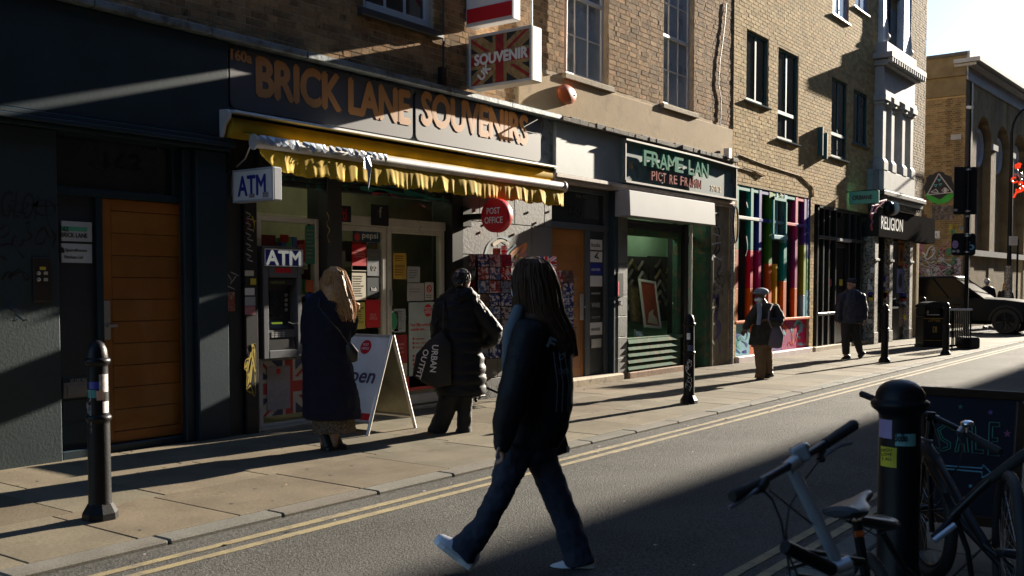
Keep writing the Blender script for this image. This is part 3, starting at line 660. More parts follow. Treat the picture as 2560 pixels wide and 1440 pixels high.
notice(Rr, 983, 632, 1016, 698, mat('poster_gold', (.6, .36, .05), .6), para(.1, .35, 3) + [('ooo', .15, .45, .85, .55)] + para(.62, .9, 3), mat('print_brown', (.2, .1, .02), .6), lab='gold sheet with wavy edge')
notice(Rr, 1018, 666, 1050, 706, mat('poster_white', (.4, .42, .42), .5), para(.2, .8, 4), GREYT); notice(Rr, 1018, 708, 1060, 752, mat('poster_pale', (.46, .44, .43), .5), para(.3, .6, 2), GREYT)
ns = notice(Rr, 1062, 706, 1084, 750, WHITEF, para(.7, .95, 2), GREYT, lab='no smoking notice'); c = onY(1073, 722, YW - .006); b = MB()
for k in range(20): b.tube([(c.x + .04 * cos(k * pi / 10), c.y, c.z + .04 * sin(k * pi / 10)), (c.x + .04 * cos((k + 1) * pi / 10), c.y, c.z + .04 * sin((k + 1) * pi / 10))], .006, 5)
b.tube([(c.x - .03, c.y, c.z + .03), (c.x + .03, c.y, c.z - .03)], .006, 5); b.build('symbol', RED, ns)
sv = notice(Rr, 1022, 756, 1086, 962, mat('services_pale', (.42, .5, .48), .45), [('Post Office services', .07, .245, .83, .285), ('available here...', .07, .30, .66, .335)] + [(s_, .26, y_, x_, y_ + .022) for s_, y_, x_ in (('nnimmnun', .42, .6), ('nim nunm', .47, .7), ('nunmmun nim', .52, .85), ('nim num', .62, .7), ('nuuimn mnn', .67, .86), ('nimun', .72, .6), ('nuummn', .77, .7))], RED, lab='pale sheet listing post office services')
b = MB()
for yy in (.43, .48, .53, .63, .68, .73, .78):
    a = fr(1022, 756, 1086, 962, YW - .005); b.lathe([(.016, 0), (.016, -.002)], (a[0] + .08, YW - .005, a[3] - yy * (a[3] - a[2])), 10, 'y')
c = onY(1070, 776, YW - .005); b.lathe([(.075, 0), (.075, -.002)], (c.x, c.y, c.z), 22, 'y'); b.build('badge', RED, sv)
ftext('POST', 1062, 768, 1079, 775, YW - .0075, PTX, sv); ftext('OFFICE', 1060, 777, 1080, 784, YW - .0075, PTX, sv)
notice(Rr, 984, 772, 1014, 830, mat('poster_letter', (.34, .37, .37), .6), para(.1, .9, 8), GREYT)
nr = notice(Rr, 971, 778, 996, 828, WHITE, (), lab='white notice with green oval'); c = onY(984, 803, YW - .006); MB().ball((c.x, c.y, c.z), (.058, .003, .105), 16, 8).build('badge', mat('badge_green', (.03, .3, .12), .5), nr, smooth=True)
notice(Rr, 984, 838, 1018, 908, mat('poster_dkred', (.3, .015, .02), .5), para(.3, .7, 3), PINK); notice(Rr, 1000, 908, 1018, 940, CREAM); notice(Rr, 985, 945, 1086, 970, RED)
notice(aw, 763, 564, 790, 660, mat('poster_green', (.03, .2, .14), .6), para(.1, .9, 8), GREYT, lab='green sheet in the corner'); notice(aw, 764, 700, 784, 730, mat('poster_orange', (.5, .12, .04), .6), (), lab='small orange sticker'); notice(aw, 764, 734, 786, 756, BLUE)
notice(aw, 650, 586, 690, 615, mat('poster_red2', (.3, .03, .03), .6), (), Y=YW + .034); notice(aw, 700, 586, 722, 606, RED, (), Y=YW + .034)
UJB, UJW, UJR = mat('flag_blue', (.03, .04, .12), .5), mat('flag_white', (.55, .52, .46), .5), mat('flag_red', (.48, .03, .03), .5)
a = fr(641, 905, 797, 1025, YW - .002); b = MB(); union_jack(b, (ai[0], YW + .018, a[2]), XU, ZU, ai[1] - ai[0], a[3] - a[2], NY, step=.0008); b.build('flag_print', [UJB, UJW, UJR], aw)
notice(aw, 667, 918, 726, 1020, mat('poster_lilac', (.36, .34, .36), .6), [('Your new', .22, .32, .78, .4), ('branch opens', .1, .45, .9, .53), ('here on', .25, .58, .75, .66), ('28th February', .08, .72, .92, .8)], mat('print_pale', (.55, .53, .55), .6), Y=YW + .005, lab='pale poster announcing a new branch')
c = onY(696, 928, YW + .003); MB().lathe([(.03, 0), (.03, -.002)], (c.x, c.y, c.z), 16, 'y').build('badge', RED, aw)

TUBE = mat('tube_light', (.95, .92, .8), .5, emit=1.0)
def tube_light(par, x0, x1, y, z, e):
    m = mat('tube_light_%d' % int(e * 10), (.95, .9, .72), .5, emit=e); q = MB(); q.tube([(x0, y, z), (x1, y, z)], .02, 8); return q.build('ceiling_tube', m, par)
tube_light(F2, 6.7, 7.2, D + .6, 2.90, 2.0); tube_light(F2, 8.0, 9.2, D + .75, 2.90, 2.0)
# ------------------------------------------------------------------ cash machine
CM = thing('cash_machine', 'grey cash machine set in the shop window under a blue ATM panel', 'cash machine', (6.9, D, .9))
CMG = mat('machine_grey', (.10, .105, .12), .45, var=.1, bump=.03); CMD = mat('machine_dark', (.02, .02, .024), .4)
YC = D - .02
a = fr(657, 614, 757, 892, YC); m = MB()
h = fr(672, 694, 745, 872, YC); cells(m, a[0], a[1], a[2], a[3], [h], YC, YC + .25); body = m.build('body', CMG, CM, bevel=.008)
m = MB(); m.box(h[0], h[1], YC + .12, YC + .14, h[2], h[3]); m.hexa([(h[0], YC + .02, h[2]), (h[1], YC + .02, h[2]), (h[1], YC + .12, h[2]), (h[0], YC + .12, h[2]), (h[0], YC + .06, h[2] + .22), (h[1], YC + .06, h[2] + .22), (h[1], YC + .12, h[2] + .3), (h[0], YC + .12, h[2] + .3)]); m.build('recess', CMD, CM)
q = fr(676, 730, 706, 792, YC + .1); bx('screen', DGLASS, CM, q[0], q[1], YC + .105, YC + .118, q[2], q[3])
q = fr(672, 826, 742, 842, YC + .03); kp = MB().box(q[0], q[1], YC + .03, YC + .06, q[2], q[3]).build('keypad', CMG, CM)
for i in range(4):
    for j in range(3): MB().box(q[0] + .03 + .045 * i, q[0] + .065 + .045 * i, YC + .024, YC + .031, q[2] + .006 + .02 * j, q[2] + .02 + .02 * j).build('key', STEEL, kp)
for i in range(4):
    c = onY(714, 738 + i * 12, YC + .11); MB().lathe([(.018, 0), (.018, -.014)], (c.x, c.y, c.z), 10, 'y').build('button', STEEL, CM)
q = fr(680, 806, 706, 822, YC + .09); bx('card_slot', mat('slot_green', (.22, .30, .03), .5, emit=.15), CM, q[0], q[1], YC + .09, YC + .11, q[2], q[3])
q = fr(674, 850, 726, 872, YC + .01); bx('tray', BLACKP, CM, q[0], q[1], YC + .012, YC + .03, q[2], q[3])
q = fr(672, 698, 745, 712, YC + .03); hb = bx('header', CMD, CM, q[0], q[1], YC + .03, YC + .05, q[2], q[3]); ftext('cashzone', 675, 700, 712, 709, YC + .028, mat('header_text', (.20, .22, .05), .5), hb)
a = fr(661, 621, 757, 667, YC - .012); m = MB(); m.box(a[0], a[1], YC - .012, YC, a[2], a[3]); tp = m.build('title_panel', BLUE, CM, bevel=.004)
ftext('ATM', 666, 626, 752, 663, YC - .014, mat('title_glow', (.75, .78, .72), .4, emit=.05), tp, bold=.035)
m = MB(); m.box(a[0], a[1], YC - .018, YC - .012, a[3] - .008, a[3]); m.box(a[0], a[1], YC - .018, YC - .012, a[2], a[2] + .008); m.box(a[0], a[0] + .008, YC - .018, YC - .012, a[2], a[3]); m.box(a[1] - .008, a[1], YC - .018, YC - .012, a[2], a[3]); m.build('rim', WHITE, tp)
q = fr(690, 670, 728, 682, YC - .004); bx('warning_strip', RED, CM, q[0], q[1], YC - .004, YC, q[2], q[3])
strokes(scribble(712, 740, 752, 810, 2, 4, 6), .008, YC - .001, TAG, CM)

# ------------------------------------------------------------------ main sign over the souvenir shop
SG = thing('shop_sign', 'long navy fascia sign with big orange lettering above the yellow awning', 'shop sign', (8.7, D, 3.3))
sx0, sx1, sx2, sx3 = 6.15, onY(1024, 300).x, onY(1031, 300).x, 11.34
bx('backing', LEAD, SG, 6.135, 11.68, D - .01, D + .4, 3.24, 3.9)
YS = D - .05
for a, b in ((sx0, sx1), (sx2, sx3)):
    m = MB(); r = .07; pts = []
    for cx, cz, a0 in ((b - r, 3.86 - r, 0), (a + r, 3.86 - r, 90), (a + r, 3.285 + r, 180), (b - r, 3.285 + r, 270)):
        pts += [(cx + r * cos(radians(a0 + t)), YS, cz + r * sin(radians(a0 + t))) for t in (0, 30, 60, 90)]
    m.prism(pts, (0, .038, 0)); m.build('panel', NAVY, SG, bevel=.003)
def slab_word(s, px0, pya, pyb, px1, z0, z1, par):
    x0, x1 = onY(px0, 300).x, onY(px1, 300).x
    return text(s, (x0, YS - .001, z0), XU, ZU, x1 - x0, z1 - z0, ORANGE, par, bold=.038, depth=.003, space=.96)
zl0, zl1 = onY(640, 245).z, onY(640, 156).z
slab_word('160a', 571, 125, 155, 622, onY(571, 150).z, onY(571, 124).z, SG)
slab_word('BRICK LANE', 636, 0, 0, 1016, zl0 + .02, zl1 + .04, SG); slab_word('SOUVENIRS', 1047, 0, 0, 1311, onY(1311, 362).z, onY(1311, 292).z, SG)
m = MB(); m.tube([onY(x, y, D - .10) for x, y in ((1344, 298), (1308, 318), (1312, 328), (1342, 334))], .008, 6); m.build('wire', BLACKP, SG)

# ------------------------------------------------------------------ awning
AW = thing('awning', 'yellow canvas awning with white front bar and torn foil above the shop doors', 'awning', (8.8, D - .2, 3.1))
m = MB(); prof = [(D - .002, 3.25), (D - .24, 3.232), (D - .26, 3.212), (D - .26, 3.2), (D - .002, 3.225)]
m.prism([(6.05, y, z) for y, z in prof], (5.38, 0, 0)); m.build('cover', WHITEP, AW, bevel=.004)
for X in (6.015, 11.435):
    pts = [(X, D - .002, 3.25), (X, D - .18, 3.24), (X, D - .215, 3.2), (X, D - .2, 3.15), (X, D - .14, 3.1), (X, D - .11, 3.02), (X, D - .07, 2.95), (X, D - .002, 2.95)]
    MB().prism(pts, (.03, 0, 0)).build('end_cap', WHITEP if X < 7 else BLACKP, AW, bevel=.006)
m = MB(); m.tube([(6.07, D - .105, 3.085), (11.42, D - .105, 3.085)], .1, 18); m.build('roller', YELC, AW, smooth=True)
YB = D - .40; ZB = 2.93; bx0, bx1 = onY(634, 350, YB).x, onY(1410, 460, YB).x
m = MB(); n = 70; vs = []
for i in range(n + 1):
    x = bx0 + .04 + (bx1 - bx0 - .08) * i / n
    for j in range(5):
        t = j / 4; w_ = .012 * sin(i * .8 + 2 * sin(i * .23)) * sin(pi * t)
        vs.append((x, D - .19 + (YB - D + .19) * t, 3.035 + (ZB + .045 - 3.035) * t - .012 * sin(pi * t) + w_))
m.add(vs, [(i * 5 + j, (i + 1) * 5 + j, (i + 1) * 5 + j + 1, i * 5 + j + 1) for i in range(n) for j in range(4)]); cn = m.build('canvas', YELC, AW, smooth=True)
sm = cn.modifiers.new('t', 'SOLIDIFY'); sm.thickness = .003
m = MB(); m.tube([(bx0, YB, ZB), (bx1, YB, ZB)], [(.058, .045)] * 2, 18, axis=(0, 0, 1)); m.tube([(bx0 - .012, YB, ZB), (bx0 + .01, YB, ZB)], [(.075, .056)] * 2, 18, axis=(0, 0, 1)); m.tube([(bx1 - .01, YB, ZB), (bx1 + .012, YB, ZB)], [(.075, .056)] * 2, 18, axis=(0, 0, 1))
m.build('front_bar', mat('bar_white', (.46, .45, .45), .45, var=.15, vs=4, alt=(.26, .19, .13), altr=(.55, .75), metal=.1), AW, smooth=True)
m = MB(); n = 330; vs = []; rz_ = [r for r in range(7)]
for i in range(n + 1):
    u = i / n; x = bx0 + .05 + (bx1 - bx0 - .08) * u
    wv = .020 * sin(i * .17 + 2.6 * sin(i * .041)) + .011 * sin(i * .41 + 2.8 * sin(i * .07)) + .005 * sin(i * 1.1 + 3 * sin(i * .05))
    dr_ = .225 + .012 * sin(i * .21) + .006 * sin(i * .7)
    if u < .05: dr_ *= .25 + .75 * u / .05
    for j in rz_:
        t = j / 6; vs.append((x + .01 * sin(i * .5) * t, YB - .01 + wv * t * (1.1 - .25 * t) - .02 * t, ZB - .045 - dr_ * t))
m.add(vs, [(i * 7 + j, (i + 1) * 7 + j, (i + 1) * 7 + j + 1, i * 7 + j + 1) for i in range(n) for j in range(6)]); vl = m.build('valance', YELC, AW, smooth=True, ang=60)
sm = vl.modifiers.new('t', 'SOLIDIFY'); sm.thickness = .002
for X in (bx0 + .5, bx1 - .5):
    m = MB(); m.tube([(X, D - .1, 3.0), (X, YB + .03, ZB)], .016, 8); m.build('arm', ALU, AW, smooth=True)
FOIL = mat('torn_foil', (.36, .42, .5), .35, metal=.3, var=.3, vs=15, bump=.5, bs=30)
m = MB(); r3 = random.Random(5)
for k in range(20):
    x = bx0 + .02 + 1.75 * k / 20; w_ = r3.uniform(.04, .1); z = ZB + r3.uniform(.0, .03); dz = r3.uniform(.01, .06)
    m.add([(x, YB - .062, ZB + .06), (x + w_, YB - .058, ZB + .062), (x + w_ * .8, YB - .075 - r3.uniform(0, .015), z), (x + w_ * .4, YB - .072 - r3.uniform(0, .02), z - dz), (x - .01, YB - .07, z)], [(0, 1, 2, 4), (4, 2, 3)])
x = onY(914, 420, YB - .06).x; m.add([(x - .03, YB - .07, ZB + .05), (x + .05, YB - .066, ZB + .03), (x + .06, YB - .09, ZB - .1), (x + .005, YB - .08, ZB - .14), (x - .05, YB - .085, ZB - .12), (x + .025, YB - .085, ZB - .3), (x + .008, YB - .09, ZB - .34)], [(0, 1, 2, 3), (0, 3, 4), (2, 3, 6, 5)])
m.build('torn_foil', FOIL, AW)

# ------------------------------------------------------------------ projecting signs
def box_sign(name, label, cat, X, y_in, y_out, z0, z1, th, rim=.035, fm=WHITE, rm=WHITEP, wall=D):
    t = thing(name, label, cat, (X, wall, (z0 + z1) / 2)); m = MB()
    m.box(X, X + th, y_out, y_in, z0, z1); m.build('case', rm, t, bevel=.01)
    m = MB(); m.box(X - .012, X - .001, y_out, y_in, z0, z0 + rim); m.box(X - .012, X - .001, y_out, y_in, z1 - rim, z1); m.box(X - .012, X - .001, y_out, y_out + rim, z0 + rim, z1 - rim); m.box(X - .012, X - .001, y_in - rim, y_in, z0 + rim, z1 - rim); m.build('rim', rm, t, bevel=.003)
    bx('face', fm, t, X - .006, X - .0012, y_out + rim, y_in - rim, z0 + rim, z1 - rim); return t
YU = V((0, -1, 0))
At = box_sign('projecting_sign', 'white illuminated box sign with blue letters ATM beside the awning', 'sign', 6.19, D - .03, 7.33, 2.38, 2.69, .1, .02, rm=mat('sign_rim', (.42, .44, .48), .4))
text('ATM', (6.183, D - .11, 2.44), YU, ZU, .40, .185, BLUE, At, bold=.02)
m = MB(); m.box(6.1805, 6.1835, 7.60, 7.68, 2.415, 2.455); m.box(6.1805, 6.1835, 7.40, 7.48, 2.41, 2.46); m.build('sticker', mat('sticker_mix', (.2, .12, .16), .6, var=.8, vs=60, alt=(.5, .5, .5), altr=(.5, .55)), At)
m = MB(); m.tube([(6.24, D + .01, 2.72), (6.24, D - .15, 2.8), (6.24, D - .25, 2.95)], .008, 6); m.box(6.2, 6.27, D - .03, D + .05, 2.45, 2.65); m.build('bracket', ALU, At)
SVX = 9.77
Sv = box_sign('projecting_sign', 'square box sign with white words over a dark union flag', 'sign', SVX, D - .06, 6.93, 4.02, 4.67, .20, .035, fm=mat('sign_black', (.02, .02, .022), .5), rm=WHITEP)
UTAN = mat('flag_tan', (.34, .22, .09), .6, var=.35, vs=9, alt=(.12, .07, .03), altr=(.52, .7)); UDR = mat('flag_dull_red', (.32, .018, .018), .6, var=.35, vs=9, alt=(.14, .01, .01), altr=(.55, .7)); UDK = mat('flag_dark', (.018, .02, .024), .6)
b = MB(); union_jack(b, (SVX - .007, D - .1, 4.058), YU, ZU, D - .1 - 6.968, .575, (-1, 0, 0), step=.0007, diag=.2); b.build('flag_print', [UDK, UTAN, UDR], Sv)
text('SOUVENIR', (SVX - .014, D - .16, 4.30), YU, ZU, .80, .125, WHITE, Sv, bold=.05); text('UK', (SVX - .014, D - .27, 4.10), (0, -.74, .68), (0, .68, .74), .2, .10, WHITE, Sv, bold=.05)
m = MB(); m.box(SVX + .02, SVX + .18, D - .059, D - .001, 4.08, 4.6); m.build('bracket', ALU, Sv)
Po = box_sign('projecting_sign', 'tall white post office box sign with red disc and red bar above the souvenir sign', 'sign', SVX, D - .02, 7.21, 4.785, 6.25, .15, .012, rm=WHITEP)
bx('red_bar', RED, Po, SVX - .016, SVX - .0125, 7.225, D - .035, 4.83, 5.0)
MB().lathe([(.26, 0), (.26, -.004)], (SVX - .0065, 7.565, 5.36), 36, 'x').build('disc', RED, Po); text('POST', (SVX - .011, 7.70, 5.40), YU, ZU, .27, .10, WHITE, Po); text('OFFICE', (SVX - .011, 7.735, 5.235), YU, ZU, .34, .10, WHITE, Po)
m = MB(); m.box(SVX + .02, SVX + .13, D - .019, D - .001, 4.9, 6.1); m.build('bracket', ALU, Po)
Rd = thing('projecting_sign', 'round red post office sign on a black wall bracket', 'sign', (9.69, D, 2.44)); cz, cy = 2.44, 7.42
m = MB(); m.lathe([(.2, 0), (.205, .01), (.205, .1), (.2, .11)], (9.66, cy, cz), 40, 'x'); m.build('disc', RED, Rd, smooth=True)
text('POST', (9.6595, cy + .11, cz + .02), YU, ZU, .20, .075, WHITE, Rd, bold=.006); text('OFFICE', (9.6595, cy + .145, cz - .095), YU, ZU, .275, .078, WHITE, Rd, bold=.006)
m = MB(); m.box(9.66, 9.78, cy + .2, D - .02, cz - .035, cz + .035); m.box(9.64, 9.82, D - .06, D - .003, cz - .12, cz + .12); m.build('bracket', BLACKM, Rd, bevel=.008)
Ov = thing('wall_dish', 'terracotta oval plaque fixed to the tan render under the window', 'plaque', (12.9, D, 4.3)); c = onY(1417, 236, D - .06)
q = fr(1395, 206, 1438, 267, D - .05); m = MB(); m.ball((c.x, D - .055, c.z), ((q[1] - q[0]) / 2, .08, (q[3] - q[2]) / 2), 28, 16); m.build('dome', mat('terracotta', (.42, .10, .03), .42, var=.1), Ov, smooth=True)
MB().ball((c.x + .1, D - .125, c.z - .0), (.02, .012, .02), 10, 6).build('boss', mat('boss_dark', (.12, .05, .03), .5), Ov)

# ------------------------------------------------------------------ entrance 160
F3 = thing('shopfront', 'narrow slate entrance with oak door numbered 160 and a column of name plates', 'shopfront', (12.6, D, 0))
E0, E1, E2 = 11.69, onY(1545, 700).x, 13.80
fz0, fz1 = onY(1400, 462).z, 3.9
bx('hall', DARK, F3, E0, E2, D + .45, D + .5, 0, 3.1)
bx('fascia', GREYB, F3, E0 + .02, 17.66, D - .05, D + .4, 3.17, 3.895, bevel=.008)
m = MB(); m.box(E0, 17.68, D - .085, D + .3, 3.115, 3.168); m.box(E0, 17.68, D - .06, D + .3, 3.06, 3.113); m.build('moulding', mat('moulding_pale', (.42, .36, .32), .6, var=.25, vs=8), F3, bevel=.005)
YD = D + .12
xm0, xm1, xs0, xs1 = [onY(x, 700, YD).x for x in (1461, 1472, 1473, 1510)]
zt = onY(1420, 572, YD).z
m = MB(); m.box(E0, E0 + .04, YD - .02, YD + .08, GZ, 3.05); m.box(xm0, xs0, YD - .02, YD + .08, GZ, zt); m.box(E0 + .04, E1 - .12, YD - .03, YD + .08, zt, zt + .09); m.box(E1 - .22, E1 - .12, YD - .02, YD + .08, zt + .09, 3.05); m.box(xs1, E1 - .12, YD - .02, YD + .08, GZ, zt); m.box(E0 + .04, E1 - .22, YD - .02, YD + .08, 2.98, 3.05); m.build('door_frame', mat('slate_frame', (.07, .085, .1), .45, var=.1), F3, bevel=.006)
bx('transom_glass', DGLASS, F3, E0 + .04, E1 - .22, YD + .02, YD + .03, zt + .09, 2.98)
ftext('160', 1422, 516, 1456, 543, YD + .017, mat('number_dark', (.004, .004, .005), .5), F3, bold=.03); ftext('FINN  RED', 1440, 486, 1468, 497, YD + .017, mat('print_dim', (.16, .17, .18), .6), F3)
m = MB(); m.box(E0 + .042, xm0 - .002, YD + .02, YD + .04, GZ + .03, zt - .002); dr = m.build('door', OAK, F3)
for k in range(10):
    a = GZ + .03 + (zt - GZ - .04) * k / 10; b = GZ + .03 + (zt - GZ - .04) * (k + 1) / 10; MB().box(E0 + .045, xm0 - .09, YD + .01, YD + .03, a + .0015, b - .0015).build('plank', OAK, dr, bevel=.003)
MB().box(xm0 - .088, xm0 - .003, YD + .008, YD + .03, GZ + .032, zt - .004).build('stile', OAK, dr)
q = fr(1450, 735, 1459, 800, YD); m = MB(); m.box(q[0], q[1], YD - .002, YD + .008, q[2], q[3]); m.box(q[0] - .06, q[1], YD - .04, YD - .025, (q[2] + q[3]) / 2 - .01, (q[2] + q[3]) / 2 + .01); m.build('handle', STEEL, dr)
bx('side_panel', PANEL, F3, xs0, xs1, YD + .02, YD + .06, GZ, zt)
rows_ = [(598, 627, WHITE, 'kobi', LT), (628, 657, WHITE, 'A', LT), (658, 688, mat('plate_blue', (.02, .03, .3), .4), 'ROOTED', PTX), (689, 717, WHITE, '', LT), (718, 747, BLACKP, '.....', TW), (748, 777, BLACKP, 'WARE', TW), (778, 806, BLACKP, "OLLY'S", TW), (807, 837, WHITE, 'ESHADES', LT)]
for y0, y1, mm, s_, tm in rows_:
    q = fr(1474, y0, 1505, y1 - 1, YD + .012); o = MB().box(q[0], q[1], YD + .008, YD + .0195, q[2], q[3]).build('name_plate', mm, F3, bevel=.002)
    if s_ == 'A': text('A', (q[1] - .1, YD + .0075, q[2] + .05), (-.2, 0, 1), (-1, 0, -.2), .11, .12, tm, o, bold=.02)
    elif s_: ftext(s_, 1479, y0 + 9 + (4 if len(s_) > 4 else 0), 1500, y1 - 9 - (2 if len(s_) > 4 else 0), YD + .0075, tm, o, bold=.01)
q = fr(1478, 848, 1503, 868, YD + .01); m = MB(); m.box(q[0], q[1], YD + .005, YD + .02, q[2], q[3]); m.box(q[0] + .02, q[1] - .02, YD, YD + .005, q[2] + .03, q[3] - .03); m.build('letterbox', STEEL, F3, bevel=.002)
bx('jamb', TEAL, F3, E1 - .118, E1, D + .0, D + .5, GZ, 3.055, bevel=.006)
pier = bx('pier', GREYP, F3, E1 + .002, E2, D + .01, D + .6, GZ - .02, 3.05)
zs_ = [GZ - .01] + [onY(1556, y).z for y in (893, 842, 790, 739, 660, 580)] + [3.04]
for a, b in zip(zs_, zs_[1:]): MB().box(E1 - .004, E2 + .002, D - .008, D + .02, a + .003, b - .003).build('block', GREYP, pier, bevel=.005)
m = MB(); m.box(E0 - .05, E1 + .05, D - .10, D + .3, GZ - .04, GZ + .11); m.build('doorstep', STONE, F3, bevel=.02)
q = fr(1541, 682, 1555, 742, D - .01); m = MB(); m.box(q[0], q[1], D - .035, D - .008, q[2], q[3]); kp = m.build('keypad', BLACKP, pier, bevel=.004)
m = MB()
for k in range(7): c = onY(1546, 706 + k * 5, D - .035); m.lathe([(.012, 0), (.012, -.005)], (c.x, c.y, c.z), 8, 'y')
m.build('key', mat('key_lit', (.5, .06, .1), .5, emit=.4), kp)
c = onY(1549, 758, D - .02); m = MB(); m.lathe([(.035, 0), (.04, -.03), (.03, -.05)], (c.x, D - .008, c.z), 16, 'y'); m.build('bell', STEEL, pier, smooth=True)
c = onY(1352, 388); cz_ = onY(1500, 385).z

# ------------------------------------------------------------------ picture framing shop
F4 = thing('shopfront', 'green picture framing shop front with grey shutter box and louvred stall riser', 'shopfront', (15.7, D, 0))
G0, G1 = E2 + .003, 17.68
xg1 = onY(1708, 700).x; xd0_, xd1_ = onY(1717, 700).x, onY(1772, 700).x; xq = onY(1776, 700).x; xq1 = onY(1812, 700).x
q = fr(1576, 490, 1754, 553, D - .28); SBX = mat('shutter_grey', (.22, .23, .26), .6, spec=.25, var=.08, vs=2)
m = MB(); m.hexa([(q[0], D - .28, 2.66), (xd0_ + .55, D - .28, 2.66), (xd0_ + .55, D, 2.66), (q[0], D, 2.66), (q[0], D - .26, 3.055), (xd0_ + .55, D - .26, 3.055), (xd0_ + .55, D, 3.055), (q[0], D, 3.055)]); m.build('shutter_box', SBX, F4, bevel=.01)
m = MB()
for k in range(3): m.box(G0 + .02, xg1, D + .0, D + .05, 2.60 - .05 * k, 2.645 - .05 * k)
m.build('shutter_slat', BLACKP, F4)
zs0, zs1 = onY(1640, 838).z, onY(1575, 848).z; zsl = .5 * (zs0 + zs1)
m = MB(); Yg = D + .05; m.box(xg1 - .16, xg1 - .02, Yg - .02, Yg + .08, zsl, 2.64); m.box(G0, G0 + .06, Yg - .02, Yg + .08, zsl, 2.64); m.box(G0 + .06, xg1 - .16, Yg - .02, Yg + .08, 2.40, 2.64); m.box(G0, xg1 - .02, Yg - .06, Yg + .08, zsl - .06, zsl); wf = m.build('window_frame', GREENS, F4, bevel=.006)
bx('pane', GLASSC, wf, G0 + .06, xg1 - .16, Yg + .02, Yg + .028, zsl, 2.40)
bx('stall_riser', GREENS, F4, G0, xg1 - .02, D + .03, D + .15, GZ + .1, zsl - .065)
for k in range(5):
    z = GZ + .13 + k * .105; m = MB(); m.hexa([(G0 + .01, D - .035, z), (xg1 - .2, D - .035, z), (xg1 - .2, D + .028, z + .0), (G0 + .01, D + .028, z), (G0 + .01, D - .0, z + .088), (xg1 - .2, D - .0, z + .088), (xg1 - .2, D + .028, z + .088), (G0 + .01, D + .028, z + .088)]); m.build('louvre', GREENS, F4, bevel=.004)
bx('base_stone', mat('base_brick_red', (.25, .15, .09), .9, var=.3, vs=8, bump=.5, bs=25), F4, G0, xg1 - .02, D - .06, D + .15, GZ - .03, GZ + .098, bevel=.012)
bx('post', BLACKP, F4, xg1 - .018, xd0_ - .003, D - .03, D + .3, GZ - .02, 2.655, bevel=.006)
m = MB(); m.tube([(xd0_ + .04, D - .05, GZ), (xd0_ + .04, D - .05, 2.655)], .028, 8); m.build('shutter_rail', ALU, F4, smooth=True)
Ye = D + .22; m = MB(); m.box(xd0_ + .0, xd0_ + .09, Ye, Ye + .06, GZ + .05, 3.05); m.box(xd1_ - .10, xd1_ + .12, Ye - .2, Ye + .06, GZ, 3.05); m.box(xd0_ + .09, xd1_ - .1, Ye, Ye + .06, 2.36, 2.48); m.box(xd0_ + .09, xd1_ - .1, Ye, Ye + .06, GZ + .05, GZ + .5); m.box(xd0_ + .09, xd1_ - .1, Ye, Ye + .06, 2.92, 3.05); gd = m.build('door', GREENS, F4, bevel=.006)
bx('pane', GLASSC, gd, xd0_ + .09, xd1_ - .1, Ye + .02, Ye + .03, GZ + .5, 2.36); bx('pane', GLASSC, gd, xd0_ + .09, xd1_ - .1, Ye + .02, Ye + .03, 2.48, 2.92)
q = fr(1718, 693, 1728, 720, Ye - .01); bx('notice', CREAM, gd, q[0], q[1], Ye - .006, Ye - .002, q[2], q[3])
gp = bx('pier', mat('mural_ground', (.22, .19, .13), .8, var=.3, vs=5, bump=.4, bs=30), F4, xd1_ + .125, xq1 + .12, D - .02, D + .4, GZ - .02, 3.055, bevel=.008)
MUV = mat('mural_violet', (.06, .04, .16), .6); MUG = mat('mural_olive', (.2, .2, .05), .6)
strokes([[(1786, 528), (1800, 540), (1788, 560), (1802, 580), (1786, 600), (1804, 620), (1784, 640), (1806, 660), (1790, 680), (1800, 700)], [(1796, 520), (1784, 560), (1796, 600), (1780, 650)]], .055, D - .022, TAG, gp, 'mural'); strokes([[(1780, 560), (1790, 570), (1800, 565)], [(1782, 584), (1800, 590)], [(1780, 610), (1804, 606)], [(1784, 640), (1806, 652)]], .03, D - .024, TW, gp, 'mural')
strokes([[(1782, 740), (1800, 760), (1784, 790), (1804, 820), (1786, 850)], [(1796, 735), (1790, 800), (1800, 880)]], .12, D - .021, MUV, gp, 'mural'); strokes([[(1780, 770), (1794, 764), (1796, 800), (1782, 812)], [(1780, 850), (1796, 880), (1782, 905)]], .025, D - .0235, MUG, gp, 'mural'); strokes(scribble(1780, 690, 1810, 780, 5, 21, 7), .02, D - .0225, TAG, gp, 'mural'); strokes(scribble(1780, 640, 1810, 730, 4, 22, 7), .014, D - .0245, mat('mural_silver', (.4, .4, .42), .5), gp, 'mural')
m = MB(); m.tube([(xq1 + .2, D - .05, GZ), (xq1 + .2, D - .05, 3.1)], .045, 10); m.build('downpipe', mat('stickered_pipe', (.3, .28, .27), .6, var=.5, vs=30, alt=(.05, .05, .06), altr=(.52, .58)), F4, smooth=True)
m = MB()
for k in range(24):
    a = k * 2 * pi / 24; a2 = a + 2 * pi / 24; f_ = lambda t: V((xq1 + .27 + .10 * cos(t), D - .09, 2.75 + .34 * sin(t))); m.tube([f_(a), f_(a2)], .018, 6)
m.build('cable_coil', BLACKP, F4, smooth=True)
c = onY(1818, 382, D - .1); bx('junction_box', WHITE, F4, c.x - .05, c.x + .06, D - .16, D - .05, c.z - .1, c.z + .08)
room(G0 - .02, 17.3, 2.8, 1.15, ROOMG, F4); tube_light(F4, 14.1, 15.4, D + .3, 2.58, 7.0); tube_light(F4, 16.0, 16.6, D + .7, 2.7, 4.0); m = MB(); 
for (px0, px1, py0) in ((1568, 1620, 640), (1624, 1690, 640)): q = fr(px0, py0, px1, 800, D + 1.05); m.box(q[0], q[1], D + 1.05, D + 1.1, q[2], q[3])
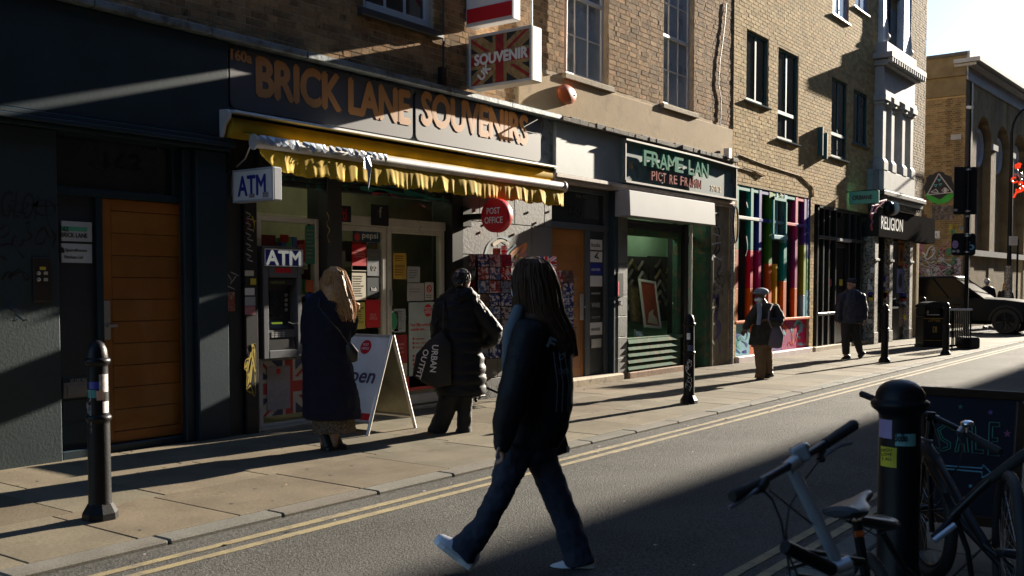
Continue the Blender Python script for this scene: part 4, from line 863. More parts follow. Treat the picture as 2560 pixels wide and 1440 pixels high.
fb_ = m.build('sample_board', mat('sample_black', (.02, .02, .018), .7), F4); m = MB(); r4 = random.Random(3)
for (cx, y0) in ((1580, 650), (1606, 655), (1650, 650), (1676, 662)):
    for k in range(5):
        y = y0 + k * 26; a, b, c = onY(cx - 13, y + 22, D + 1.03), onY(cx, y, D + 1.03), onY(cx + 13, y + 26, D + 1.03); m.k = r4.randrange(3); m.tube([a, b, c], .035, 4)
m.build('corner_sample', [mat('sample_gold', (.12, .085, .03), .5), mat('sample_silver', (.16, .15, .13), .5), mat('sample_umber', (.04, .025, .015), .5)], F4)
def lean(label, px0, py0, px1, py1, dpx, fm_, pm_, Yp, blot=None):
    t = thing('framed_picture', label, 'picture', onY(px0, py1, Yp)); a, b = onY(px0, py1 + 0, Yp), onY(px1, py1 + 4, Yp); tl = onY(px0 - dpx, py0, Yp + .12); tr = onY(px1 - dpx, py0 + 6, Yp + .12)
    u = (b - a); v = (tl - a); n_ = u.cross(v).normalized(); f_ = lambda s, r, d: a + u * s + v * r + n_ * d
    m = MB(); e = .05
    for s0, s1, r0, r1 in ((0, 1, 0, e), (0, 1, 1 - e, 1), (0, e * 1.4, e, 1 - e), (1 - e * 1.4, 1, e, 1 - e)): m.hexa([f_(s0, r0, -.01), f_(s1, r0, -.01), f_(s1, r1, -.01), f_(s0, r1, -.01), f_(s0, r0, .02), f_(s1, r0, .02), f_(s1, r1, .02), f_(s0, r1, .02)])
    m.build('frame', fm_, t); m = MB(); m.hexa([f_(.07, .05, -.008), f_(.93, .05, -.008), f_(.93, .95, -.008), f_(.07, .95, -.008), f_(.07, .05, .004), f_(.93, .05, .004), f_(.93, .95, .004), f_(.07, .95, .004)]); m.build('print', pm_, t)
    if blot:
        m = MB(); m.poly([f_(x, y, .006) for x, y in blot]); m.build('figure', CREAM, t)
lean('leaning white framed print of a pale shape on a rust red ground', 1611, 697, 1652, 818, 15, WHITE, mat('print_rust', (.36, .07, .03), .6, var=.2, vs=4), D + .5, [(.2, .1), (.85, .08), (.8, .22), (.6, .3), (.7, .4), (.5, .36), (.35, .3), (.3, .2)])
lean('dim yellowish framed picture behind the rust red print', 1576, 712, 1604, 806, 4, mat('frame_dark', (.06, .045, .03), .5), mat('print_ochre', (.20, .15, .05), .6, var=.6, vs=8, alt=(.05, .05, .05)), D + .62)
q = fr(1585, 820, 1605, 842, D + .35); lean('small pale card standing in the frame shop window', 1587, 824, 1606, 842, 2, STEEL, mat('card_blue', (.3, .38, .42), .5), D + .3)
# its lettered sign
FS = thing('shop_sign', 'weathered slate sign with broken green and pink raised letters', 'shop sign', (15.8, D - .05, 3.4))
q = fr(1574, 372, 1818, 494, D - .2); sx0_, sx1_ = q[0], G1 - .02; sz0, sz1 = 3.19, 3.86; Yk = D - .16
bx('board', mat('slate_board', (.10, .17, .18), .7, spec=.25, var=.2, vs=2.5, alt=(.06, .08, .09), altr=(.55, .7)), FS, sx0_, sx1_, D - .085, D - .052, sz0, sz1)
m = MB(); Yp = D - .145; m.box(sx0_, sx1_, Yp, D - .086, sz0, sz0 + .03); m.box(sx0_, sx1_ - 1.6, Yp, D - .086, sz1 - .028, sz1); m.hexa([(sx1_ - 1.6, Yp, sz1 - .03), (sx1_, Yp - .02, sz1 - .07), (sx1_, D - .086, sz1 - .07), (sx1_ - 1.6, D - .086, sz1 - .03), (sx1_ - 1.6, Yp, sz1 - .004), (sx1_, Yp - .02, sz1 - .045), (sx1_, D - .086, sz1 - .045), (sx1_ - 1.6, D - .086, sz1 - .004)]); m.box(sx0_, sx0_ + .03, D - .13, D - .086, sz0 + .03, sz1 - .028); m.box(sx1_ - .03, sx1_, D - .13, D - .086, sz0 + .03, sz1 - .07); m.build('edge_strip', mat('edge_strip', (.12, .11, .1), .6, var=.4, vs=8, alt=(.4, .36, .3), altr=(.58, .66)), FS)
LG = mat('letter_green', (.015, .22, .14), .8, spec=.1, var=.25, vs=12); LP = mat('letter_pink', (.36, .10, .09), .8, spec=.1, var=.3, vs=12)
xa, xb = onY(1610, 420, Yk).x, onY(1770, 450, Yk).x; W_ = xb - xa; zz = 3.50
cur = xa
for ch, wd in zip('FRAME LAN', (.12, .13, .13, .15, .12, .09, .105, .135, .13)):
    if ch != ' ': text(ch, (cur, D - .13, zz), XU, ZU, wd * W_ * .88, .235, LG, FS, 'letter', bold=.02, depth=.03)
    cur += wd * W_ * .91
cur = onY(1632, 460, Yk).x; W2 = onY(1758, 480, Yk).x - cur; zz = 3.29; un = sum(.45 if ch == 'I' else .6 if ch == ' ' else 1 for ch in 'PICT RE FRAMIN')
for ch in 'PICT RE FRAMIN':
    wd = W2 / un * (.45 if ch == 'I' else .6 if ch == ' ' else 1)
    if ch != ' ': text(ch, (cur, D - .12, zz + rnd.uniform(-.008, .008)), XU, ZU, wd * (.4 if ch == 'I' else .78), .15, LP, FS, 'letter', bold=.008, depth=.02)
    cur += wd
text('16', (onY(1583, 445, Yk).x, D - .087, 3.42), XU, ZU, .11, .11, mat('letter_amber', (.5, .27, .04), .5), FS, bold=.03); text('247 0612', (onY(1786, 478, Yk).x, D - .087, 3.30), XU, ZU, .42, .10, MATS['letter_amber'], FS)
# ------------------------------------------------------------------ yellow brick building with the two glazed shop fronts
BY = 7.935; BX0, BX1, BZ1 = 17.72, 27.0, 11.5
BB = thing('brick_building', 'yellow stock brick building with dark green windows above the rainbow shop front', 'building', (22, BY, 0))
bw = [fr(1867, 71, 1920, 270, BY), fr(1946, 116, 1994, 362, BY), fr(2080, 190, 2117, 404, BY), fr(2134, 220, 2168, 369, BY)]
bt = [fr(2084, -120, 2121, 60, BY), fr(2139, -90, 2171, 40, BY)]
cs = fr(1843, 464, 2022, 870, BY); cs = (cs[0], cs[1], GZ + .06, onY(1843, 464, BY).z); cz1 = .5 * (cs[3] + onY(2022, 492, BY).z)
ks = fr(2036, 495, 2180, 855, BY); kz1 = .5 * (onY(2036, 500, BY).z + onY(2180, 545, BY).z)
hc = (cs[0], cs[1], -1, cz1); hk = (ks[0], ks[1], -1, kz1)
HB = bw + bt + [hc, hk]
m = MB(); cells(m, BX0, BX1, -.1, BZ1, HB, BY + .001, BY + .3); m.build('mortar_bed', MORB, BB)
m = MB(); m.box(BX0, BX1, BY + .3, BY + 8, max(cz1, kz1) + .1, BZ1); m.build('wall_core', DARK, BB)
MB().box(BX0, BX1, BY - .06, BY + 8, BZ1, BZ1 + .15).build('parapet', STONE, BB)
brick_wall(BB, BX0, BX1, GZ, BZ1, BY, HB, BRB_I, BRB_O, proud=.0022, jit=.001, seed=9, bond='stretcher')
for b_ in bw:
    tall = b_[3] - b_[2] > 1.7
    m = window(BB, *b_, BY, GREENF, DGLASS, 2, 1, rec=.035, fw=.055, bar=.07, sill=mat('sill_grey', (.13, .145, .15), .8, spec=0.), sillp=.05, sillt=.035, reveal=MORB)
    if tall:
        z = b_[2] + .3 * (b_[3] - b_[2]); bx('rail', GREENF, m, b_[0] + .055, b_[1] - .055, BY + .02, BY + .09, z - .035, z + .035)
for b_ in bt: window(BB, *b_, BY, mat('frame_lilac', (.30, .28, .40), .4), WGLASS, 2, 2, rec=.035, fw=.06, sill=WHITEP, sillp=.05, sillt=.04, reveal=MORB)
for px, y0, y1 in ((2045, 318, 390), (2056, 333, 399)):
    a, b = onY(px, y0, BY), onY(px, y1, BY); bx('vent_fin', GREENF, BB, a.x - .02, a.x + .02, BY - .12, BY, b.z, a.z, bevel=.004)
m = MB(); m.tube([onY(x, y, BY - .015) for x, y in ((1850, 388), (1900, 408), (1960, 428), (2000, 440), (2032, 470), (2034, 492))], .012, 5); m.tube([onY(x, y, BY - .015) for x, y in ((1846, 420), (1880, 430), (1900, 446), (1912, 440), (1890, 428), (1860, 418))], .010, 5); m.build('cable', mat('cable_tan', (.25, .2, .12), .7), BB)
m = MB(); a = onY(1838, 380, BY - .04); m.tube([onY(x, y, BY - .04) for x, y in ((1826, 395), (1832, 410), (1840, 400), (1842, 382), (1836, 440), (1824, 470))], .010, 6); m.build('cable', BLACKP, BB)
# rainbow shop front
CF = thing('shopfront', 'rainbow painted glazed shop front in the yellow brick building', 'shopfront', ((cs[0] + cs[1]) / 2, BY, 0))
CC = {k: mat('rainbow_' + k, tuple(q ** 1.15 * 1.1 for q in c), .6, var=.12, spec=.15) for k, c in dict(teal=(.02, .30, .28), blue=(.05, .06, .34), indigo=(.02, .06, .36), green=(.08, .26, .03), red=(.55, .012, .06), pink=(.55, .03, .16), orange=(.62, .14, .01), yellow=(.62, .36, .01), sky=(.22, .45, .55), lime=(.26, .38, .03), violet=(.15, .06, .28), magenta=(.35, .03, .16)).items()}
YCf = BY + .06; ztr_ = onY(1845, 540, YCf).z; zrl = .5 * (onY(1843, 776, YCf).z + onY(2010, 770, YCf).z); zrl = .92; zmid = cz1 - .62
vx = [onY(x, 650, YCf).x for x in (1846, 1862, 1894, 1920, 1952, 1985, 2018)]
def vbar(x, wd, segs, par):
    wd *= 1.3
    for (z0, z1, c) in segs: MB().box(x - wd / 2, x + wd / 2, YCf - .05, YCf + .06, z0, z1).build('mullion', CC[c], par, bevel=.006)
zA, zB, zC = cz1, 2.3, 1.55
vbar(cs[0] + .05, .09, [(zrl, zC, 'orange'), (zC, zB, 'red'), (zB, zA, 'teal')], CF)
vbar(vx[1] + .22, .10, [(zrl, zC, 'orange'), (zC, zB, 'red'), (zB, zA, 'teal')], CF)
vbar(vx[2], .10, [(zrl, 1.35, 'pink'), (1.35, zB, 'pink'), (zB, zA, 'blue')], CF)
vbar(vx[3], .13, [(zrl, 1.2, 'yellow'), (1.2, 2.05, 'orange'), (2.05, zA, 'green')], CF)
vbar(vx[4] + .12, .13, [(zrl, 1.7, 'orange'), (1.7, 2.5, 'teal'), (2.5, zA, 'sky')], CF)
vbar(vx[5], .11, [(zrl, 1.55, 'orange'), (1.55, 2.6, 'magenta'), (2.6, zA, 'pink')], CF)
vbar(vx[5] + .52, .11, [(zrl, 1.4, 'sky'), (1.4, 2.5, 'lime'), (2.5, zA, 'violet')], CF)
vbar(cs[1] - .07, .14, [(zrl, 1.5, 'sky'), (1.5, 2.2, 'green'), (2.2, zA, 'indigo')], CF)
vbar(vx[3] + .34, .07, [(zrl, 2.05, 'yellow'), (2.66, zA, 'sky')], CF)
hx = [cs[0] + .1, vx[2] - .06, vx[3] - .08, vx[4] + .04, vx[5] - .07, vx[5] + .45, cs[1] - .15]
for a, b, c in zip(hx, hx[1:], ('pink', 'blue', 'sky', 'red', 'violet', 'indigo')): MB().box(a, b, YCf - .055, YCf + .05, zmid - .03, zmid + .03).build('transom', CC[c] if c not in ('pink',) else WHITEP, CF, bevel=.005)
for a, b, c in zip(hx, hx[1:], ('teal', 'blue', 'green', 'teal', 'red', 'indigo')): MB().box(a, b, YCf - .045, YCf + .05, cz1 - .10, cz1 - .004).build('head_rail', CC[c], CF, bevel=.005)
MB().box(vx[3] + .02, vx[4] + .08, YCf - .12, YCf + .05, 2.56, 2.64).build('hopper_sill', CC['sky'], CF, bevel=.006); MB().box(vx[3] + .02, vx[4] + .08, YCf - .09, YCf - .06, 2.66, cz1 - .12).build('hopper_frame', GLASSC, CF)
m = MB(); fz = [(vx[3] + .02, vx[3] + .07), (vx[4] + .02, vx[4] + .07)]
for a, b in fz: m.box(a, b, YCf - .10, YCf - .05, 2.66, cz1 - .12)
m.box(vx[3] + .02, vx[4] + .07, YCf - .10, YCf - .05, cz1 - .18, cz1 - .12); m.build('hopper_frame', CC['teal'], CF)
MB().box(cs[0], cs[1], YCf - .07, YCf + .06, zrl - .05, zrl).build('mid_rail', CC['orange'], CF, bevel=.005)
for i, (a, b) in enumerate(zip([cs[0], vx[1] + .3, vx[3] - .1, vx[4] + .1, vx[5] + .1], [vx[1] + .298, vx[3] - .102, vx[4] + .098, vx[5] + .098, cs[1]])):
    o = MB().box(a + .004, b - .004, YCf, YCf + .05, GZ + .12, zrl - .055).build('stall_panel', CC[('sky', 'orange', 'violet', 'magenta', 'pink')[i]], CF, bevel=.004)
    e = YCf - .002; pa, pb = to_px((a, e, .5)), to_px((b, e, .5)); zt_, zb_ = to_px((a, e, zrl - .1))[1], to_px((a, e, GZ + .16))[1]
    for k, c in enumerate((('indigo', 'teal', 'sky'), ('yellow', 'red', 'sky'), ('blue', 'orange', 'teal'), ('sky', 'red', 'orange'), ('sky', 'red', 'teal'))[i]):
        strokes(scribble(pa[0] + 3, min(zt_, zb_) + 3, pb[0] - 3, max(zt_, zb_) - 6, 2, 30 + i * 5 + k, 6), .07, e, CC[c], o, 'mural', dy=.001 + .001 * k)
strokes([[(1985, 816), (1994, 800), (2006, 806), (2002, 824), (1990, 838), (2000, 846)]], .08, YCf - .004, CC['sky'], CF, 'mural')
MB().box(cs[0] - .02, cs[1] + .02, BY - .08, BY + .2, GZ - .02, GZ + .115).build('door_sill', mat('sill_pinkish', (.5, .42, .42), .6), CF, bevel=.01)
for a, b in zip([cs[0] + .1] + vx[2:6] + [vx[5] + .57], [vx[2] - .05] + [v for v in vx[3:6]] + [vx[5] + .46, cs[1] - .14]): bx('pane', GLASS, CF, a, b, YCf + .01, YCf + .018, zrl, cz1 - .1)
strokes([[(1866, 590), (1870, 620), (1864, 640)], [(1866, 505), (1870, 520)], [(1955, 530), (1962, 560), (1956, 580), (1964, 600)], [(1950, 470), (1965, 480), (1958, 492), (1950, 480)], [(1925, 470), (1945, 476)]], .035, YCf - .053, TAG, CF)
room(cs[0] - .1, cs[1] + .1, cz1 + .1, 2.5, DARK, CF); m = MB(); r5 = random.Random(6)
for k in range(60): x = r5.uniform(cs[0], cs[1]); z = r5.uniform(.3, 1.8); y = D + r5.uniform(.6, 2.2); s_ = r5.uniform(.06, .2); m.k = r5.randrange(7); m.box(x, x + s_, y, y + s_, z, z + s_)
m.build('shelf_goods', GOODS, CF, kind='stuff')
# black shop front
KF = thing('shopfront', 'black framed glazed shop front between the rainbow one and the corner house', 'shopfront', ((ks[0] + ks[1]) / 2, BY, 0)); YK = BY + .06
kv = [onY(x, 650, YK).x for x in (2040, 2054, 2068, 2085, 2118, 2134, 2148, 2162, 2178)]; BF = mat('black_frame', (.018, .019, .02), .3, var=.2)
zm1, zm2 = .95, kz1 - .72
for i, x in enumerate(kv): MB().box(x - .045, x + .045, YK - .05, YK + .06, GZ + .1, kz1 - .06).build('mullion', BF, KF, bevel=.008)
for z in (zm1, zm2, kz1 - .03):
    for a, b in ((kv[0] + .046, kv[3] - .046), (kv[4] + .046, kv[8] - .046)) if z < 2 else ((kv[0] + .046, kv[8] - .046),):
        MB().box(a, b, YK - .055, YK + .055, z - .035, z + .035).build('transom', BF, KF, bevel=.008)
for a, b in ((kv[0] + .05, kv[3] - .05), (kv[4] + .05, kv[8] - .05)):
    bx('stall_panel', BF, KF, a, b, YK + .01, YK + .05, GZ + .1, zm1 - .04); bx('pane', GLASS, KF, a, b, YK + .01, YK + .018, zm1, kz1 - .07)
zdh = 2.72; m = MB(); m.box(kv[3] + .05, kv[3] + .15, YK, YK + .05, GZ + .05, zdh - .1); m.box(kv[4] - .15, kv[4] - .05, YK, YK + .05, GZ + .05, zdh - .1); m.box(kv[3] + .15, kv[4] - .15, YK, YK + .05, GZ + .05, GZ + .7); m.box(kv[3] + .15, kv[4] - .15, YK, YK + .05, zdh - .2, zdh - .1); kd = m.build('door', BF, KF, bevel=.006)
bx('pane', GLASS, kd, kv[3] + .15, kv[4] - .15, YK + .02, YK + .028, GZ + .7, zdh - .2); MB().box(kv[3] + .05, kv[4] - .05, YK - .12, YK + .05, zdh - .06, zdh).build('hopper_sill', WHITEP, KF, bevel=.006); bx('pane', GLASS, KF, kv[3] + .05, kv[4] - .05, YK + .01, YK + .018, zdh, kz1 - .07)
MB().box(ks[0] - .02, ks[1] + .02, BY - .08, BY + .2, GZ - .02, GZ + .10).build('door_sill', STONE, KF, bevel=.01)
room(ks[0] - .1, ks[1] + .1, kz1 + .1, 2.5, DARK, KF); m = MB()
for k in range(50): x = r5.uniform(ks[0], ks[1]); z = r5.uniform(.6, 2.9); y = D + r5.uniform(.5, 2.2); s_ = r5.uniform(.06, .22); m.k = r5.choice([0, 1, 3, 3, 5]); m.box(x, x + s_, y, y + s_, z, z + s_)
m.build('shelf_goods', GOODS, KF, kind='stuff')
q = fr(2070, 697, 2078, 716, YK); bx('notice', MATS['goods_red'], KF, q[0], q[1], YK - .004, YK, q[2], q[3]); q = fr(2098, 698, 2106, 714, YK); bx('notice', YELS, kd, q[0], q[1], YK - .004, YK, q[2], q[3])
OR = box_sign('projecting_sign', 'small turquoise hanging sign over the black shop front', 'sign', 24.25, BY - .08, 7.16, 3.56, 3.86, .05, .012, fm=mat('turquoise', (.06, .36, .32), .45), rm=mat('turquoise_rim', (.05, .3, .27), .45), wall=BY)
text('ORBIANE', (24.237, BY - .16, 3.66), YU, ZU, .46, .10, LT, OR, bold=.03); m = MB(); m.tube([(24.27, BY, 3.86), (24.27, 7.2, 3.88)], .012, 6); m.build('bracket', BLACKM, OR)
m = MB(); m.tube([(27.02, BY - .06, GZ), (27.02, BY - .06, 12)], .05, 8); m.tube([(27.3, BY - .03, GZ), (27.3, BY - .03, 12)], .07, 8); m.build('downpipe', BLACKM, BB, smooth=True)

# ------------------------------------------------------------------ corner house with the white bay
CYY = 8.0; CX0, CX1, CZ1 = 27.25, 31.55, 12.5
CH = thing('corner_house', 'narrow sooty brick corner house with white columned bay over a black shop front', 'building', (29.5, CYY, 0))
m = MB(); m.box(CX0, CX1, CYY + .001, CYY + 7, 3.3, CZ1); m.box(CX1 - .3, CX1, CYY + .1, CYY + 7, GZ - .1, 3.3); m.box(CX0, CX0 + .3, CYY + .1, CYY + 7, GZ - .1, 3.3); m.build('mortar_bed', MORB, CH)
bz = lambda py, px=2225: onY(px, py, 7.55).z
B0, B1 = onY(2226, 400, 7.52).x, onY(2300, 400, 7.52).x
BYF = 7.68
zc0, zc1, zc2, zc3 = 3.62, 4.06, 4.85, 7.0                      # cornice bottom, cornice top, pedestal top, column top
zc0, zc1 = onY(2296, 520, 7.4).z, onY(2230, 478, 7.4).z
brick_wall(CH, CX0, CX1, 3.4, CZ1, CYY, [(B0, B1, zc0, 9.0)], BRC_I, BRC_O, proud=.005, seed=21, nparts=200)
brick_wall(CH, CYY, CYY + 1.2, 3.4, CZ1, 0, [], BRC_I, BRC_O, fn=lambda u, d, z: V((CX1 + d, u, z)), nparts=0, seed=5)
m = MB(); zp0 = zc1 + .02; zp1 = onY(2232, 432, BYF).z
m.box(B0 - .05, B1 + .05, BYF - .02, CYY, zp0, zp1); bay = m.build('bay', WHITEC, CH, bevel=.01)
m = MB(); m.box(B0 - .55, B0 - .06, BYF + .1, CYY, zp0 - .05, zp1 - .02); m.build('side_box', mat('lead_box', (.2, .25, .27), .5, var=.2), CH, bevel=.02)
zk1 = onY(2230, 246, BYF).z
for x in (B0 + .10, B0 + .85, B1 - .95, B1 - .14):
    m = MB(); w_ = .13
    m.box(x - w_ - .06, x + w_ + .06, BYF - .03, BYF + .3, zp1 + .001, zp1 + .22); m.hexa([(x - w_ - .06, BYF - .03, zp1 + .22), (x + w_ + .06, BYF - .03, zp1 + .22), (x + w_ + .06, BYF + .3, zp1 + .22), (x - w_ - .06, BYF + .3, zp1 + .22), (x - w_, BYF + .03, zp1 + .32), (x + w_, BYF + .03, zp1 + .32), (x + w_, BYF + .27, zp1 + .32), (x - w_, BYF + .27, zp1 + .32)])
    m.box(x - w_, x + w_, BYF + .03, BYF + .27, zp1 + .32, zk1 - .22); m.box(x - w_ - .05, x + w_ + .05, BYF - .02, BYF + .29, zk1 - .22, zk1 - .14); m.box(x - w_ - .1, x + w_ + .1, BYF - .06, BYF + .3, zk1 - .14, zk1 - .001); m.build('column', WHITEC, CH, bevel=.008)
m = MB(); m.box(B0, B1, BYF + .36, BYF + .4, zp1, zk1); m.build('bay_glass', DGLASS, CH)
m = MB(); m.box(B0 - .04, B1 + .08, BYF + .40, CYY - .005, zp1, zk1); m.build('bay_back', WHITEC, CH)
zf1 = zk1 + .75; m = MB(); m.box(B0 - .05, B1 + .1, BYF - .03, CYY, zk1, zk1 + .12); m.box(B0 - .03, B1 + .06, BYF + .02, CYY, zk1 + .121, zf1); m.build('frieze', WHITEC, CH, bevel=.01)
m = MB(); m.box(B0 - .1, B1 + .15, BYF - .1, CYY, zf1 + .001, zf1 + .14); m.box(B0 - .2, B1 + .3, BYF - .22, CYY, zf1 + .16, zf1 + .3)
for k in range(16): x = B0 - .12 + (B1 - B0 + .3) * k / 15; m.box(x - .04, x + .04, BYF - .22, BYF - .1, zf1 + .04, zf1 + .158)
m.build('cornice', WHITEC, CH, bevel=.008)
for k in range(16): pass
m = MB(); m.box(B0 + .05, B1 - .0, BYF - .02, CYY, zf1 + .302, zf1 + .62); m.build('blocking_course', WHITEC, CH, bevel=.01)
zu0, zu1 = zf1 + .63, 12.3; m = MB(); y_ = BYF + .02
m.box(B0 + .18, B0 + .48, y_ + .1, CYY, zu0, zu1); m.box(B1 - .75, B1 - .12, y_ + .1, CYY, zu0, zu1); m.build('bay_pilaster', mat('pale_blue_white', (.50, .56, .62), .5, var=.1), CH, bevel=.01)
for x in (B0 + .5, B1 - .12):
    m = MB(); m.lathe([(.10, -.05), (.10, .05)], (x, y_ + .12, zu0 + .2), 14, 'x'); m.tube([(x, y_ + .1, zu0 + .3), (x, y_ + .14, zu0 + .7), (x, y_ + .1, zu1)], .05, 8); m.build('scroll', WHITEC, CH, smooth=True)
bx('upper_glass', DGLASS, CH, B0 + .48, B1 - .75, y_ + .3, y_ + .33, zu0, zu1); bx('sash_rail', GREENF, CH, B0 + .48, B1 - .75, y_ + .22, y_ + .3, zu0 + 1.5, zu0 + 1.6)
# black cornice and shop front
m = MB(); m.box(B0 - .6, B1 + .6, 7.48, CYY, zc1 - .1, zc1 + .012); m.box(B0 - .5, B1 + .5, 7.54, CYY, zc1 - .24, zc1 - .101)
for k in range(22): x = B0 - .5 + (B1 - B0 + .75) * k / 21; m.box(x - .035, x + .035, 7.56, 7.62, zc1 - .34, zc1 - .241)
m.box(B0 - .45, B1 + .2, 7.63, CYY, zc1 - .40, zc1 - .241); m.build('shop_cornice', BLACKP, CH, bevel=.01)
bx('shop_cornice_top', WHITEC, CH, B0 - .5, B1 + .3, 7.49, 7.6, zc1 + .013, zc1 + .05)
zs1 = zc1 - .41; zs0 = 2.86; sg = mat('signboard_grey', (.035, .034, .034), .9, spec=0., var=.1); bx('signboard', sg, CH, B0 - .4, CX1, 7.66, CYY, zs0, zs1)
text('RELIGION', (B0 - .22, 7.658, zs0 + .2), XU, ZU, 1.95, .34, mat('sign_pale', (.6, .62, .65), .7), CH, bold=.01)
PAST = mat('pasted_pillar', (.34, .32, .28), .8, var=.8, vs=14, alt=(.05, .04, .04), altr=(.5, .56), bump=.4, bs=40); PAST2 = mat('pasted_pillar_red', (.3, .12, .1), .8, var=.8, vs=18, alt=(.35, .35, .33), altr=(.48, .54))
for x in (B0 - .35, B0 + .95, B1 + .08):
    m = MB(); m.box(x - .14, x + .14, 7.72, CYY + .1, GZ, zs0 - .002); m.box(x - .18, x + .18, 7.69, CYY, zs0 - .62, zs0 - .56); m.box(x - .17, x + .17, 7.7, CYY, GZ, GZ + .3); o = m.build('pillar', PAST, CH, bevel=.008)
    r6 = random.Random(int(x * 7))
    for k in range(9):
        z = r6.uniform(.5, 2.1); y_ = r6.uniform(7.72, 7.84); s_ = r6.uniform(.06, .12); MB().box(x - .144, x - .1405, y_, y_ + s_, z, z + s_ * 1.3).build('sticker', r6.choice([WHITE, PAST2, YELS, RED, BLUE, CREAM]), o)
bx('shop_glass', DGLASS, CH, B0 - .2, B0 + .8, CYY - .1, CYY - .07, .9, zs0); bx('shop_glass', DGLASS, CH, B0 + 1.1, B1 - .06, CYY - .1, CYY - .07, 1.0, zs0)
bx('stall_riser', BLACKP, CH, B0 - .2, B0 + .8, CYY - .12, CYY, GZ, .9); m = MB(); m.box(B0 + 1.1, B1 - .06, CYY - .12, CYY, GZ, .98); m.box(B0 + 1.05, B1 - .06, CYY - .2, CYY - .1, .99, 1.04); m.build('stall_riser', BLACKP, CH)
def bill(px0, py0, px1, py1, Y, mm, par=CH, dark=None, n=0):
    q = fr(px0, py0, px1, py1, Y); o = bx('poster', mm, par, q[0], q[1], Y, Y + .004, q[2], q[3])
    for k in range(n): a = q[0] + (q[1] - q[0]) * (k + .15) / n; m_ = MB(); m_.ball(((a + (q[1] - q[0]) * .35 / n), Y - .001, (q[2] + q[3]) / 2), ((q[1] - q[0]) * .3 / n, .003, (q[3] - q[2]) * .32), 10, 6); m_.build('figure', dark or LT, o)
bill(2206, 612, 2217, 668, CYY - .104, YELS, n=1); bill(2208, 555, 2216, 606, CYY - .104, MATS['goods_black']); bill(2206, 680, 2220, 735, CYY - .104, mat('poster_frost', (.3, .34, .35), .5))
for y in (557, 612): bill(2247, y, 2259, y + 52, CYY - .104, mat('poster_amber', (.38, .14, .02), .6), n=1); bill(2260, y + 4, 2270, y + 54, CYY - .104, mat('poster_blue', (.06, .16, .28), .6), n=1)
bill(2243, 672, 2272, 732, CYY - .104, mat('poster_periwinkle', (.16, .18, .42), .6), n=2)
bill(2248, 760, 2268, 815, CYY - .124, mat('poster_worn', (.24, .2, .2), .7, var=.7, vs=20, alt=(.03, .03, .03), altr=(.5, .55)), n=0)
bx('notice', mat('notice_grey', (.16, .16, .17), .6, var=.3, vs=12), BB, *fr(2170, 687, 2184, 745, BY)[0:2], BY - .012, BY - .008, *fr(2170, 687, 2184, 745, BY)[2:4])
# pink ornament on the corner
ORN = thing('hanging_ornament', 'wiry pink ornament hanging by the corner shop signboard', 'ornament', onY(2195, 520, 7.5)); m = MB()
for ln in ([(2216, 500), (2196, 505), (2182, 515), (2176, 535), (2180, 552)], [(2210, 503), (2190, 520), (2178, 545)], [(2180, 515), (2196, 512), (2190, 530), (2178, 535)], [(2182, 552), (2178, 562), (2180, 576)]): m.tube([onY(x, y, 7.4) for x, y in ln], .022, 5)
m.build('wire', mat('ornament_pink', (.35, .06, .12), .5), ORN, smooth=True); m = MB(); c = onY(2222, 522, 7.35); m.ball(c, (.16, .14, .2), 12, 8); m.build('lantern', BLACKM, ORN, smooth=True); c = onY(2232, 521, 7.3); MB().lathe([(.18, 0), (.17, -.03), (.1, -.05)], c, 16, 'x').build('reflector', mat('reflector', (.5, .52, .5), .4), ORN, smooth=True)

# ------------------------------------------------------------------ old brewery building across the side street
DD = thing('brewery_building', 'long brick brewery building with white cornice, tall arches and round windows across the side street', 'building', (39, 8.5, 0))
ang = radians(-2.6); du = V((cos(ang), sin(ang), 0)); dn = V((sin(ang), -cos(ang), 0)); DX = 39.2
corner = onX(2406, 700, DX); DO = V((DX, corner.y, 0))
def df(u, d, z): return DO + du * u + dn * d + ZU * z
DZ = (onX(2406, 130, DX)).z; zent = onX(2406, 200, DX).z
def dbox(m, u0, u1, d0, d1, z0, z1): return m.hexa([df(u0, d0, z0), df(u1, d0, z0), df(u1, d1, z0), df(u0, d1, z0), df(u0, d0, z1), df(u1, d0, z1), df(u1, d1, z1), df(u0, d1, z1)])
m = MB(); dbox(m, .02, 45, -14, -.45, 0, DZ - .3); m.build('wall_core', BRD_I, DD)
m = MB(); m.box(DX + .001, DX + .3, DO.y + .0, DO.y + 14, 0, DZ); m.build('mortar_bed', MORB, DD)
brick_wall(DD, DO.y, DO.y + 3.4, .1, DZ - 1.6, 0, [], BRD_I, BRD_O, fn=lambda u, d, z: V((DX - d, u, z)), proud=.004, nparts=120, seed=4)
m = MB(); m.box(DX - .06, DX + .2, DO.y, DO.y + 6, DZ - 1.55, DZ - 1.4); m.box(DX - .03, DX + .2, DO.y, DO.y + 6, DZ - 1.398, DZ - .12); m.box(DX - .1, DX + .2, DO.y, DO.y + 6, DZ - .85, DZ - .7); m.build('parapet', BRD_O, DD); MB().box(DX - .08, DX + .3, DO.y, DO.y + 6, DZ - .12, DZ).build('coping', DARKG, DD)
m = MB(); zi_ = onX(2390, 350, DX).z; a = onX(2404, 343, DX).y; m.box(DX - .05, DX, a, onX(2378, 343, DX).y, zi_, zi_ + .2); m.build('string_course', WHITEC, DD)
